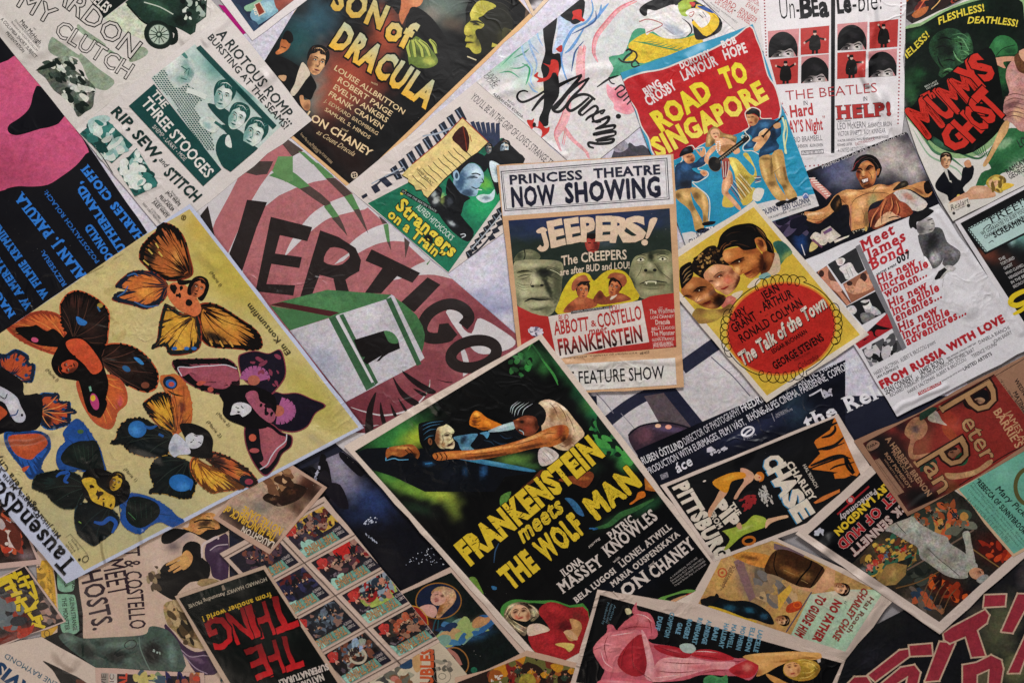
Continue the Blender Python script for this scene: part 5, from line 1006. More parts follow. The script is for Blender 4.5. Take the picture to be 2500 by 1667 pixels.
G('a8622e',(365,315,400,268,470,250,560,238,645,240,692,290,712,340,702,420,662,470,612,498,570,482,550,458,520,470,490,475,472,440,456,396,420,388,385,350),2,spots=[(410,315,50,45,-30,'c98c52',.9),(605,350,60,50,0,'bb7840',.8),(498,425,30,34,0,'d8a468',.9),(700,370,36,120,8,'3c190c',1),(505,362,60,20,-22,'3e1c0e',.95),(585,455,46,14,-24,'6c2418',.9),(600,484,34,12,-10,'b87646',.8),(640,430,34,44,30,'6c3216',.8),(600,275,70,30,0,'7c401e',.8),(450,372,30,12,0,'5a2a14',.7),(560,415,30,22,0,'c4864c',.6)],res=2.4)
for q,w,c_ in [((442,382,490,352,556,326),15,'1c0e08'),((498,370,520,355,540,352),9,'160b08'),((474,442,490,474,526,468),6,'5a2814'),((548,468,590,447,622,426),9,'4c1410'),((570,486,600,478,622,466),6,'7c3a22'),((545,420,530,440,528,462),5,'6c3418')]: L(c_,q,w,taper=.6)
E('c9bca0',514,361,6,4,-20,n=8)
sub('ear'); G('a8622e',(638,182,680,165,716,190,737,240,727,276,695,280,662,238),1,spots=[(690,215,26,40,-20,'50220f',.95),(722,250,12,20,0,'c48a54',.7)],res=2); L('3c180c',(668,190,700,200,708,240),6)
sub('hair'); G('120d0b',(328,268,342,220,358,160,400,110,470,70,560,53,622,54,685,90,722,130,742,170,782,220,795,292,742,276,737,240,716,190,680,164,638,182,655,248,600,265,545,268,500,238,430,250,390,272,372,312,345,304),1,pa=.5)
for q,c_ in [((350,290,372,240,410,205),'5a3418'),((380,270,400,235,450,215),'6a4020'),((420,235,450,200,500,190),'4a2c18'),((400,160,450,130,520,120),'2e1e14'),((650,80,700,125,730,165),'7a5430'),((660,100,700,145,735,200),'4c3018'),((740,190,770,230,785,280),'5a3820'),((560,75,620,80,650,120),'2a1c14'),((480,215,540,225,600,245),'3a2214')]: L(c_,q,8,taper=.9,pa=.6)
part('portrait','woman with curly brown hair between the two men'); sub('hair'); G('1d120d',(118,405,150,340,200,290,260,240,322,233,342,280,380,340,436,392,350,385,292,392,232,450,245,512,190,482,140,445),1,pa=.5); M((140,330,330,240,400,370,190,470),['6a4a26','9a7440','140c09','2c1a10','4a3018','120b08'],90,10,22,1.8)
sub('face'); G('b87e58',(225,468,260,420,320,384,400,390,452,402,472,440,522,482,502,550,460,602,410,632,360,602,320,582,295,546,250,522),2,spots=[(300,430,46,40,0,'d2a07a',.9),(425,505,46,40,0,'b4583e',.85),(505,530,26,80,20,'4c2012',.95),(338,545,20,26,0,'dcac84',.9),(352,474,48,18,-26,'5a2a1c',.8),(418,605,24,16,0,'c8946e',.8),(380,570,40,18,-10,'9a5038',.5),(455,440,26,30,0,'7c4028',.8),(285,518,26,12,0,'6a3424',.7)],res=2.4)
for q,w,c_ in [((303,490,340,456,388,440),7,'1c0d08'),((332,492,362,472,380,482),9,'140a08'),((364,584,394,578,428,558),14,'8a1f1a'),((366,586,396,582,424,564),4,'4c0e0c'),((318,580,345,562,370,566),5,'7c3c28'),((258,530,280,520,304,518),7,'1c0d08')]: L(c_,q,w,taper=.6)
E('d8ccb8',352,484,5,4,n=8)
G('a8584c',(366,705,420,640,482,648,475,705,400,742),1,spots=[(430,670,30,24,0,'c07a68',.7)],pa=.5); G('c4b09a',(450,632,492,608,545,600,505,662,480,650),1); G('c2b2a0',(580,560,640,500,690,500,660,545,600,575),1); G('6f9490',(672,478,740,448,772,482,695,504),1)
part('portrait','man at the lower left looking up')
G('8a6a36',(128,805,170,738,262,750,372,742,442,702,485,760,380,805,300,850,180,862),1,spots=[(300,800,110,40,0,'b09440',.8),(200,760,40,40,0,'6a4a24',.7),(400,740,60,30,-30,'5a3a1c',.7)],pa=.4)
sub('face'); G('985a2e',(45,575,85,540,125,488,200,490,262,520,302,560,332,610,402,640,390,692,340,737,280,744,200,717,150,682,90,652,50,622),2,spots=[(355,680,64,66,0,'241008',1),(245,640,40,30,0,'b87e4a',.85),(110,560,44,30,-20,'bb8450',.8),(190,588,56,24,-18,'32160a',.95),(105,642,34,14,10,'42200f',.9),(178,665,26,26,0,'c8925c',.9),(252,697,42,13,-22,'6c2016',.9),(285,722,34,12,-10,'a86c3e',.8),(300,615,40,40,0,'5c2e16',.8),(230,540,50,26,0,'7c4420',.6),(210,712,30,10,0,'7c4020',.7)],res=2.4)
for q,w,c_ in [((142,604,190,570,250,566),13,'180c07'),((172,602,195,588,220,588),9,'140a07'),((56,648,80,640,108,640),9,'180c07'),((160,692,188,684,216,670),6,'5a2812'),((212,708,250,692,284,674),8,'48120d'),((200,620,165,680,170,692),5,'6c381c')]: L(c_,q,w,taper=.6)
E('c9bca0',190,594,5,4,n=8)
sub('hair'); G('130d0a',(28,435,60,390,122,363,132,420,142,462,122,505,82,545,44,576),1,pa=.5)
for q in [(60,500,85,460,125,430),(70,520,100,480,135,455),(50,470,75,430,120,395),(55,540,80,515,110,495)]: L('8a6a44',q,7,taper=.9,pa=.6)
cur['hard']=.45
part('red_oval'); tile(3,1); E('c06a28',360,1350,452,380,-12,n=50,pa=.1); E('a3231c',360,1350,438,366,-12,n=50,spots=[(300,1200,200,140,0,'a8281e',.7),(560,1560,160,100,0,'8e1c18',.6)],res=10,pa=.12)
sub('loops'); pts=[]; 
for i in range(700):
    u=i/700*2*math.pi; k_=u*44; on=(.5+.5*math.cos(u*4-.6))>.45; r_=34*(1 if on else .0)
    ex=360+(470*math.cos(u))*math.cos(R(-12))-(398*math.sin(u))*math.sin(R(-12)); ey=1350+470*math.cos(u)*math.sin(R(-12))+398*math.sin(u)*math.cos(R(-12)); pts+= [ex+r_*math.cos(k_),ey+r_*math.sin(k_)*1.25]
stroke(px(pts),'15120f',7/K,True)
part('star_name'); kb=dict(b=.03,pa=.05)
T('JEAN',218,1116,350,1038,64,'1c0c0a',**kb); T('ARTHUR',222,1206,462,1092,72,'1c0c0a',**kb); T('CARY',-42,1298,88,1224,66,'1c0c0a',**kb); T('GRANT',-24,1386,165,1270,72,'1c0c0a',**kb); E('1c0c0a',192,1214,9); T('with',225,1255,258,1238,14,'1c0c0a'); T('RONALD COLMAN',42,1466,540,1160,72,'1c0c0a',**kb); T('EDGAR BUCHANAN',295,1556,575,1385,36,'1c0c0a',b=.035); T('GEORGE STEVENS',312,1686,714,1442,62,'1c0c0a',b=.04); T('Columbia',500,1682,670,1590,40,'2a0c0a',sh=.3); T('PICTURE',590,1650,680,1605,14,'2a0c0a'); T('PRODUCTION',470,1620,600,1550,16,'2a0c0a'); T('Directed by',300,1540,420,1470,10,'2a0c0a')
part('title'); T('The Talk of the Town',45,1655,735,1172,104,'cdc3b4',b=.035,sh=.22,drop=('24100c',8,8))

# ---- theatre bill
tile(2,1)
poster('film_poster', 'tan theatre bill with a boxed navy announcement on top and wavy cream title letters', 'poster', (40,12,1490,-80,1578,1828,262,1928), 'b58f6c', 10, 22, creases=[(250,1500,600,1640,.02,.0012),(620,1640,1580,1600,.01,.0008)])
cur['pa']=.22
part('announcement_panel'); F('bdb8b8',(62,20,1470,-72,1494,330,92,428),None); nv='191c34'
for q,w in [((78,65,1437,-45,1456,290,110,386),7),((92,80,1422,-28,1440,276,122,372),4)]: L(nv,q,w,0,True)
T('PRINCESS',155,170,742,128,74,nv,b=.035); T('THEATRE',842,118,1380,84,74,nv,b=.04); T('NOW',172,352,522,328,152,nv,b=.045); T('SHOWING',612,318,1382,264,152,nv,b=.05)
part('painted_backdrop'); clip((138,465,1460,365,1515,1500,255,1590))
F('202c24',(120,350,1480,350,1560,1640,180,1640),[(700,420,900,130,-4,'1b2852',1),(400,560,300,60,-4,'20305a',.6),(1200,480,300,60,0,'1d2c5a',.7),(930,640,110,60,0,'4a5468',.6),(800,760,400,100,0,'1f2c24',.8)],70)
frame(1230,590,3.126); cur['hard']=.2
part('large_face','pale green sleeping face'); G('5c5f45',(75,150,115,82,200,58,275,98,262,140,160,150),1,spots=[(190,90,40,20,0,'8a8a68',.7),(120,110,26,30,0,'2a2e20',.8)],res=3); L('12150e',(155,55,162,108,144,155),8); L('2c2f20',(110,95,160,82,220,84),4)
G('8b8867',(72,182,130,142,300,138,425,150,455,200,445,290,436,400,405,500,340,568,250,572,160,525,105,482,84,380),2,spots=[(312,236,80,44,10,'10140b',1),(335,345,24,110,-24,'181c10',.95),(410,330,50,170,0,'3e412c',.9),(150,228,64,11,-8,'35361f',.85),(228,300,36,56,0,'bfbc96',.85),(150,375,50,60,0,'b0ad88',.75),(260,432,120,13,-3,'24251a',.6),(250,478,80,20,-4,'aaa782',.7),(285,512,80,14,-6,'45462f',.8),(200,180,110,20,0,'aeab88',.7),(262,338,70,13,0,'4c4a33',.8),(110,440,24,60,0,'5c5b42',.7),(180,290,40,20,0,'6c6a4c',.6),(330,520,40,40,0,'5a5a40',.7)],res=2.6)
for q,w in [((103,272,150,256,210,250),7),((108,288,150,284,202,262),4),((98,240,150,221,218,232),8),((98,312,150,332,205,326),3),((94,330,145,352,195,346),3),((100,350,150,372,190,366),3),((158,458,210,436,270,443,362,440),16),((330,192,380,200,440,232),4),((340,206,390,220,440,250),4),((350,225,400,245,440,272),3),((355,262,400,282,430,300),3),((180,500,250,520,330,500),3),((215,300,205,335,225,350),4)]: L('15170e',q,w,taper=.6)
E('12140c',220,340,13,9); E('12140c',290,333,15,9); L('c4c19c',(350,212,400,232,432,256),3)
part('large_face','pale green face with wide eyes'); G('7b7857',(955,262,988,132,1060,92,1180,62,1275,80,1295,200,1310,400,1200,415,1090,440,1015,405,975,320),2,spots=[(1040,142,46,24,-6,'a8a57f',.85),(1212,134,50,26,0,'a8a57f',.85),(1122,118,24,52,0,'1c2014',.95),(1112,182,28,40,0,'aaa782',.85),(1112,232,54,13,0,'434229',.85),(1040,252,44,40,0,'9d9a74',.75),(1245,235,40,70,0,'9c9973',.75),(975,340,30,90,0,'22261a',.85),(1150,328,120,15,0,'3e3d28',.75),(1120,384,70,22,0,'a09d77',.75),(1150,78,140,20,0,'2c3222',.85),(1190,215,16,60,-30,'46452e',.8),(1290,330,24,90,0,'4a4a34',.7)],res=2.6)
for ex,ey in ((1045,138),(1212,132)): E('bdb99a',ex,ey,27,13,-4,n=14); E('0f110a',ex,ey,9,10,n=10); L('1c1e14',(ex-40,ey+2,ex,ey-17,ex+40,ey),6,taper=.5); L('2c2d1e',(ex-34,ey+12,ex,ey+18,ex+34,ey+10),4,taper=.5); L('45442e',(ex-36,ey+28,ex,ey+34,ex+36,ey+26),3,taper=.5); L('1c1e14',(ex-44,ey-28,ex,ey-40,ex+44,ey-30),6,taper=.6)
E('13150c',1083,219,14,12); E('13150c',1152,217,15,12); L('14160d',(1038,322,1100,302,1170,302,1245,312),12,taper=.5); L('bdb899',(1076,312,1110,304,1165,306),8); E('c8c4a4',1090,318,5,8,n=7); E('c8c4a4',1160,316,5,8,n=7); L('34331f',(1150,165,1190,222,1265,285),4); L('34331f',(1060,170,1040,230,1010,280),4,taper=.8); L('4a4930',(1060,350,1130,362,1220,352),4,taper=.6)
tile(2,1); cur['hard']=.45
part('red_ground'); G('9e2420',(180,1150,240,1178,330,1222,400,1242,470,1250,530,1560,230,1640),0,pa=.12); G('9e2420',(1230,1118,1300,1085,1400,1070,1500,1058,1530,1490,760,1555,1292,1460),0,pa=.12)
part('yellow_glow'); G('b6a022',(545,1232,555,1120,590,1030,640,950,690,905,740,890,800,905,840,958,900,905,960,872,1020,865,1090,885,1140,940,1170,1010,1200,1112,900,1190),1,spots=[(650,930,60,40,0,'c9b428',.6)],res=5)
for nm,x,y,a,fl in [('printed_figure',745,1040,4,1),('printed_figure',1010,1015,18,-1)]:
    part(nm,'man in a brown peaked cap facing inwards'); 
    if fl==1: G('93492c',(600,1222,610,1170,680,1110,740,1080,800,1100,860,1120,860,1165,780,1190),1,spots=[(720,1130,60,30,0,'b86c44',.8),(640,1180,40,30,0,'5c2a18',.7)],pa=.5)
    else: G('7c3a24',(830,1120,870,1050,900,1040,940,1090,1000,1060,1060,1060,1110,1080,1145,1110,1100,1125,960,1150,880,1150),1,spots=[(1060,1090,50,20,0,'b06840',.8),(890,1080,30,30,0,'4c2014',.8)],pa=.5); G('c4b4a0',(970,1110,1000,1070,1030,1075,990,1110),1)
    sub('head'); H(x,y,74,a,'b5673c','2a120c','6a2c18',turn=.5,flip=fl,hi='d08c58')
    sub('cap'); 
    if fl==1: G('8f4a2e',(655,1010,670,960,720,920,770,912,795,950,810,965,770,985,720,980,690,1030,665,1040),1,spots=[(720,940,40,20,0,'b4704a',.8)]); G('1c100c',(690,1000,730,965,790,960,812,968,770,985,720,990))
    else: G('8f4a2e',(950,940,975,900,1030,892,1090,910,1110,960,1090,1000,1070,1005,1040,960,1000,940),1,spots=[(1060,920,30,20,0,'b4704a',.8)]); G('1c100c',(952,940,1000,930,1050,960,1070,1000,1060,1000,1030,965,1000,948))
part('portrait','small red face of a dark haired man'); G('8c2c22',(765,650,775,600,830,580,880,610,885,660,870,710,825,730,785,710),2,spots=[(800,660,30,60,0,'a8463a',.7),(860,680,24,40,0,'4c1410',.8)]); G('1c0c0c',(762,640,765,600,800,575,850,572,885,600,886,640,860,610,825,620,790,610),2); L('1c0a0a',(790,650,815,648),8); L('1c0a0a',(835,650,862,648),8); L('2c0c0a',(810,705,845,703),6)
clip()
part('title_panel'); G('beb3ab',(465,1250,1228,1118,1292,1460,535,1600),pa=.1); G('9e2420',(755,1558,1000,1500,1292,1462,1515,1500,1000,1545)); G('1a1a22',(650,1207,990,1158,992,1180,652,1230))
T('UNIVERSAL-INTERNATIONAL presents',658,1224,988,1176,16,'aaa6a4')
rl='9c2826'; T('BUD',552,1290,632,1278,48,rl,b=.01,sh=.1); T('LOU',970,1215,1050,1200,48,rl,b=.01,sh=.1); T('ABBOTT',518,1402,800,1360,106,rl,b=.025,sh=.05); T('&',820,1335,860,1328,50,rl,b=.02); T('COSTELLO',878,1345,1235,1272,112,rl,b=.02,sh=.05); T('meet',800,1404,945,1384,62,rl,b=.02,sh=.15); T('FRANKENSTEIN',560,1568,1238,1452,128,'17100f',b=.03,sh=.02,col2='b02a28')
part('title'); cr_='c4ab92'
for ch,x0,y0,x1,y1,h in [('E',500,674,596,652,192),('E',630,645,722,628,180),('P',748,628,842,618,176),('E',868,622,970,618,180),('R',985,632,1115,632,188),('S',1112,632,1245,618,182)]: T(ch,x0,y0,x1,y1,h,cr_,b=.055,wob=.03,sh=.06)
L(cr_,(420,545,435,600,450,660,440,690,410,700,385,680),40); G(cr_,(370,545,415,520,445,530,455,550,400,570,372,565),1); G(cr_,(1300,455,1360,448,1320,540,1285,608,1262,606,1280,540),1); E(cr_,1255,645,27,25)
part('subtitle'); T('The CREEPERS',575,835,1108,782,76,'c0ae98',b=.02,arc=12,sh=.05); T('are after BUD and LOU!',562,918,1130,858,56,'c0ae98',b=.015,arc=10,sh=.1)
part('cast_name'); TT([('The Wolfman',1295,1232,1502,1216),('Dracula',1345,1318,1462,1310),('The Monster',1310,1410,1502,1400)],38,'c4aaa0',b=.02); TT([('LON CHANEY',1305,1272,1496,1258),('BELA LUGOSI',1314,1364,1498,1352),('GLENN STRANGE',1316,1454,1498,1442),('LENORE AUBERT',1325,1487,1486,1476),('JANE RANDOLPH',1324,1505,1490,1494)],23,'c4aaa0',b=.01); TT([('with',1370,1182,1402,1178),('PLAYED BY',1355,1243,1415,1238),('PLAYED BY',1362,1335,1420,1330),('PLAYED BY',1365,1427,1422,1422)],9,'c4aaa0')
part('logo'); E('6a6478',362,1375,50,42); M((320,1350,400,1340,410,1400,330,1400),['8f8a9c','c0b8c0','3a3648'],14,14,31); T('U-I',305,1390,400,1378,36,'b4adb4',b=.02)
part('feature_panel'); tile(2,2); F('c0bab4',(560,303,1505,246,1517,466,600,522),None); bk='1c1a1c'; T('DOUBLE FEATURE SHOW',325,487,1418,416,104,bk,b=.012); T('Copyright 1948   COUNTRY OF ORIGIN U.S.A.',590,252,1200,210,12,'6a5644'); T('48/433',1215,222,1292,208,20,'4a3a30',sh=.2)
# ---- the two fighting men, in front
tile(1,2)
poster('film_poster', 'large cream bordered poster with yellow plank and ragged letters over two brawling men', 'poster', (805,970,2424,50,4000,2080,2480,2860), 'c3b3a6', 11, 23, creases=[(2090,190,2230,300,.02,.002),(1470,590,1560,680,.016,.0016),(1290,690,1360,780,.014,.0014),(1500,1690,2330,2650,.012,.001)], rough=.38)
cur['pa']=.4
part('painted_backdrop'); clip((893,1010,2404,96,3900,2040,2490,2790))
tile(1,2)
F('0b0c0c',(500,900,2500,-80,4100,2100,2300,3000),[(1230,880,290,130,-30,'2f7a38',1),(1400,900,150,90,-20,'8fa02e',1),(1130,900,130,50,-30,'2a6230',.7),(1500,700,60,60,0,'16341c',.8),(2330,240,100,100,0,'2c6a34',.9),(2450,330,50,70,0,'357a38',.7),(2570,310,60,200,-35,'1f5a2c',.85),(2900,650,120,220,-35,'26804a',1),(2760,480,90,90,-30,'1c5a34',.9),(3070,980,100,190,-35,'2f7a3c',.95),(3100,1120,60,60,0,'3c8a3c',.7),(2850,1150,80,60,0,'1e3a24',.6),(2800,640,60,60,0,'3c6a30',.6),
 (1170,1230,160,60,30,'3f7a34',.9),(1380,1330,220,60,18,'6a9434',.95),(1600,1370,150,60,15,'9aac3c',.95),(1700,1480,60,110,-20,'7f8f34',.7),(1400,1480,160,50,15,'1f3c24',.7),(2200,1080,160,50,-5,'5f8a3c',.9),(2330,1130,90,30,10,'4a7a3c',.7),(3300,1460,160,50,-30,'1f4a2c',.9),(3000,1580,160,40,-30,'1c3a22',.8),(3200,2000,700,200,-38,'0f1524',.8)],120)
L('2a5a30',(2290,60,2400,210,2480,330,2560,440),16,taper=.7,pa=.5); L('39803a',(2420,250,2520,380,2560,470),20,taper=.8,pa=.5); L('3a7a38',(2310,190,2350,120,2400,100),16,taper=.8,pa=.5); G('2f7a36',(2280,330,2310,290,2345,300,2320,360),1,pa=.6)
M((2160,250,2330,200,2350,400,2180,420),['1d4424','2f6a34','0f1c12'],16,22,40); M((2780,700,3100,900,3150,1150,2900,1000),['1f5a30','2f7438','11241a','3f8a3e'],26,36,41,2.5,50)
frame(850,940,2.24); cur['hard']=.3
part('printed_figure','man in a dark blue suit grappling')
G('0e131c',(52,365,100,345,212,340,300,370,400,345,470,350,575,290,650,270,790,250,905,245,965,228,965,300,880,335,760,345,640,362,800,440,1010,465,1000,482,860,500,800,582,420,582,250,500,130,462,80,420),0,pa=.5,spots=[(740,470,20,40,10,'27588a',.8),(640,470,16,30,0,'1f466c',.7),(440,430,30,14,0,'2a6090',.7),(900,300,60,20,-14,'0a0c12',.8),(560,480,60,60,0,'141c28',.7)])
G('4a7a94',(575,286,620,274,705,264,695,292,668,330,690,356,622,356,600,312),1,spots=[(630,300,16,30,30,'16202c',.8),(650,345,30,8,0,'8fb8c8',.7)],pa=.6); G('4c86a6',(720,262,772,254,760,292,742,272),1); G('35708e',(590,398,720,404,860,428,1015,462,1000,474,850,452,700,424),1,spots=[(800,424,60,8,10,'5a9ab4',.8)],pa=.5); L('5a9cc0',(205,412,215,350,230,342),5); L('5a9cc0',(205,412,250,400,280,408,330,406),5,taper=.4); L('2c6a9a',(420,430,460,424),6)
for q in [(790,300,830,320,870,318),(830,270,860,290,900,285),(740,300,780,310,800,330)]: L('1f3448',q,6,taper=.8,pa=.5)
sub('hand'); G('8a4a22',(214,346,280,330,352,324,390,368,378,402,342,368,292,392,240,382,208,398),2,spots=[(300,342,50,9,0,'d09850',.9),(360,380,20,14,0,'3c1a0c',.9),(250,372,26,8,0,'b87838',.7)],pa=.6,res=2); L('2c140a',(325,342,345,360,372,392),5); L('2c140a',(310,350,330,372,340,385),4)
sub('head'); G('c8bd92',(468,258,500,222,540,214,580,250,566,280,582,312,576,345,540,347,500,342,474,302),2,spots=[(486,292,22,60,0,'6e4026',.95),(556,240,20,26,0,'e2d8b0',.8),(540,272,20,7,-8,'2c1a12',.95),(572,268,12,5,0,'2c1a12',.9),(556,326,22,8,-24,'3c1812',.95),(520,325,16,18,0,'8a5c38',.8),(545,300,12,10,0,'8a6a48',.6)],res=1.8)
for q,w in [((525,266,545,258,560,262),4),((566,258,578,256),3),((540,332,560,322,578,304),4),((556,276,566,292,552,300),3),((508,330,530,345,560,347),3),((515,270,520,300,512,325),3)]: L('24140e',q,w,taper=.5)
G('0d1016',(384,222,400,205,480,192,530,190,545,205,520,222,490,232,480,262,474,300,456,336,430,362,396,322,386,270),1,pa=.5); 
for q in [(400,225,450,205,520,196),(405,245,450,222,505,212),(410,270,445,245,480,240),(415,300,440,280,468,275)]: L('3c6a88',q,3.5,taper=.9,pa=.6)
E('7c4a2c',448,308,11,19,-10,[(450,308,5,11,0,'34180e',.9)],res=2)
part('printed_figure','bare armed dark haired man lunging forward')
G('c0a484',(1036,104,1100,78,1180,118,1232,180,1292,262,1262,302,1204,356,1120,335,1060,250,1060,180),1,spots=[(1110,106,56,24,14,'e0cdb2',.9),(1170,170,30,60,-24,'a07a54',.8),(1240,250,30,40,-20,'d8c09a',.8),(1200,300,40,40,0,'5c3420',.9),(1120,160,24,50,10,'7c5638',.8),(1150,250,60,30,0,'6a4028',.8),(1180,125,30,14,30,'ecdcc4',.7)],res=2.2,pa=.5)
for q in [(1100,95,1130,130,1150,180),(1140,100,1180,150,1200,210),(1190,150,1220,200,1240,260),(1160,300,1190,310,1220,290),(1150,325,1185,335,1210,318)]: L('5a3a26',q,4,taper=.9,pa=.5)
G('a85e2a',(470,372,560,360,640,356,750,346,880,318,1000,278,1090,235,1160,216,1204,230,1196,292,1120,334,1020,344,880,378,700,408,580,402,500,412,468,398),1,spots=[(760,354,200,9,-8,'dc9a54',.9),(1000,290,90,12,-22,'d8a468',.9),(760,388,180,9,-6,'4a2010',.9),(1000,335,90,12,-12,'4c2412',.9),(1160,250,24,40,10,'7c2c18',.85),(1100,270,40,16,-24,'c88c50',.8),(1180,300,20,30,0,'34140a',.9),(560,380,50,14,0,'c07838',.7)],res=2.2,pa=.5)
for q in [(620,378,740,372,860,350),(700,392,800,380,880,362),(900,330,980,308,1040,290),(1060,270,1100,262,1140,262),(1120,300,1150,290,1170,270)]: L('5c2a14',q,4,taper=.9,pa=.5)
for q in [(478,372,490,390,480,408),(500,368,514,392,506,412),(524,366,540,392,534,412),(458,372,462,392)]: L('2c140a',q,6,taper=.4)
for q in [(488,370,500,388),(512,366,526,384),(538,366,556,384)]: L('c88440',q,7,taper=.6)
G('bf6a1c',(664,216,670,172,694,140,726,150,762,180,852,222,820,232,742,246,700,232),1,spots=[(704,160,20,14,0,'e8a040',.9),(760,205,30,12,30,'dc8c30',.8),(690,200,14,24,0,'6a3010',.9),(740,236,40,8,0,'5a280e',.8)],res=2,pa=.5)
for q in [(680,176,700,180,722,172),(676,194,700,200,726,194),(674,212,700,220,722,214)]: L('4c200c',q,4,taper=.5)
G('8fa8ac',(766,250,850,214,935,196,905,240,800,256),1,spots=[(860,222,40,8,-16,'c4d4d4',.8)],pa=.5); G('b4a8a0',(1044,352,1090,338,1152,380,1122,422,1062,442,1040,410),1,spots=[(1100,390,40,14,40,'d0c8c0',.8)],pa=.5)
for q in [(1060,360,1090,390,1110,415),(1080,350,1110,375,1130,400),(1050,390,1070,410,1085,430)]: L('7c706a',q,3.5,taper=.8)
G('5c2c18',(945,562,1000,520,1050,465,1086,470,1040,510,990,545,950,580),1,pa=.6); G('74381c',(1150,520,1200,500,1260,490,1320,470,1344,500,1300,560,1240,540),1,spots=[(1280,510,50,12,0,'a8602c',.8)],pa=.6)
sub('head'); G('6e3520',(903,182,930,158,990,150,1042,170,1044,232,1004,274,962,274,920,244,906,210),2,spots=[(925,185,12,8,0,'c07848',.8),(950,200,16,9,0,'1c0b07',.95),(990,190,24,14,0,'a8583a',.8),(985,240,26,22,0,'8a3c26',.8),(940,246,20,9,14,'1c0806',.95),(1030,215,14,30,0,'341409',.9),(920,222,10,9,0,'a86440',.7)],res=1.8)
G('121112',(884,132,920,86,990,74,1052,108,1082,150,1074,200,1042,226,1026,176,966,166,905,192,888,170),1,pa=.5)
for q in [(886,150,895,115,930,88),(896,160,905,120,945,90),(908,170,920,130,965,95),(925,168,940,130,990,92),(950,166,965,130,1010,100)]: L('a4b0b0',q,4,taper=.95,pa=.6)
L('9cb0b4',(960,270,955,255,935,245),4); tile(2,2); cur['hard']=.45
G('b8621c',(1130,1440,1180,1400,1200,1350,1250,1340,1260,1380,1200,1410,1150,1445),1); G('9a5a24',(1255,1230,1290,1225,1330,1280,1390,1310,1390,1340,1270,1330,1260,1300),1,spots=[(1310,1300,40,14,20,'c48834',.8)])
G('2f5c84',(600,1395,660,1400,720,1460,760,1540,700,1520,640,1440),1,pa=.6); G('4f7a34',(75,1380,160,1340,130,1420,75,1460),1,pa=.6)
tile(2,3); L('2f5a30',(1330,60,1180,140,1060,190,960,270,850,300),46,taper=.7,pa=.6); L('2c5f8c',(800,300,870,300,830,310),10); G('2c5f8c',(0,770,40,780,40,800,10,800),1); L('2c4a6a',(60,420,30,490,20,580),10,taper=.6)
part('title'); tile(1,3); yl='c4a729'
T('FRANKENSTEIN',1842,592,2928,-300,192,yl,b=.062,ol='0d0d0c',ow=.02,pa=.2)
sub('plank_joint'); d=np.array((2928-1842,-300-592.)); d/=np.linalg.norm(d); u=np.array((d[1],-d[0])); rd=random.Random(8)
for i in range(26):
    s_=rd.uniform(20,1380); t_=rd.uniform(20,170); p=np.array((1842,592.))+d*s_+u*t_; q_=p+(u*rd.uniform(-30,30)+d*rd.uniform(25,55)); L('14120a',(p[0],p[1],q_[0],q_[1]),6)
for i in range(40):
    s_=rd.uniform(10,1390); t_=rd.uniform(10,180); p=np.array((1842,592.))+d*s_+u*t_; E('221e0c',p[0],p[1],5,n=7)
part('subtitle'); tile(2,3); T('meets',262,418,590,158,140,'c4a82c',b=.035,sh=.25,ol='0d0d0c',ow=.02)
part('title'); rg=dict(b=.062,rough=.03,ol='0d0d0c',ow=.02,pa=.2); T('THE',165,795,385,622,178,yl,**rg); T('WOLF',452,572,770,318,178,yl,**rg); T('MAN',868,222,1222,-62,184,yl,**rg)
part('cast_name'); cw='c2b6ae'; sw=dict(serif=.065,b=.03,pa=.05)
T('ILONA',598,692,752,580,58,cw,**sw); T('MASSEY',592,828,918,592,92,cw,**sw); T('PATRIC',985,388,1175,238,62,cw,**sw); T('KNOWLES',965,532,1365,218,98,cw,**sw); T('starring',800,462,890,385,22,cw,sh=.3); T('BELA LUGOSI',700,908,1020,660,46,cw,**sw); T('with',1000,585,1055,545,22,cw,sh=.3); T('LIONEL ATWILL',1072,618,1478,300,54,cw,**sw); T('MARIA OUSPENSKAYA',1000,778,1545,358,46,cw,**sw); T('and',1290,620,1335,585,22,cw,sh=.3); T('LON',1040,912,1290,728,98,cw,**sw); T('CHANEY',1340,712,1668,452,98,cw,**sw)
TT([('A UNIVERSAL PICTURE',1468,715,1690,545),('Directed by ROY WILLIAM NEILL',1475,738,1740,548),('Produced by GEORGE WAGGNER',1490,755,1755,570),('Original Screen Play Curt Siodmak',1505,775,1760,595)],15,'8e8784')
part('printed_figure','fair haired woman in a red dress with a green glow round her')
G('3f7a34',(75,960,120,905,200,880,300,890,420,890,520,890,640,930,790,960,800,1500,300,1330,150,1160,90,1050),1,pa=.3); G('0f1411',(130,960,300,910,430,915,520,905,640,945,790,985,790,1400,400,1320,200,1180),1)
sub('hair'); G('6a5a44',(100,1010,130,940,200,905,290,905,350,940,395,1000,340,1060,300,1040,250,1000,180,960,160,1020,230,1100,300,1110,270,1180,200,1130,130,1070),2,pa=.9,spots=[(180,940,60,30,0,'b4a888',.9),(350,980,30,50,0,'b8ac90',.7),(220,1110,40,30,0,'b4a684',.8),(300,930,50,30,0,'241c16',.7)])
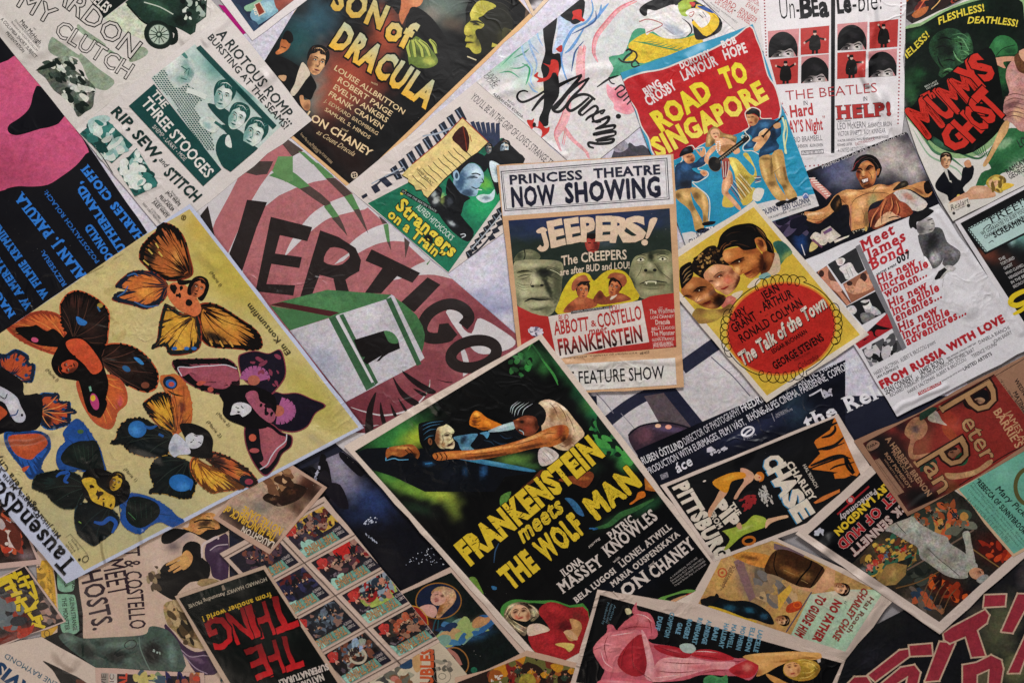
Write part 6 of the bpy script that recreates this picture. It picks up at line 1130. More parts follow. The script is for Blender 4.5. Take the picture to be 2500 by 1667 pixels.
sub('dress'); G('8f1f22',(395,950,460,905,540,910,640,950,790,980,800,1420,600,1400,380,1330,310,1230,310,1170,400,1160,470,1120,430,1050,390,1000),1,spots=[(520,960,80,40,20,'b02c2e',.8),(450,1200,120,50,0,'a8242a',.8),(600,1100,60,60,0,'4c1216',.8),(700,1020,60,40,30,'6c2420',.8),(520,1300,120,40,10,'b4282c',.7)],pa=.6); G('c4ad98',(310,1090,400,1080,480,1130,400,1160,310,1180,290,1140),1); G('a87a4c',(640,1040,720,1060,740,1120,700,1200,640,1220,600,1150,660,1120),1,spots=[(690,1090,30,40,0,'c49a64',.8)]); G('c0a85a',(520,1250,580,1235,680,1250,640,1310,600,1280),1); G('b98f6a',(590,1150,640,1130,700,1180,700,1215,650,1200),1)
cur['hard']=.3; sub('face'); G('c49a76',(160,965,205,925,270,935,310,975,318,1030,285,1060,230,1055,185,1040,160,1010),2,spots=[(195,985,20,11,-20,'3a1c12',.9),(262,972,20,11,-10,'3a1c12',.9),(240,1032,26,9,-14,'8a1c1c',.95),(205,1025,20,18,0,'b85a48',.8),(222,1000,10,18,0,'dab898',.8),(300,1020,20,34,0,'7c4028',.8),(240,940,40,12,0,'d8b492',.7)],res=2)
L('1c0e08',(175,975,195,963,222,968),7,taper=.5); L('1c0e08',(245,958,268,950,290,962),7,taper=.5); L('6a3424',(236,985,222,1012,236,1016),5)
for q in [(110,1010,140,950,200,915),(120,1040,150,985,165,960),(300,920,350,950,385,1000),(330,960,350,1010,330,1050),(150,1060,200,1110,270,1150),(170,1050,230,1090,290,1120)]: L('cdb890',q,8,taper=.9,pa=.6)
for q in [(230,910,290,920,330,960),(130,990,150,1030,190,1060),(310,1060,340,1030,370,1020)]: L('20160f',q,9,taper=.8,pa=.6)
cur['hard']=.45
G('58843a',(1360,880,1500,830,1600,800,1700,820,1640,900,1500,930),1,pa=.3); G('141a18',(1420,880,1560,830,1650,840,1600,900),1); G('a01f24',(1590,845,1640,825,1670,830,1650,870,1600,870),1); G('b98a64',(1470,890,1590,845,1600,875,1520,905),1)
tile(1,3); G('5a7a30',(1830,710,1880,700,1920,770,1950,840,1900,800),1,pa=.6)
clip()

# ---- the butterflies
tile(0,1)
poster('film_poster', 'yellow sheet with six painted butterflies that have human faces', 'poster', (1555,330,2984,2163,545,3436,-750,1900), 'aab0c4', 14, 24, creases=[(1750,830,1640,730,.02,.0012),(0,2240,420,2200,.015,.0022),(1100,2340,1320,2400,.02,.0016),(840,3090,880,3250,.01,.002),(1150,3030,1190,3130,.01,.002),(2560,2180,2700,2280,.02,.002),(-100,2600,500,3330,.02,.001)], rough=.36, bump=1.3)
cur['pa']=.3
part('yellow_sheet')
F('b5a674',(1553,372,2938,2155,690,3330,-640,1640),[(1900,900,500,260,40,'a9983f',.9),(2550,1900,420,160,50,'a3984a',.9),(700,1300,400,200,-30,'b09c5c',.5),(250,2150,300,400,0,'c0b088',.8),(1000,1900,300,160,0,'bbaa7e',.7),(1200,2900,500,300,-30,'9c9a76',.8),(500,2900,300,260,0,'9f9a74',.7),(1650,500,140,140,0,'b4983c',.7)],60,pa=.2)
M((700,1000,1000,800,1700,700,800,1700),['ab9b64','b8a872'],26,50,51,2)
def lady(x,y,s,a,skin,hairc='100d0d',body=None):
    sub('head'); 
    if body: G(skin,body,2,pa=.5,spots=[(x-40,y+80,40,40,0,'7a4a2a',.3)])
    H(x,y,s,a,skin,hairc,'3a1c14',fem=1,dark='140c0a',lip='2a1010',hi=skin)
OR='a0582a'; OR2='b0782c'; RM='84331f'; BK='17120f'
part('butterfly','orange and yellow butterfly at the top right')
sub('wing'); wing((1340,490,1420,515,1500,600,1550,760,1570,900,1450,950,1330,940,1260,900,1200,840,1150,780,1158,690,1220,610,1285,550,1298,500),1560,930,RM,BK,OR,.86,9,[(1450,800,40,110,-10,'c98a44',.9),(1330,560,60,50,0,'a85a3c',.7),(1240,740,50,120,20,'241a14',.9),(1380,640,60,60,20,'8a4a24',.6)],'5a2c14')
for q in [(1275,650,1300,690),(1215,700,1250,740),(1175,790,1220,830),(1300,720,1330,760)]: L('b9a04c',q,24,taper=.5)
sub('wing'); wing((1270,900,1370,1000,1330,1120,1200,1185,1100,1160,930,1115,965,1065,1050,1040,950,1005,1020,925,1090,885,1160,880),1380,1000,RM,'1c2230','b4642f',.8,7,[(1200,1050,80,60,-10,'c88a3c',.8)],'7c3c1c')
for q in [(960,1090,1020,1050,1050,1000),(1040,920,1100,900,1130,920),(1100,1130,1200,1170,1300,1160)]: L('33588a',q,14,taper=.5)
sub('wing'); wing((1650,1155,1780,1160,1950,1260,2100,1370,2140,1480,2080,1520,1900,1510,1720,1490,1640,1400,1620,1250),1630,1170,RM,BK,'b3742e',.84,9,[(1850,1300,110,50,35,'c4943c',.8),(1760,1420,110,40,20,'1f1610',.9),(2040,1440,50,40,0,'a8602e',.7)],'4a2412')
for q in [(1720,1450,1740,1490),(1800,1450,1830,1500),(1880,1450,1910,1500)]: L('b98a3c',q,22,taper=.4)
sub('wing'); wing((1390,1180,1480,1230,1620,1260,1640,1470,1560,1545,1400,1560,1350,1490,1250,1510,1290,1440,1310,1300,1350,1160),1600,1230,RM,'1d2220','b9862f',.84,9,[(1480,1400,70,120,0,'c89a3c',.8)],'6a3c18')
for x in (1430,1530,1590): E('2c5fa0',x,1512,22,14)
lady(1625,1020,84,25,'b5623a',body=(1380,1000,1440,970,1540,1010,1620,1110,1650,1200,1600,1250,1540,1230,1470,1200,1400,1130,1370,1060)); M((1380,980,1500,960,1640,1200,1560,1240),[BK],9,26,52)
part('butterfly','red orange butterfly with dark wings at the upper left')
sub('wing'); wing((30,1290,90,1250,200,1240,330,1210,460,1230,540,1310,570,1400,560,1500,480,1560,330,1520,200,1460,90,1380),540,1450,'a8462c',RM,'b3542c',.9,8,[(260,1410,180,60,15,'141012',1),(420,1280,90,40,0,'b8602e',.8)],'c87a3c'); G('14100f',(125,1345,260,1330,300,1320,380,1370,440,1350,520,1420,560,1500,440,1500,300,1480,190,1420),1,pa=.2); E('b04a6a',285,1442,30,20,15)
sub('wing'); wing((500,1150,560,1070,640,1045,740,1080,830,1140,890,1230,880,1400,870,1470,790,1530,690,1480,580,1420,510,1320,500,1230),600,1430,'b0502e','17110f','241815',.95,9,[(620,1130,60,60,0,'4a2820',.7),(740,1350,60,60,0,'3c241c',.6)],'4c3026'); G('2d6cb0',(625,1250,690,1280,715,1300,690,1325,640,1310),1); E('8a7434',820,1160,24,20); L('2f5a84',(800,1170,820,1210),14)
tile(0,2)
sub('wing'); wing((860,150,1000,135,1130,180,1230,270,1290,380,1270,490,1180,520,1050,470,940,400,870,330,800,250),820,260,'b0502e','15100f','241713',.94,10,[(1000,330,120,40,10,'4a2c20',.7),(930,210,60,30,0,'3c241c',.7)],'55342a'); G('3377b0',(1095,245,1140,250,1180,295,1150,298),1); E('285a86',1035,335,36,22,30); E('6a3a2a',1190,470,34,26)
sub('wing'); wing((640,440,740,420,880,390,980,430,1030,520,1030,620,960,690,930,790,880,820,780,770,700,660,650,540),800,390,'a8452c','a04a2a','b5562c',.92,9,[(760,560,80,150,-10,'120e0f',1),(980,640,30,90,10,'a8405a',.7)],'cf8a3c'); G('120e0e',(700,440,800,420,880,480,850,560,880,620,830,730,780,720,700,600,670,500),1,pa=.2); E('a83a6a',775,605,34,70,-15); E('c4a52c',762,575,20,26); L('6a9a84',(735,480,745,520),18)
sub('body'); frame(0,690,2.421); G('120d0d',(318,425,400,292,425,318,470,320,560,368,625,368,600,432,622,520,642,600,622,700,600,790,520,762,472,602,450,578,350,558,305,492),1,pa=.3); tile(0,2); E('a83a6a',775,605,34,70,-15); E('c4a52c',762,575,20,26); L('6a9a84',(735,480,745,520),18)
lady(560,320,84,-110,'b5482a',body=(540,120,600,90,680,100,760,180,830,290,830,350,760,380,690,300,620,240,560,180))
OB='a84726'
part('butterfly','blue and orange butterfly cut off by the left edge')
sub('wing'); wing((-20,220,50,220,130,180,230,230,230,290,285,305,270,420,240,445,180,420,100,370,0,330),60,420,'1f4f86','17263c',OB,.82,6,None,'8a3420'); 
for x,y in [(70,240),(140,260),(195,300),(215,390)]: E('1d3f6a',x,y,15,15)
sub('wing'); wing((330,550,440,540,480,545,490,600,570,610,580,660,625,690,580,700,570,780,500,810,420,830,350,800,310,700),330,680,'1f5a96','16233a',OB,.8,7,[(380,760,60,50,0,'14101a',.9)],'d08a4c'); 
for x,y in [(450,605),(520,668),(520,740)]: E('1d3f6a',x,y,16,12)
sub('wing'); wing((50,860,150,860,300,850,390,890,410,960,400,1010,350,1090,330,1170,350,1190,250,1230,180,1140,100,1040,50,950),120,860,'1c4f94','17376a','1f4f9a',.9,4,None,'16305a'); G(OB,(70,890,200,870,330,870,385,920,380,970,300,1040,250,1080,150,1050,90,980),1,spots=[(200,950,100,60,0,'b8603c',.7)],pa=.5); G('a8482c',(180,1150,240,1130,200,1180),1)
sub('body'); G('121016',(-20,350,100,380,190,450,200,550,340,550,330,800,200,850,60,850,-20,830),1,pa=.2); G('a9aab4',(-20,480,60,510,140,570,170,640,210,720,190,770,130,770,90,720,40,620,-20,580),1,spots=[(100,640,60,60,0,'c2c2c8',.8)]); L('1f3f70',(80,720,130,710,150,670),10); L('1a1a24',(0,560,40,580,60,540),8); E('16141c',180,715,10,12); G(OB,(-20,640,30,660,60,700,20,740,-20,760),1)
part('butterfly','purple pink butterfly at the right')
PK='8f4654'
sub('wing'); wing((1425,310,1450,265,1600,258,1750,255,1860,260,1930,320,1955,440,1930,500,1850,540,1700,520,1560,460,1490,400),1960,470,'7a3440','130f12','8a4350',.72,5,[(1700,350,160,40,5,'96505c',.8)],'3a1a22'); G('8f4855',(1490,400,1470,330,1600,325,1720,310,1830,310,1940,345,1955,430,1900,440,1880,480,1850,450,1800,490,1760,430,1680,420,1620,390,1560,370),1,pa=.4); L('b9b4bc',(1490,395,1460,325,1560,325,1650,315,1750,310,1850,305,1940,335),8); G('a0483c',(1610,460,1640,435,1690,445,1640,475),1); E('a0483c',1725,505,24,20)
sub('wing'); wing((1960,250,2010,210,2100,195,2200,215,2290,185,2330,290,2330,400,2260,500,2200,540,2080,480,1990,400),2060,480,'7a3440','1a1424','1d1728',.95,0)
for i in range(9): a=-2.9+i*.33; L('94507a' if i%2 else '96507c',(2090+30*math.cos(a),430+30*math.sin(a),2090+125*math.cos(a),430+118*math.sin(a)),34,taper=-.1,pa=.3)
E('a05a48',2080,430,50,42); M((2000,210,2300,210,2310,480,2220,500),['7a3448'],12,16,53)
sub('wing'); wing((2240,540,2330,545,2440,540,2560,590,2640,620,2655,650,2580,700,2520,800,2430,845,2330,840,2240,800,2180,700),2230,660,'7a3440','191322','1b1526',.95,0)
for i in range(10): a=-1.3+i*.33; L('94507a',(2290+30*math.cos(a),680+30*math.sin(a),2290+135*math.cos(a),680+110*math.sin(a)),32,pa=.3)
E('a05a48',2280,680,50,46)
sub('wing'); wing((2020,800,2120,790,2220,790,2310,860,2385,890,2380,970,2310,1030,2270,1110,2190,1200,2130,1170,2060,1060,2015,930),2150,810,'7a3440','15101a','8f4a54',.8,0,[(2230,920,80,100,0,'98545c',.7)]); G('15101a',(2020,820,2110,810,2130,900,2140,1000,2160,1080,2100,1100,2040,1000),1); L('b4b0b8',(2350,870,2340,930,2270,990,2220,1060,2190,1120,2130,1160),9); E('b0523c',2070,900,30,30); E('9c4a4c',2085,1005,40,20)
sub('body'); G('120e12',(1800,530,1960,470,2100,480,2250,560,2260,700,2180,820,2030,820,1980,800,1880,760,1825,700,1830,610),1,pa=.2); G('8f4a5c',(2010,560,2060,515,2110,530,2130,600,2200,640,2260,720,2220,780,2150,740,2090,680),1,pa=.4); M((2100,640,2200,620,2240,720,2140,720),['1c1018'],6,20,54)
sub('head'); G('bab7bb',(1895,680,1910,630,1960,610,2020,620,2060,650,2050,690,1990,730,1960,705,1890,715),1); L('1a1418',(1930,650,1960,660),7); L('1a1418',(1975,640,1995,660),7); E('1a1418',1955,690,12,7)
part('butterfly','yellow orange butterfly with black and blue lower wings')
sub('wing'); wing((1320,405,1380,395,1440,390,1510,450,1555,560,1570,700,1550,790,1480,840,1430,870,1400,780,1350,700,1420,560,1380,500,1340,470),1460,830,'a84a24','a85a2c','b4662c',.93,6,[(1490,650,40,60,0,'5a2c24',.9),(1480,760,40,50,0,'46201a',.8),(1500,500,40,60,0,'b8542c',.7)],'6a2c18'); E('1b2334',1395,450,62,52,30); E('275a9c',1400,458,44,34,20); E('a8483c',1405,462,24,20); L('1c2414',(1370,510,1430,545,1500,560),14,taper=.8)
sub('wing'); wing((1180,620,1240,570,1290,540,1370,540,1400,620,1420,720,1450,840,1400,860,1340,830,1270,770,1210,690),1440,850,'a8542a','1c1a18','c08a2c',.9,8,[(1300,640,60,90,-20,'c99a34',.8),(1240,660,40,60,0,'b06a28',.7)],'8a4c1c')
sub('wing'); wing((970,830,1020,770,1100,740,1200,755,1280,810,1400,850,1420,930,1380,1020,1300,1055,1180,1055,1060,1010,1000,950,910,945,950,900),1420,900,'b07434','0f1516','111a1a',.96,7,None,'28322c',1.02); E('245f9e',1125,830,75,70,0,spots=[(1110,840,50,40,0,'3f80bc',.8)]); L('1f4f8c',(1180,800,1230,820,1290,800),26,taper=.7); L('1f4f8c',(1300,870,1340,890),20)
sub('wing'); wing((1300,1060,1420,1050,1560,1110,1600,1220,1600,1310,1560,1390,1470,1395,1350,1360,1230,1350,1260,1290,1225,1190,1250,1110),1540,1090,'b08c34','0f1517','131d1c',.95,7,None,'28322c',1.02); E('1f5c9c',1480,1270,95,70,10,spots=[(1500,1300,60,40,0,'3a78b6',.8)]); L('1f5496',(1530,1230,1570,1260,1560,1330),26,taper=.6)
sub('wing'); wing((1740,1020,1850,1050,1960,1110,2060,1190,2105,1260,2070,1300,1980,1290,1880,1230,1780,1150,1700,1080),1690,1070,'a8402a','2a1a16','a8542c',.86,5,[(1800,1090,80,30,30,'2c1a20',.8),(1960,1190,50,40,30,'b87a34',.8)],'3a1c14'); E('17202a',2020,1255,60,44,20); E('8a3040',2040,1260,34,24)
sub('wing'); wing((1600,1060,1660,1100,1750,1150,1850,1200,1960,1290,1990,1310,1880,1330,1800,1340,1740,1350,1650,1290,1580,1200,1565,1110),1610,1080,'a8542a','5a3418','c08a2c',.93,9,[(1740,1250,120,50,30,'c99a38',.8),(1860,1290,50,30,0,'a8a04c',.5)],'8a4a1c')
sub('body'); G('100e10',(1470,800,1520,780,1600,790,1700,840,1745,920,1740,1000,1740,1060,1660,1070,1560,1050,1500,1000,1520,920),2,pa=.2); G('aeb0ba',(1430,870,1480,890,1540,960,1560,1030,1470,1040,1430,1060,1390,1020,1385,960),1,spots=[(1430,990,40,40,0,'7f8696',.7)])
sub('head'); G('b7b7be',(1520,900,1570,860,1610,880,1665,885,1650,960,1590,990,1540,970),2); L('17141a',(1590,880,1620,890),7); L('17141a',(1625,935,1650,945),7); L('17141a',(1560,940,1580,930),7); E('17141a',1585,918,5)
part('butterfly','blue and dark green butterfly at the lower left')
sub('wing'); wing((630,755,690,800,760,900,810,980,840,1080,860,1180,760,1180,640,1150,520,1170,470,1100,480,1000,540,930,520,870,570,800),780,1180,'1c4480','1b4486','1d478c',.96,4,[(640,850,90,60,30,'1a3f7a',.6)],'143058'); G('121c1a',(640,930,720,925,790,930,830,1050,850,1180,720,1170,600,1140,520,1110,500,1050,560,970),1,pa=.5,spots=[(660,1020,90,70,0,'1c2c24',.7)])
for i in range(5): L('30463a',(600+i*40,960,640+i*30,1100),5,taper=.7)
E('3c5a34',660,850,26,18)
sub('wing'); wing((300,1215,420,1180,520,1170,640,1210,700,1300,680,1400,620,1470,520,1475,440,1430,380,1360,320,1330,270,1310),720,1300,'2a3a34','0f1716','101a18',.96,5,[(400,1260,60,50,0,'18302c',.7)],'22322c'); L('1c4a94',(460,1220,500,1190,560,1190,530,1250,560,1270),30,taper=.6,pa=.4)
sub('wing'); wing((1060,1370,1160,1370,1270,1410,1380,1480,1450,1550,1500,1590,1420,1620,1310,1590,1230,1620,1150,1680,1060,1650,1000,1580,1010,1480),980,1410,'1c4480','1c4688','1d488e',.95,4,None,'143058'); G('121c1a',(1060,1390,1180,1390,1290,1440,1310,1520,1250,1590,1150,1640,1060,1600,1030,1520),1,pa=.5); L('3c6a40',(1050,1510,1110,1570),14,taper=.6)
for i in range(5): L('2c463a',(1060+i*45,1400+i*14,1080+i*40,1560),5,taper=.7)
sub('wing'); wing((640,1460,760,1440,900,1480,970,1560,960,1620,900,1690,830,1740,770,1780,700,1740,640,1680,615,1560),900,1450,'22343a','0f1718','10191a',.96,5,[(800,1600,80,60,0,'15202c',.7)],'1c2c2c'); L('1c4a94',(770,1590,840,1600,900,1560,950,1600,920,1680),36,taper=.5,pa=.4); L('6a8a3a',(645,1585,665,1600),10)
sub('body'); G('0e0c0d',(680,1190,800,1150,900,1180,1050,1260,1060,1380,1000,1440,880,1480,760,1450,680,1360),1,pa=.2)
lady(950,1265,74,25,'b8962c','1c120c',(670,1250,730,1225,780,1240,800,1290,880,1350,940,1390,930,1480,880,1470,760,1420,720,1340)); M((690,1240,900,1370,930,1470,850,1450),['2c1a0c','3a240e'],8,16,55)
part('title'); tile(0,3); bk='16161a'
T('TausendSchönchen',628,588,-480,-630,140,bk,serif=.05,b=.022)
part('credit_line'); T('Mit Jitka Cerhová, Marie Cesková',500,358,-140,-345,42,'24221e',serif=.05,b=.008); tile(0,2); T('Regie: Vera Chytilová',345,1530,-130,870,52,'24221e',serif=.05,b=.01)
tile(0,1); T('Ein Konsumfilm',2385,1545,2050,1140,44,'2c2a20',serif=.045,b=.008,sh=.15)
for x0,y0,x1,y1 in [(1715,890,1800,1005)]: T('(Marie I)',x0,y0,x1,y1,26,'3a3626',sh=.2)
tile(0,2)
for s,x0,y0,x1,y1 in [('(Marie I)',370,345,465,440),('(Marie 2)',1770,700,1870,810),('(Marie 2)',1690,770,1800,900),('(Marie 1)',1010,1160,1110,1260)]: T(s,x0,y0,x1,y1,26,'3a3626',sh=.2)
tile(0,3); L('5c5a44',(540,370,575,345,690,480,720,520),3,0); TT([('Progress',650,465,590,385),('Film',620,480,565,405),('Verleih',600,500,545,425)],16,'4a4838'); ring('3a382c',700,550,22,28,6,40); E('2a281e',650,555,12); tile(0,1); ring('5a4c20',1505,440,18,18,6); E('5a4c20',1505,440,8)
L('8a7c4a',(700,910,850,835),4); L('8a7c4a',(930,780,1010,735),3)
# ================================================================ lower edge, softer and further from the window
# ---- ghost comedy sheet
tile(0,3)
poster('film_poster', 'beige comedy sheet with narrow dark plum capitals running down it', 'poster', (290,500,1100,-220,1872,-150,1882,700,1800,1600,900,1600,340,1195), 'b49c8b', 5, 30)
cur['pa']=.4
part('beige_panel'); F('b39b8a',(600,300,1880,300,1880,1560,600,1560),[(1250,480,90,150,10,'c0aa9a',.7),(1500,360,70,60,0,'7a6c72',.6),(1420,450,60,40,0,'4a4048',.7),(1320,600,60,80,0,'c4b0a0',.7)],40,pa=.2)
part('yellow_strip'); G('b48a2c',(340,560,420,560,445,700,470,1000,475,1110,400,1200,340,1190,330,1140,300,740),0); M((300,620,420,600,460,1000,400,1000),['8a6a24','c49a3a'],16,26,61); TT([('FREDRIC MARCH',395,640,430,900),('STORY BY GRANT',380,700,400,900)],14,'5a4420'); ring('4a3818',385,1160,22,26,6); T('RE',300,620,330,650,26,'3a2c14',b=.02)
part('black_column'); G('0f0d0f',(440,640,600,560,640,690,650,800,680,1000,680,1190,720,1260,780,1440,480,1290,350,1200,470,1150,480,900),0)
part('name_plate'); G('6f9a80',(470,680,480,640,600,600,612,720,606,790,585,815,520,820,475,790),1); T('LENORE',570,640,595,790,34,'1a2420',b=.02); T('AS DELLA',515,660,530,780,30,'1a2420',b=.02)
part('name_plate'); G('6f9a80',(470,860,490,838,580,840,620,870,648,1100,640,1145,600,1165,540,1155,500,1120),1); T('GLENN STRANGE',568,865,600,1135,34,'1a2420',b=.02); T('THE MONSTER',505,870,535,1135,36,'1a2420',b=.02)
part('title'); pm='2c1626'; T('ABBOTT & COSTELLO',985,160,1065,1125,132,pm,b=.012); T('MEET',838,575,892,858,175,pm,b=.012); T('GHOSTS.',632,560,765,1135,168,pm,b=.02)
part('black_figure','man in black with an orange face and hand'); 
G('0e0c0d',(1330,350,1420,300,1540,300,1700,200,1880,250,1870,320,1780,360,1700,400,1560,330,1480,370,1400,420,1330,420),1); G('b07c44',(1560,230,1620,190,1700,170,1760,180,1780,230,1800,300,1700,310,1640,350,1580,330,1480,290,1540,290),1,spots=[(1680,260,70,30,-20,'2a1a10',.8),(1720,210,30,20,0,'c89a60',.7),(1620,300,40,20,0,'c89456',.6)],pa=.8); L('1c120c',(1590,250,1650,230,1740,235),12); L('1c120c',(1620,300,1690,290,1760,300),9); L('2a1a12',(1690,200,1720,205),7)
G('0e0c0d',(1500,450,1560,405,1640,430,1650,530,1720,600,1700,720,1560,740,1460,830,1430,890,1300,820,1250,760,1290,680,1340,600,1400,570,1480,560),1)
for q in [(1380,650,1440,610,1530,560),(1390,620,1450,590,1530,540),(1360,600,1440,560,1540,500),(1420,660,1500,610,1550,560)]: L('b58750',q,26,taper=.5,pa=.4)
G('b58750',(1500,500,1540,480,1580,530,1560,600,1500,640,1470,580),1,pa=.5)
part('purple_drapery'); G('3a2440',(1690,430,1780,380,1870,360,1868,715,1800,720,1740,690,1720,600,1680,540),1,spots=[(1780,470,60,20,-20,'6a5a6c',.6),(1800,600,20,80,0,'5a465c',.6)],res=5); L('a89aa0',(1720,480,1780,440,1868,430),8); L('b9a8a4',(1655,540,1660,440,1720,400,1780,370,1790,390),22,taper=.5)
part('purple_drapery'); G('3c2440',(1345,1095,1420,1150,1500,1250,1600,1310,1700,1300,1795,1350,1780,1480,1700,1500,1600,1480,1500,1330,1480,1480,1460,1480),1,spots=[(1600,1370,100,20,20,'6a5068',.7)],res=5); L('8f7c8c',(1480,1290,1560,1350,1680,1340,1790,1370),8); L('8f7c8c',(1500,1330,1600,1440,1700,1490),8)
part('straw_figure'); G('8a744e',(1340,930,1430,890,1480,950,1560,1060,1640,1160,1700,1260,1600,1280,1520,1240,1440,1150,1370,1080),1,spots=[(1420,980,50,60,30,'a58a60',.8),(1560,1180,60,40,40,'4a3c28',.7),(1480,1060,20,60,0,'3c3020',.6)],pa=.9); M((1350,940,1450,900,1680,1240,1520,1240),['4a3a24','a8906a','2c2418'],26,26,62,2.5,50); M((1180,650,1300,600,1330,780,1240,800),['8a7658','4a3c2c','a8967c'],20,22,63,2.5,60); G('8a744e',(1640,720,1740,710,1800,740,1700,780,1620,760),1,pa=.6)
part('grey_figure','grey-green man lying along the foot of the sheet')
G('3f5048',(480,1180,560,1150,640,1190,720,1200,900,1190,1100,1180,1200,1160,1220,1110,1270,1100,1370,1130,1440,1200,1480,1280,1490,1480,1000,1460,780,1440,700,1380,640,1340,540,1260),1,spots=[(700,1300,110,60,30,'16201c',.9),(960,1350,120,60,0,'131a18',.9),(1000,1250,200,30,-5,'5f746a',.7),(1250,1320,90,110,10,'131514',1),(1410,1330,40,110,-6,'607a70',.8),(820,1240,60,30,0,'22302a',.7),(1050,1380,50,30,0,'52665c',.7),(570,1200,60,30,30,'66786c',.7)],res=5,pa=.6); L('5a6e64',(1140,1190,1150,1280,1190,1380,1230,1460),9); ring('1a2420',1070,1250,50,34,8,-20); M((1250,1290,1330,1290,1320,1330,1260,1330),['8a9a92'],4,10,64)

# ---- scraps at the far left
poster('film_poster', 'small red and black picture with a pink border, peeping out under the butterfly sheet', 'poster', (-300,250,120,40,335,590,-80,640), 'b0958c', 6, 31)
part('picture'); F('2a1512',(-300,280,100,60,300,555,-60,590),[(60,430,60,50,0,'0e0c0e',.9),(220,520,90,50,0,'8a7c80',.7),(30,240,60,60,0,'6a2418',.8)],30,pa=.6); M((-40,200,100,150,240,480,40,520),['8f3020','b04c2c','120c0c','c0b0a8','a89a98','5c2418'],36,36,65,2.6,50); G('a8321c',(20,470,60,450,100,470,60,500,30,500),1); E('c4b8b0',55,425,16,14)
poster('film_poster', 'poster with blocky yellow Japanese characters on a dark crowd scene', 'poster', (-500,930,205,598,542,1062,-200,1345), 'b09a90', 7, 32)
cur['pa']=.6
part('picture'); clip((-500,945,200,612,522,1060,-200,1330)); F('221a1c',(-500,600,560,600,560,1350,-500,1350),[(60,860,120,60,20,'6a2018',.8),(330,780,60,140,30,'5a4a44',.7),(400,1000,110,60,0,'544a48',.7),(60,1060,120,60,0,'3a4448',.8),(200,1150,150,50,-20,'8a2c1c',.8),(30,1220,100,40,-20,'7a2418',.9)],40,pa=.7); M((250,650,400,640,520,1040,380,1080),['6a5c58','8a6a5c','2c2422','4a3c3a','9a7a6c'],50,26,66); M((-20,820,120,800,240,1120,-20,1180),['5c6468','2a2c32','8a3020','4c1a14'],26,44,67)
part('title'); yy='c2a81f'
for q,w in [((60,660,150,620),26),((90,700,180,660),30),((110,650,160,740),26),((150,720,240,690),26),((170,770,260,740,290,830,300,880),28),((190,690,240,790),24),((0,720,90,690,130,700),34),((40,800,130,760),32),((0,760,80,720,150,860,150,960),34),((90,850,180,820),30),((120,910,220,870),28),((180,900,240,980,300,900),30),((200,980,300,940),30),((240,1000,270,1040,330,1020),26),((290,1060,350,1030),30),((310,1020,330,1110),30),((260,1080,370,1110),26),((240,820,300,880),22)]: L('2a1c0c',[v+6 for v in q],w,0); L(yy,q,w,0)
clip()
part('red_flame'); G('9c2c18',(140,1160,180,1120,240,1110,280,1080,260,1150,200,1190,150,1200),1,pa=.6)

# ---- star name sheet, bottom left corner
poster('film_poster', 'pale sheet with large navy letters and a black blade shape', 'poster', (-250,1330,170,1215,340,1188,785,1440,1050,1600,1000,1800,-250,1800), 'b5a598', 8, 33, creases=[(480,1350,520,1300,.02,.003),(570,1400,600,1350,.02,.003),(0,1490,120,1568,.02,.002)])
part('star_name'); nb='1d3a5c'; T('DAVIS',372,1690,5,1392,100,nb,b=.055); T('GENE RAYMOND',520,1590,52,1320,44,'2c5468',b=.012); E('b5a598',-200,1300,4)
part('black_blade'); G('17130f',(348,1383,440,1420,560,1480,660,1530,760,1620,560,1640,480,1540,430,1460),1,pa=.5); G('5a2c1c',(620,1540,680,1545,740,1600,660,1610),1,pa=.6)

# ---- lettered scrap, framed lady and comic page
poster('film_poster', 'small beige scrap with grey-green capitals at the bottom edge', 'poster', (1760,1380,2000,1380,2200,1800,1600,1800,1690,1470), 'b09c8c', 4, 34)
part('lettering_line'); T('YES!',1730,1545,1925,1555,90,'2c4a52',b=.02); L('3a5a60',(1810,1480,1815,1568),14,taper=.6)
tile(1,3)
poster('film_poster', 'dark green poster with an oval portrait of a fair lady', 'poster', (1695,605,2338,1352,1600,1720,960,960), 'b39c8e', 9, 35)
cur['pa']=.5
part('painted_backdrop'); clip((1685,660,2255,1335,1560,1680,1000,960)); F('101a18',(900,600,2300,600,2300,1700,900,1700),[(1830,1120,130,60,-25,'8a7a4c',.8),(1950,1060,60,40,-20,'b8875a',.8),(1700,1110,100,60,0,'2c4a70',.8),(1850,1190,180,40,-15,'24507c',.8),(1650,1200,120,40,0,'1f3a6a',.7),(1680,1060,60,50,0,'34604c',.6),(1800,1280,140,50,0,'0d1416',.8),(1450,1080,120,60,30,'8a2418',.7)],50,pa=.8)
M((1600,1100,1990,1020,2030,1120,1640,1260),['2c5a8a','3a6a90','8a9a5c','6a8a7c','1c3050','a8865c'],46,36,68,3,-25); G('a87a50',(1860,1060,1910,1020,1960,1030,2010,1020,1990,1070,1920,1110,1860,1110),1); L('1f4a54',(1530,1150,1545,1080,1560,1040),10); L('1f4a54',(1570,1130,1580,1050),10)
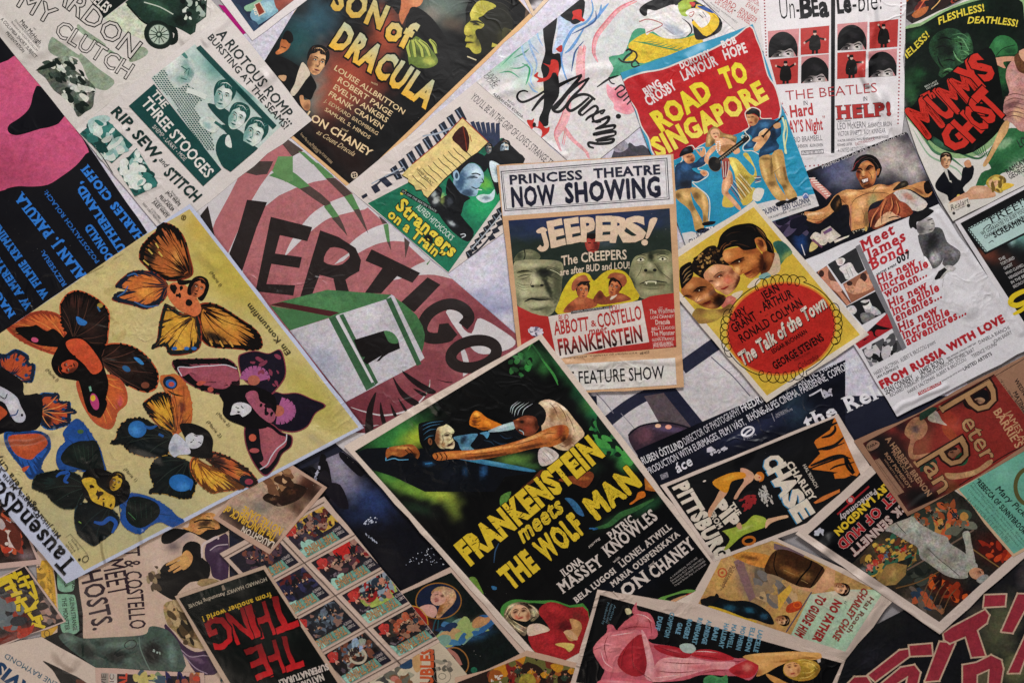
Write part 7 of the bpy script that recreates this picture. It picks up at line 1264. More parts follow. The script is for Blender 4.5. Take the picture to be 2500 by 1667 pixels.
part('oval_portrait','fair haired lady looking over her shoulder'); E('14203c',1580,893,186,146,0); ring('8a5c24',1580,893,186,146,9); G('b98c80',(1405,960,1470,925,1540,930,1570,980,1540,1030,1480,1010,1430,990),1,pa=.3); sub('hair'); G('a87c58',(1520,830,1560,785,1620,775,1700,800,1725,860,1700,920,1660,960,1620,1000,1590,1030,1560,1030,1580,960,1600,900,1560,860),1,spots=[(1590,960,30,60,20,'7a4420',.8),(1650,830,60,40,0,'c9a888',.8),(1690,890,30,40,0,'c4a080',.6)],pa=.8); sub('face'); G('b98c78',(1520,850,1560,810,1610,830,1640,880,1610,920,1560,930,1520,900),2,spots=[(1560,880,20,16,0,'8a4a40',.7),(1610,850,20,14,0,'4a2a20',.8)]); L('2a1a14',(1550,845,1580,835),6); L('8a3c34',(1550,900,1580,890),7)
part('red_oval'); G('8a1f18',(1330,935,1400,940,1460,1000,1490,1060,1480,1120,1440,1060,1400,1000),1); L('b0802c',(1340,930,1420,950,1480,1020,1495,1090),8); ring('8a5c2c',1720,1390,100,120,10,-30); L('9a6458',(1650,1290,1720,1340,1760,1420),34); E('1f5a44',1870,1460,26,26); 
clip()
poster('film_poster', 'pale comic page with upright orange red capitals cut off by the bottom edge', 'poster', (820,1720,840,1560,1240,1385,1560,1205,1640,1280,1850,1540,1880,1720), 'b3a58f', 10, 36, creases=[(1560,1210,1850,1560,.03,.002)])
part('picture'); M((860,1480,1230,1400,1400,1600,900,1640),['8a8674','5c5a50','b4a890','c0b4a0','6a4a34','3c3c3a'],46,46,69); G('24405c',(1260,1420,1330,1370,1370,1380,1360,1440,1290,1450),1,pa=.5); G('b0895c',(1370,1350,1430,1330,1440,1440,1400,1480,1370,1430),1); E('a86a5c',1220,1530,34,24); E('9a5a44',1250,1560,30,30)
part('title'); G('17130f',(1500,1285,1545,1290,1570,1568,1440,1640,1530,1500),0); T('TROUBLES',1528,1800,1535,1290,98,'b04a24',b=.05)
part('radar_drawing'); ring('6a6458',1610,1510,70,60,5); ring('6a6458',1610,1510,30,24,5); M((1560,1360,1680,1380,1700,1460,1560,1450),['8a8272','5a564c'],10,16,70)

# ---- lobby card sheet
poster('film_poster', 'sheet of eight small picture cards in two columns with mint title strips', 'poster', (-215,505,642,38,1592,1228,840,1660), 'b09a8c', 11, 37, creases=[(480,580,1240,1385,.008,.001)])
cur['pa']=.6
O=np.array((480.,580.)); e1=np.array((410.,-226.)); e2=np.array((253.5,268.))
def cardq(i,side):
    a=O+e2*i+ (e1 if side else np.array((0.,0.))); b=a-(e1)          # inner and outer ends of the top edge
    a=O+e2*i; q=[a+(e1 if side else -e1)*.0]; 
    s_=1 if side else -1
    c0=a+e2*.0; return [c0+e2*.07+e1*.09*1 if side else c0+e2*.07-e1*.93, c0+e2*.07+e1*(.95 if side else -.07), c0+e2*.93+e1*(.95 if side else -.07), c0+e2*.93+(e1*.09 if side else -e1*.93)]
pics=[(-1,1,'2a2230',['3c3440','5c2420','1c1a24','8a6a5c'],'yellow'),(0,1,'1e1a24',['8f6a5c','7a1a1c','14121a','4c2c34'],'red'),(1,1,'241f28',['8a1c1c','2c3c44','7a8a90','a8705c'],'green'),(2,1,'1f1a1e',['a04c30','5c3428','2c2a24','8a6450'],''),(-1,0,'221e2a',['4a3440','141420','6a3c30'],''),(0,0,'1c1a2c',['5c1f1c','20203c','14121c','2c2c50'],''),(1,0,'1a1a22',['3c4450','7a5c50','20242c','54606c'],''),(2,0,'1c1618',['6a3c2c','8a8a80','2c2020','4c5c6c'],'')]
for n_,(i,sd,base,pal,acc) in enumerate(pics):
    part('picture_card'); q=cardq(i,sd); fl=[v for p in q for v in p]; clip(fl)
    ll=lambda u,v: (q[0]*(1-u)+q[1]*u)*(1-v)+(q[3]*(1-u)+q[2]*u)*v
    F(base,fl,None,pa=.6)
    quad=lambda u0,v0,u1,v1: [x for p in (ll(u0,v0),ll(u1,v0),ll(u1,v1),ll(u0,v1)) for x in p]
    if acc=='yellow': G('b4933c',quad(.3,-.02,1.02,.55),1)
    if acc=='green': G('8f9c4a',quad(.28,.25,1.02,.68),1); G('8a9098',quad(.5,-.05,1.0,.25),1)
    M(quad(.25,.03,.98,.62),pal,60,22,80+n_,2.4); 
    if acc=='red': p=ll(.62,.12); G('b01c18',(p[0]-70,p[1]-10,p[0]-20,p[1]-90,p[0]+60,p[1]-90,p[0]+80,p[1]-10,p[0]+50,p[1]+60,p[0]-30,p[1]+50),1)
    if n_ in(2,): p=ll(.45,.35); E('8a1a1a',p[0],p[1],56,66,20); p=ll(.72,.2); E('1c3440',p[0],p[1],60,50,20)
    if n_==7: p=ll(.55,.45); ring('a89c88',p[0],p[1],70,60,20,20); p=ll(.7,.2); E('8298b0',p[0],p[1],44,60,-20)
    rd=random.Random(90+n_)
    for k in range(5):
        p=ll(.36+.14*k+rd.uniform(-.03,.03),rd.uniform(.18,.42)); mini(p[0],p[1],rd.uniform(30,48),151+rd.uniform(-25,25),rd.choice(pal+['14141c','24303c']),rd.choice(['b08468','9a6a50','c09a7c']),legs='16141c' if k%2 else None)
    p=ll(.13,.2)
    if n_!=4: mini(p[0]+10,p[1],62,140,'a8302a' if n_!=5 else '5c1c1c','c4907c','3a2014')
    M(quad(.05,.55,.3,.7),['6a5c64','4a4048'],8,9,100+n_)
    sub('title_strip'); G('5f8a7c',quad(0,.72,.78,1.0),pa=.5); M(quad(0,.72,.3,1),['8ab4a4'],5,30,120+n_)
    a=ll(.76,.74); b=ll(.1,.74); T('THE THING',a[0],a[1],b[0],b[1],66,'a07850',b=.03,ol='1f2420',ow=.03)
    sub('star_box'); G('1c1a2c',quad(.78,.62,1.0,1.0),pa=.3); a=ll(.97,.68); b=ll(.8,.68); T('KENNETH',a[0],a[1],b[0],b[1],24,'b4a8a4'); a=ll(.97,.8); b=ll(.8,.8); T('TOBEY',a[0],a[1],b[0],b[1],24,'b4a8a4')
    clip()
part('cutting_lines')
for i in range(-1,4): a=O+e2*i-e1*1.02; b=O+e2*i+e1*1.02; L('5c4c44',(a[0],a[1],b[0],b[1]),6)
a=O-e2*1.2; b=O+e2*3.2; L('4c3e38',(a[0],a[1],b[0],b[1]),7)

# ---- bell ringer card
poster('film_poster', 'small brown card with an upside-down yellow title, beside the butterfly sheet', 'poster', (668,-35,195,512,-269,215,204,-332), 'a88a78', 13, 38, creases=[(500,160,300,400,.012,.001)])
cur['pa']=.5
part('picture'); clip((628,-40,205,470,-225,205,190,-290)); F('a08672',(-300,-350,700,-350,700,520,-300,520),[(120,120,90,60,0,'6f6a62',.8),(500,-60,160,70,-50,'4a2418',.9),(560,20,90,120,-45,'2c1810',.9),(250,-140,120,100,0,'a8825c',.7),(-60,380,200,90,32,'2c1c14',.9),(60,320,260,60,32,'33221a',.9),(200,400,160,60,32,'2c1c14',.9),(-120,190,130,40,32,'2c1c16',.8),(420,130,60,90,-45,'3c2418',.7)],50,pa=.5)
G('2c1a12',(140,40,180,10,240,0,300,-60,260,-90,300,-120,360,-80,440,-60,500,-20,440,60,330,110,260,120,190,90,150,70),1,spots=[(220,60,30,14,0,'7a5238',.7),(380,0,50,24,0,'5a3620',.7),(280,-20,30,60,30,'6a4428',.6)],pa=.8); M((150,-260,330,-200,400,-60,180,0),['3c2418','6a4630','b08c68','8a6444'],26,30,130,2.5,30)
part('title'); ty='c49a2c'; T('The HUNCHBACK of',258,355,-152,108,66,ty,b=.03,pa=.1); T('NOTRE DAME',310,300,-8,115,66,ty,b=.03,pa=.1); T('LAUGHTON',238,415,-18,282,52,'bfb0a0',b=.03)
part('credit_line'); TT([('with MAUREEN O’HARA',400,170,260,90),('SIR CEDRIC HARDWICKE',390,195,240,110),('THOMAS MITCHELL',370,215,230,135),('EDMOND O’BRIEN',355,235,220,160)],18,'8a7060')
clip()

# ---- black horror card with red dripping title
tile(0,3)
poster('film_poster', 'black card with a scarlet dripping title printed upside down', 'poster', (1432,855,2172,600,2900,1700,2080,1990), 'a8917e', 13.3, 39)
part('black_panel'); F('0d1411',(1465,872,2160,635,2830,1660,2090,1900),[(1800,800,300,60,-18,'16251e',.7),(2200,1250,300,60,-18,'13211c',.6)],30,pa=.3)
part('title'); rt='9c1c1e'
def drip(ch,x0,y0,x1,y1,h): T(ch,x0,y0,x1,y1,h,'701618',col2='b41c20',b=.02,rough=.03,wob=.02,ol='0a0c0a',ow=.03,pa=.3); 
for ch,x0,y0,x1,y1,h in [('T',2345,830,2150,900,285),('H',2165,900,2050,940,275),('I',2040,930,1995,945,265),('N',1985,950,1850,1000,265),('G',1845,1000,1675,1065,255),('T',2400,1165,2250,1215,275),('H',2250,1215,2130,1255,270),('E',2130,1250,2010,1300,260)]: drip(ch,x0,y0,x1,y1,h)
part('credit_line'); T('HOWARD HAWKS’ Astounding MOVIE',2180,700,1540,925,30,'b4a894',b=.015); T('from another world !',2215,822,1655,1022,44,'b8962c',b=.03,serif=.03); T('SUPERNATURAL?',2680,1405,2280,1545,50,'b9ada4',b=.045); T('NATURAL OR',2640,1490,2330,1610,52,'b9ada4',b=.045); G('7a6c5c',(1815,770,1830,760,1850,800,1825,810))

# ---- small striped card at the bottom edge
poster('film_poster', 'narrow card along the bottom edge with dark stripes and a row of coloured panels', 'poster', (780,1440,1672,1482,1690,1760,790,1760), 'b09488', 9, 40)
part('picture'); G('2a2226',(960,1490,1640,1515,1650,1700,960,1700)); G('8a8078',(830,1480,890,1485,890,1700,830,1700)); G('a8a098',(900,1485,955,1490,955,1700,900,1700)); M((1100,1500,1340,1510,1350,1600,1100,1600),['6a7a5c','a89c5c','3c4c5c','b4a88c'],26,36,131); M((1380,1515,1640,1520,1640,1600,1380,1600),['a86a2c','2a2450','1c1a2c','8a4a3c'],26,26,132,2.5,80); E('b0402c',1610,1530,30,22)
part('lettering_line'); T('DEAL',1028,1720,1040,1490,60,'b0402c',b=.05); T('MUSIC',930,1700,935,1495,36,'6a5c58',b=.02); T('MOVIE',868,1700,870,1492,40,'5c504c',b=.02)

# ---- brown scrap at the bottom edge
tile(2,3)
poster('film_poster', 'crowded brown and orange picture with a tan border, cut off by the bottom edge', 'poster', (-300,1520,-50,1460,290,1298,808,1426,740,1760,-300,1760), 'b0917c', 12, 41)
part('picture'); clip((-280,1560,280,1345,735,1455,690,1740,-260,1740)); F('2a1a14',(-300,1330,760,1330,760,1760,-300,1760),None,pa=.6); M((100,1370,700,1400,720,1568,0,1568),['4a2418','8a4a1c','b0741c','6a2c1c','2c1a12','5c5a2c','7a1c18'],70,60,133); rd=random.Random(78)
for k in range(10): mini(160+k*55,1540-abs(k-5)*8-k%2*50,36,rd.uniform(-20,20),rd.choice(['6a1f18','8a4a1c','2c3a2c','b0741c','3a2418']),legs='1c1410')
G('8a7a2c',(230,1530,280,1490,340,1500,360,1568,240,1600),1,pa=.8); G('a8741c',(480,1420,560,1400,590,1440,540,1480),1,pa=.5); M((0,1500,80,1500,80,1568,0,1568),['c0b4a8'],10,8,134); clip()

# ---- barrel comedy
tile(3,3)
poster('film_poster', 'mint and orange comedy card of a man wearing a barrel', 'poster', (-30,220,1335,836,885,1378,-402,925), 'bba99c', 11.5, 42, creases=[(1000,700,900,640,.03,.002),(880,1330,1180,840,.02,.0015)])
cur['pa']=.4
part('painted_backdrop'); clip((-320,915,-20,330,330,412,1190,830,885,1308,440,1170)); F('a8824e',(-400,250,1250,250,1250,1350,-400,1350),[(-150,650,160,160,0,'b88c4c',.8),(60,720,60,160,-15,'6a5a5c',.8),(180,800,90,150,0,'7a6650',.8),(200,640,90,60,30,'54483c',.8),(560,720,120,90,0,'bfa48c',.8),(420,1020,140,140,0,'b98c4c',.8),(-60,620,90,40,60,'c09a68',.7)],50,pa=.5)
M((100,700,380,640,480,880,200,900),['8a7258','5c5044','b09068','6a6460'],26,36,140,2.5,60); G('7a5c5c',(-30,570,40,540,150,860,100,900),0,pa=.4); G('c49a3c',(330,850,430,760,450,800,340,980),0,pa=.4); G('6a5458',(300,420,560,500,540,540,300,470),0)
G('b87a34',(-40,520,80,490,280,530,240,620,120,600,20,560),1,spots=[(100,540,90,20,10,'5a3418',.7)],pa=.6)
part('mint_panel'); G('9db49a',(600,840,880,800,1190,800,1190,840,885,1310,440,1170),0,spots=[(850,830,300,60,10,'bfae9a',.9),(700,900,120,80,0,'b4ae98',.5),(850,1230,200,60,15,'92b494',.6)],res=8,pa=.12); L('4a4458',(610,820,400,1150),10)
part('printed_man','man wearing only a barrel'); sub('barrel'); G('3c2414',(225,655,250,560,310,482,400,474,520,520,705,615,690,690,600,788,480,765,330,690),1,spots=[(430,650,110,40,28,'8a5c2c',.8),(560,690,60,40,30,'9a6c3c',.7),(400,560,140,30,28,'4c2c18',.7),(300,580,40,80,20,'5a381c',.7)],res=5,pa=.6); L('17100c',(480,765,520,700,590,620,610,565),14); L('1c130d',(600,785,650,700,700,620),10); L('1c130d',(330,690,300,600,320,490),9); L('b08c58',(380,640,470,680),14,taper=.8); L('b08c58',(520,720,580,750),12,taper=.8)
sub('body'); G('b98862',(620,790,700,680,740,610,770,590,800,620,800,700,790,760,740,800,680,830,560,810,470,790,450,770,600,790),1,spots=[(740,700,40,60,0,'cf9f78',.7)],pa=.4); G('b4783c',(560,495,660,520,740,580,750,610,700,590,600,540),1); 
sub('head'); H(845,790,66,112,'c08e68','1a1210','7a4428',turn=-.3)
part('printed_man','second man in a dark teal suit lying below'); G('141a1e',(-260,880,-200,850,-60,890,60,890,160,920,250,980,290,1040,300,1085,240,1080,120,1040,-60,1020,-160,980,-240,940),1,spots=[(-60,950,60,30,10,'24566a',.8),(100,970,50,26,10,'24607a',.8),(220,1020,40,30,0,'2c5c7a',.7)],pa=.5); G('b8962c',(-250,930,-120,960,60,1030,160,1060,100,1080,-100,1010,-260,960),1); G('1c1a1a',(-300,880,-200,860,-170,830,-150,870,-220,930,-280,940),1)
sub('head'); H(362,1050,56,100,'b98458','1a1210','6a3c24',turn=.2); 
part('red_bird'); G('a83a1c',(400,980,410,930,470,900,520,900,530,940,500,970,440,990),1,pa=.4); ring('c4561c',490,925,28,24,10); part('logo'); tile(2,3); ring('a84a2c',1892,662,34,34,10); E('a84a2c',1890,662,12); tile(3,3)
clip(); 
part('title'); T('NO FATHER',798,880,618,1205,66,'8f2826',b=.06); T('TO GUIDE HIM',668,838,472,1160,70,'8f2826',b=.06); T('“',860,880,850,900,40,'4a5c4c',b=.02)
part('star_name'); T('Hal Roach',1088,858,895,1140,40,'6a4438',b=.03); T('CHARLEY CHASE',1030,782,782,1190,56,'8a3830',b=.05,sh=.1); tile(2,3); T('Pathécomedy',1960,600,1880,780,36,'7a5c3c',b=.03); TT([('Comedy',2010,590,1870,810)],16,'6a4c34')

# ---- woman in the pink and red dress
tile(2,3)
poster('film_poster', 'black poster of a reclining woman in a pink and red gown', 'poster', (868,800,1640,922,2900,1380,2700,1900,560,1870), 'b9a699', 12.5, 43, creases=[(860,820,720,1390,.015,.001)])
cur['pa']=.3
part('black_panel'); F('0c0b0d',(888,842,2870,1402,2660,1860,690,1560),None,pa=.2)
frame(1400,1440,2.24); cur['hard']=.2
part('reclining_woman'); G('b25560',(320,112,345,64,352,108,420,130,446,190,462,240,442,266,410,266,432,290,560,310,640,350,690,324,780,330,880,370,940,372,1012,400,1002,452,960,492,900,470,840,468,700,462,600,492,420,502,300,482,170,520,148,492,172,430,130,382,108,312,180,232,185,190,215,190,240,220,280,170,330,140),1,pa=.35)
G('c46c72',(110,312,182,234,240,224,330,214,372,240,302,300,240,380,272,442,182,442,132,382),1,spots=[(180,320,60,40,-50,'d08488',.7),(150,390,30,40,0,'a84c56',.7)]); G('961f28',(240,382,300,290,372,240,392,330,402,440,342,472,270,442),1,spots=[(320,380,30,60,20,'b02c34',.7),(380,420,16,50,0,'781820',.7)])
G('cc8c8e',(370,215,402,260,442,400,432,492,390,472,402,400,385,300),1,spots=[(415,380,12,80,-6,'dca4a4',.8)]); G('d08c8e',(428,500,452,400,520,365,640,370,760,390,882,392,850,430,740,432,600,472),1,spots=[(560,410,80,24,-4,'dea8a4',.8),(700,420,80,16,0,'b8565c',.7),(460,450,20,40,0,'b85c62',.6)])
G('981c26',(440,300,560,310,642,350,600,372,480,342),1,spots=[(540,330,60,8,14,'c05a60',.7)]); G('a8232c',(640,352,690,324,780,330,880,372,820,385,700,372),1,spots=[(740,345,60,8,0,'c04448',.7)]); G('b8565e',(240,222,290,165,360,120,420,130,442,202,330,212),1,spots=[(380,160,30,30,0,'cc7c80',.8),(300,200,40,12,-20,'94404a',.7)]); G('ac262c',(850,432,900,402,960,380,1012,402,992,460,940,482,880,462),1,spots=[(950,420,30,24,0,'d08070',.8),(900,450,30,12,0,'7c141c',.8)]); G('c45c68',(150,490,260,478,420,500,420,520,150,520),1,spots=[(240,500,90,8,4,'d89498',.8)])
for q in [(250,220,330,200,430,205),(300,300,270,360,262,430),(330,250,320,330,330,440),(440,300,520,330,600,350),(480,390,600,400,720,400),(450,440,560,450,690,440),(640,350,720,362,820,378),(860,380,900,390,930,380),(190,240,170,310,190,400),(395,130,420,180,430,250),(700,455,780,440,850,440)]: L('74161e',q,4.5,taper=.9,pa=.5)
for q in [(200,250,260,240,330,230),(470,376,560,372,660,382),(150,330,170,390,220,430),(430,480,520,470,620,455),(660,336,720,334,790,342),(340,130,390,140,430,170)]: L('e0b0ae',q,4.5,taper=.9,pa=.5)
sub('arm'); G('cc9654',(925,364,1010,345,1100,340,1200,334,1300,339,1350,344,1350,376,1260,382,1180,392,1110,420,1060,450,1000,470,1012,410),1,spots=[(1100,350,140,8,-2,'e0b070',.8),(1040,400,50,24,-20,'dca868',.8),(1180,385,80,7,-4,'84501f',.8),(1010,450,24,20,0,'94582c',.8),(1280,370,50,7,0,'9a6028',.7)],res=2.4); G('c08848',(1050,455,1110,476,1170,506,1250,530,1200,540,1100,508),1)
sub('hair'); G('a8802c',(1148,422,1180,385,1260,374,1322,390,1350,430,1312,482,1232,496,1160,466),1,spots=[(1290,410,30,20,0,'d0ac50',.8),(1260,470,40,14,0,'7c5a1c',.8),(1330,440,16,30,0,'6a4c18',.8)],pa=.7)
for q in [(1220,385,1270,380,1320,400),(1230,480,1280,475,1320,450),(1250,395,1300,400,1335,430),(1250,450,1290,450,1320,430)]: L('d8b860',q,4,taper=.8,pa=.5)
sub('face'); G('cc9460',(1150,425,1165,400,1205,392,1238,410,1240,445,1215,472,1175,470,1155,450),2,spots=[(1180,420,9,6,0,'5a2c1a',.9),(1215,412,9,6,0,'5a2c1a',.9),(1200,455,12,5,-10,'8a201a',.95),(1190,436,7,10,0,'e4b684',.8),(1230,440,10,20,0,'9a5c34',.8)],res=1.6)
L('3a1c10',(1168,412,1180,406,1192,408),3); L('3a1c10',(1203,402,1215,398,1226,402),3); G('b4aca0',(1330,380,1352,372,1352,392,1338,396),0); cur['hard']=.45
tile(2,3)
G('9aa8a0',(1540,1260,1590,1240,1650,1250,1675,1290,1640,1320,1570,1310),1); G('3f7c4a',(1740,1530,1800,1500,1880,1520,1930,1500,1920,1600,1760,1600),1,pa=.6); G('c0b48c',(1095,960,1130,955,1150,990,1110,1005),1)
part('cast_name'); bl='5c8496'
for w_,x,y,l_ in [('DUFF',1368,1020,110),('COMPTON',1465,985,205),('GALE',1530,1070,90),('ROGERS',1610,1040,160),('RINEHART',1695,1030,215),('ALDRIDGE',1770,1050,195),('BARI',1830,1105,105),('HALLIDAY',1910,1075,200),('MAXWELL',1975,1085,195),('MOTHERN',2050,1100,195),('ELLISON',2125,1110,195),('LASCELLE',2190,1130,180)]: T(w_,x,y,x-l_*.24,y+l_*.97,36,bl,b=.05)
TT([('Produced by',950,905,905,1085),('Released thru United',980,915,935,1070),('Artists',1005,925,965,1050)],18,'54707c')

# ---- big red Japanese characters, bottom right
tile(3,3)
poster('film_poster', 'dark olive poster with huge red Japanese strokes edged in cream', 'poster', (1060,1130,1350,978,2700,300,3000,1750,740,1750,885,1380,1000,1210), '2a2a2a', 8, 44)
cur['pa']=.5
part('photograph'); F('1a1a1e',(740,600,2700,600,2700,1750,740,1750),[(2150,1100,160,260,20,'5c5c40',.9),(2280,1450,130,160,0,'6a6a44',.9),(2050,1280,90,60,0,'3c3c2c',.8),(1250,1080,160,90,0,'20201f',.8),(1950,980,90,60,-30,'4a4038',.8),(1100,1350,120,80,-40,'26262c',.7),(2350,700,60,120,0,'5a4c4c',.6)],50,pa=.5)
part('title'); cr2='b89c84'; rd2='8f2c38'
st=[(1075,1500,1330,1300,1400,1290,1412,1342,1130,1552),(1410,1260,1590,1245,1597,1335,1420,1342),(1660,1230,1782,1240,1652,1542,1540,1552),(890,1590,960,1518,1060,1515,1110,1590),(1160,1590,1340,1440,1450,1420,1497,1480,1470,1590,1385,1590,1402,1505,1270,1590),(1690,1160,1760,1110,2030,968,2062,1010,2042,1072,1962,1132,2032,1342,1922,1352,1872,1182,1742,1237,1700,1210),(2030,848,2200,842,2192,932,2020,942),(2300,838,2420,842,2255,1152,2168,1142),(1850,1420,1960,1400,2080,1340,2162,1380,2177,1450,2152,1600,1850,1600),(2360,1180,2420,1190,2312,1480,2222,1482)]
for q in st: c_=np.array(q,float).reshape(-1,2).mean(0); L(cr2,q,26,0,True,pa=.3); G(rd2,q,0,pa=.35)
G('55503a',(1968,1500,2062,1458,2052,1600,1965,1600),0,pa=.4); L(cr2,(1968,1500,2062,1458,2052,1600,1965,1600),12,0,True)
for q in [(1110,1470,1200,1440),(1880,1320,1960,1340)]: pass

# ---- chase card
tile(2,2)
poster('film_poster', 'black sideways comedy card with white brush lettering, dancing women and an orange sky', 'poster', (1382,1290,2839,705,3260,1400,1820,1915), 'bcaba0', 12, 45, creases=[(2000,1090,2150,960,.02,.0015),(1390,1300,1800,1860,.01,.0012),(2900,1050,3000,1000,.03,.002)])
cur['pa']=.3
part('black_panel'); clip((1435,1300,2815,735,3120,1410,1838,1880)); F('0d0d11',(1400,1290,2850,690,3200,1360,1800,1900),[(2300,1050,300,60,-22,'16171f',.7)],30,pa=.3)
part('orange_sky'); tile(3,2); or_='b9641c'; G(or_,(640,920,760,835,800,725,830,715,1040,1140,980,1215,880,1190,620,1160,580,1140,640,1070,680,1030,630,940),0,spots=[(900,950,90,90,30,'a85818',.6)],pa=.25); G('b4632a',(625,1430,700,1380,840,1320,840,1345,700,1420,640,1440),0); G('b9641c',(790,1195,870,1170,930,1210,880,1230,800,1235),0)
sub('branches'); 
for q,w in [((640,1000,720,985,800,960,880,890),26),((600,1130,700,1090,780,1060,860,1050,900,1080,960,1190),30),((700,1000,760,990,880,940),14),((760,1160,820,1130,960,1100),16),((690,900,760,880,800,840,800,800),24),((880,1060,900,1130,950,1200),26),((560,1170,680,1120,860,1060,930,1070),16),((740,840,770,800,830,770),20)]: L('100e10',q,w,taper=.5)
part('star_name'); lw='c4b8a8'; T('CHARLEY',400,1118,600,1418,56,lw,b=.035); T('HAL ROACH',536,1128,642,1312,27,'b0a69a',b=.015); TT([('PRESENTS',590,1180,620,1240)],10,'8a8278'); kw=dict(b=.06,drop=('3c7ca0',-9,4)); 
for ch,x0,y0,x1,y1,h in [('C',212,1080,242,1165,140),('H',255,1180,305,1272,150),('A',310,1275,365,1385,150),('S',372,1400,425,1478,150),('E',440,1495,495,1585,150)]: T(ch,x0,y0,x1,y1,h,lw,**kw)
part('title'); clip(); tile(2,2); T('PITTSBURG',1492,1310,1850,1898,118,lw,b=.065,wob=.02,sh=.1); T('PIP',1815,1470,1950,1640,105,lw,b=.07,wob=.02); T('THE',1945,1452,2008,1545,46,lw,b=.04); T('FROM',1785,1520,1858,1648,44,lw,b=.04)
part('dancing_woman','woman in an orange dress'); G('b98a6c',(1880,1320,1935,1330,1920,1370,1860,1440,1820,1500,1795,1550,1775,1540,1780,1490,1830,1410),1); G('b98c70',(2040,1150,2100,1160,2150,1200,2140,1250,2090,1290,2040,1350,2010,1400,1985,1395,2020,1330,2070,1250,2050,1220),1); G('bd7a1c',(1810,1262,1900,1210,1980,1185,2070,1185,2080,1225,2000,1245,1960,1270,1930,1350,1860,1320),1,spots=[(1950,1230,70,20,-20,'d09a34',.7)]); E('c0936c',2185,1222,34,30); G('b8661c',(2170,1190,2210,1180,2235,1210,2225,1250,2190,1260,2215,1225),1); E('a83a2a',2195,1225,7)
part('dancing_woman','woman in a green costume'); tile(3,3); G('8a9a34',(-120,320,-20,290,60,260,110,210,150,190,230,215,240,270,225,290,130,325,60,350,0,395,-80,470,-110,470,-60,390,-110,330),1,spots=[(180,230,50,26,0,'a8b44c',.8),(60,300,80,14,-20,'b4b86a',.7)],pa=.4); G('c49a78',(240,230,300,210,400,190,415,210,340,230,270,260,230,300),1); G('b98c6c',(-10,280,20,250,40,290,20,310),1); ring('a85c1c',95,400,48,30,20,-10)
part('cast_name'); tile(2,2); M((2040,1400,2150,1370,2180,1430,2080,1500),['8a1f22'],34,12,150,3,-40); M((2160,1340,2240,1300,2330,1410,2250,1480),['a09a94'],44,7,151,4,55)
part('logo'); E('c0b6aa',1745,1255,14,7,-20); clip()

# ---- mud comedy
tile(3,3)
poster('film_poster', 'upside-down comedy poster with red, yellow and white title lines and a pale suited sweeper', 'poster', (475,345,1330,-430,2515,390,1660,1167), 'bdaca1', 13.5, 46, creases=[(690,500,760,450,.03,.004),(1040,740,1110,690,.03,.004),(480,350,1660,1160,.008,.001)])
cur['pa']=.5
part('painted_scene'); clip((580,348,1330,-330,2350,395,2345,440,1655,1065)); F('2a2620',(480,-430,2520,-430,2520,1170,480,1170),[(1600,250,260,160,0,'4a4a3c',.8),(1250,560,200,120,40,'6a5434',.8),(1750,500,120,60,0,'2c2c2c',.7),(2100,480,180,110,35,'4a1410',.9),(1750,820,160,90,35,'5c1c10',.9),(2000,850,160,120,0,'16161c',.9),(1500,620,150,60,0,'30342c',.8),(1450,860,120,60,-20,'6a5c50',.7),(1650,950,120,60,30,'241c18',.8)],70,pa=.8)
M((1400,180,1800,80,1950,330,1550,330),['3c4a3c','5a5a4c','8a4424','a8783c','2a3028','6a6a5c','b0502c'],70,36,160); M((1000,560,1350,330,1560,480,1200,760),['8a6a34','5c4424','a8803c','3a3a2c','7a3420','2f5a44','b8923c'],80,38,161,2.4,-40); M((1950,380,2250,480,2200,600,2050,520),['8a2414','b03c1c','4a1410'],26,30,162); M((1600,680,1880,840,1850,920,1580,760),['8a2c14','b44c1c','4a1810','2c1210'],30,34,163); M((1430,780,1700,950,1640,1040,1400,880),['3c342c','8a5a3c','2a3a4c','a04c2c','5c5048'],40,28,164,3,35); M((1300,560,1560,620,1500,760,1200,740),['2a2e28','3c4038','1f2420'],30,34,165)
rd=random.Random(77)
for k in range(9): mini(1430+k*50+rd.uniform(-14,14),130+k%3*60+rd.uniform(-14,14),34,141+rd.uniform(-20,20),rd.choice(['3c4a3c','8a4424','5a5a4c','a8783c','2a3038']),legs='241f1c')
for k in range(7): mini(1090+k*46,600-k*26+rd.uniform(-20,40),38,141+rd.uniform(-20,20),rd.choice(['a03020','2f6a44','b8923c','4a5c70']),legs='3a2c20')
for k in range(5): L('6a4a30',(1610+k*46,700+k*24,1560+k*46,760+k*24,1500+k*46,900+k*22),9,taper=.3,pa=.5)
M((1100,420,1380,340,1480,480,1240,560),['8a6a34','b8923c','3a2c20','5c3020','2c3a30'],40,16,170,2.2,-40)
G('8a6c3c',(1140,730,1220,600,1290,580,1390,600,1380,680,1300,760,1200,770),0,spots=[(1280,670,60,30,-50,'a88850',.7)],pa=.6); L('6a5648',(1390,640,1600,520,1750,430,1940,310),13); L('7a5c34',(1930,470,2060,560,2180,640),10); L('6a4c2c',(1300,790,1480,740,1660,650),10)
part('sweeping_man','man in a pale suit and cap holding a pole'); G('8f8c82',(1215,320,1240,280,1330,240,1400,215,1440,200,1500,260,1620,330,1720,370,1740,420,1820,470,1900,530,1970,600,1950,650,1890,660,1890,700,1820,712,1700,680,1560,580,1500,540,1480,460,1420,420,1330,370,1260,330),1,spots=[(1450,280,70,40,30,'b0aea4',.8),(1600,420,90,40,30,'a8a69c',.7),(1760,540,60,90,30,'77746a',.6),(1700,620,110,30,30,'aaa89e',.7),(1550,500,40,60,30,'66635a',.7),(1820,650,60,40,0,'a3a096',.6)],res=5,pa=.7); G('9a978c',(1845,340,1900,325,1920,420,1950,560,1940,610,1880,560,1870,440),1,pa=.6)
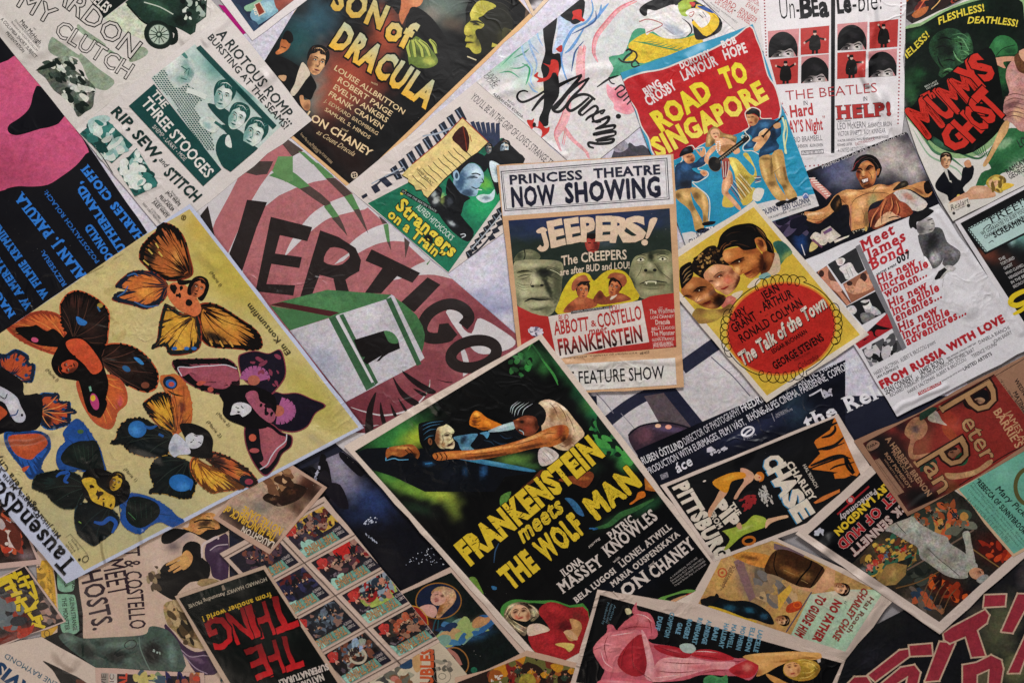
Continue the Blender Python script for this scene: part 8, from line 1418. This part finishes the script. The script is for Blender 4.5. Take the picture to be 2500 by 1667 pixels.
L('4a463e',(1560,460,1640,540,1740,620,1820,690),6); L('3c3932',(1300,255,1340,300,1380,340),6); sub('head'); G('b08062',(1900,650,1950,620,2010,640,2020,690,1980,720,1920,700),2,spots=[(1980,660,20,20,0,'6a3c28',.6)]); G('8f8f86',(1960,720,2010,680,2050,680,2062,710,2020,745,1980,745),1,pa=.6); L('2c1c14',(1985,650,2000,670),7); L('7a2c20',(2000,640,2015,650),6)
part('title_panel'); G('0d0e12',(570,345,1060,-110,1330,-340,1560,-160,1420,205,1240,270,940,590),0,pa=.3)
part('star_name'); T('MACK SENNETT',1465,-15,918,478,66,'b8a29a',b=.055,serif=.04,ol='6a2020',ow=.02); T('HARRY LANGDON',1310,-165,795,318,56,'c4a42a',b=.055)
part('title'); T('FEET OF MUD',1345,-75,818,420,76,'a8282c',b=.05,serif=.05,ol='c4b0a8',ow=.022)
part('logo'); L('8f1f24',(820,185,1080,-45),14); ring('a83030',928,66,30,30,12); E('b89c94',928,66,20); T('Pathécomedy',1125,-25,835,205,44,'b4aaa8',b=.03,sh=.1); M((620,340,690,300,700,330,640,360),['a8a8b0'],10,16,166)
clip()

# ---- teal rural comedy sheet
tile(3,2)
poster('film_poster', 'teal sheet with a cream edge, a handwritten name and a black title', 'poster', (1790,1318,2262,1876,3000,1450,2500,900), 'b79a7c', 14.5, 47)
part('teal_panel'); F('5f9a86',(1815,1322,2266,1850,2960,1440,2490,930),[(2200,1200,120,90,0,'6fa894',.7),(2200,1700,160,60,0,'6a9884',.6)],30,pa=.25); ring('54502c',2400,1300,120,150,34,0)
part('lettering_line'); T('Mary Pickford',2112,1325,2440,1640,50,'1f2624',b=.02,sh=.2); T('“REBECCA OF SUNNYBROOK FARM”',1948,1258,2440,1795,44,'1f2624',b=.035); T('AN ARTCRAFT PICTURE',1868,1408,2215,1765,34,'44685c',serif=.04,b=.0); TT([('Adapted by Frances Marion from the play by Kate Douglas Wiggin',1905,1290,2380,1830),('Photography by Walter Stradling',1925,1275,2400,1815),('Directed by Marshall Neilan',1890,1330,2300,1790)],16,'3c5c50')

# ---- brown fairy story poster
poster('film_poster', 'brown bordered poster with ornate gold letters on red, lettered sideways', 'poster', (955,925,1500,690,1800,510,2460,170,2720,800,1800,1318,1395,1542), '8a6650', 15.5, 48, creases=[(1780,1260,1400,1500,.015,.001),(1420,740,1640,600,.03,.002),(1800,880,1780,960,.04,.003)])
cur['pa']=.45
part('painted_panel'); clip((1028,945,2105,380,2480,880,1830,1310,1400,1505)); F('7c2620',(900,900,2200,200,2700,1000,1350,1600),[(1300,1100,260,180,55,'181313',1),(1500,1400,200,120,0,'171212',1),(1150,950,120,100,0,'191414',1),(1500,780,120,120,0,'3a1c18',.8),(1850,560,160,60,-30,'241616',.8),(2000,950,160,160,0,'80241e',.6),(1500,1000,90,160,20,'8a5238',.7),(1750,780,60,120,-30,'9c3a20',.7),(1750,1300,60,120,-40,'6a4024',.8),(1350,800,60,60,0,'25171a',.8)],70,pa=.4)
L('2a1412',(1820,1290,2150,1070,2360,960),9); L('1a1010',(1620,690,2105,385),10)
part('printed_figure','seated figure with bare arms'); G('96694c',(1370,860,1400,780,1470,730,1540,760,1560,830,1520,900,1460,930,1440,1000,1450,1040,1540,1030,1640,1010,1640,1040,1500,1070,1420,1070,1400,1000,1420,920,1400,900),1,spots=[(1460,830,40,40,0,'4a3a3c',.8),(1540,1040,60,14,0,'b08058',.7)],pa=.6); G('8f3c22',(1680,800,1720,790,1790,870,1800,910,1750,920,1690,860),1,pa=.4); G('9a9080',(1560,740,1600,680,1640,690,1680,760,1720,800,1640,780,1590,770),1,pa=.6); G('22382c',(1500,700,1580,650,1640,660,1570,720,1500,760),1); G('1f3a2c',(1510,1110,1600,1060,1640,1120,1560,1160,1500,1180),1,pa=.6)
part('printed_figure','head in a green hood'); G('1f4a30',(1760,1090,1820,1030,1870,1010,1895,1060,1870,1120,1800,1130,1740,1110),1,pa=.6); G('8a5c44',(1700,1040,1730,1000,1800,985,1830,1010,1790,1050,1730,1080),2,spots=[(1760,1020,20,14,0,'4a2a20',.7)]); L('22120e',(1740,1020,1770,1015),6); G('2a1814',(1680,1030,1720,990,1790,975,1800,1000,1740,1010,1700,1080),1)
part('printed_figure','face in a dark hood'); G('161214',(1850,600,1900,540,1980,500,2060,520,2080,590,2020,640,1960,670,1880,660),1); G('8f6a50',(1880,620,1930,590,1990,570,2030,590,2010,620,1950,640,1900,645),2,spots=[(1960,600,20,12,0,'4a2c20',.8)]); L('1c120e',(1930,605,1970,595),6); G('a07a54',(1700,1190,1800,1190,1950,1160,2050,1090,2090,1080,2080,1120,1960,1200,1860,1230,1740,1240),1,spots=[(1900,1190,90,16,-15,'b8905e',.7)],pa=.5)
part('title'); gd='9c7650'; ok=dict(ol='3a1a14',ow=.018,pa=.15)
def letter(strokes,w=24):
    for q in strokes: L('3a1a14',q,w+16,pa=.1)
    for q in strokes: L(gd,q,w,pa=.15)
pk=dict(ol='2c120e',ow=.022,pa=.15,sp=1.0)
T('P',1662,648,1775,838,470,gd,b=-.012,**{**pk,'ow':.028}); L(gd,(1655,640,1690,690),18); L(gd,(2060,430,2090,470),18)
T('eter',1826,778,2018,1105,152,gd,b=.008,**pk)
T('P',1462,1102,1565,1275,445,gd,b=-.012,**{**pk,'ow':.028}); L(gd,(1448,1095,1485,1140),18); L(gd,(1835,885,1865,930),18)
T('an',1520,1145,1650,1360,160,gd,b=.008,**pk)
part('author_lettering'); T('JAMES A.',2192,695,2342,945,52,'b08460',b=.015); T('BARRIE’S',2098,690,2285,990,68,'b08460',b=.02)
part('credit_line'); tn='8f6a50'; T('A HERBERT BRENON',1212,912,1558,1382,46,tn,b=.03); T('PRODUCTION',1262,1020,1425,1265,24,tn,b=.02); T('ROY POMEROY',1205,1035,1405,1318,28,tn,b=.03); T('WITH BETTY BRONSON',1200,1080,1360,1310,14,tn)
part('tan_label'); G('84624e',(1125,1085,1165,1068,1368,1345,1312,1372),pa=.3); L('5a4030',(1140,1090,1330,1350),4)
part('logo'); G('84624e',(1060,960,1110,920,1165,940,1150,980,1080,1010),1); T('PARA',1075,990,1150,950,20,'1a1414',b=.02); clip()
part('showtime_lettering'); T('WEDNESDAY',2268,432,2420,680,34,'2c2220',b=.025); T('MATINEE',2258,535,2350,700,36,'2c2220',b=.025); TT([('Times Daily',2150,430,2360,720),('Thursday & Friday',2215,520,2380,730)],14,'4a3a34'); L('3c2c26',(1640,660,2105,400,2350,255),5,0)
finish()
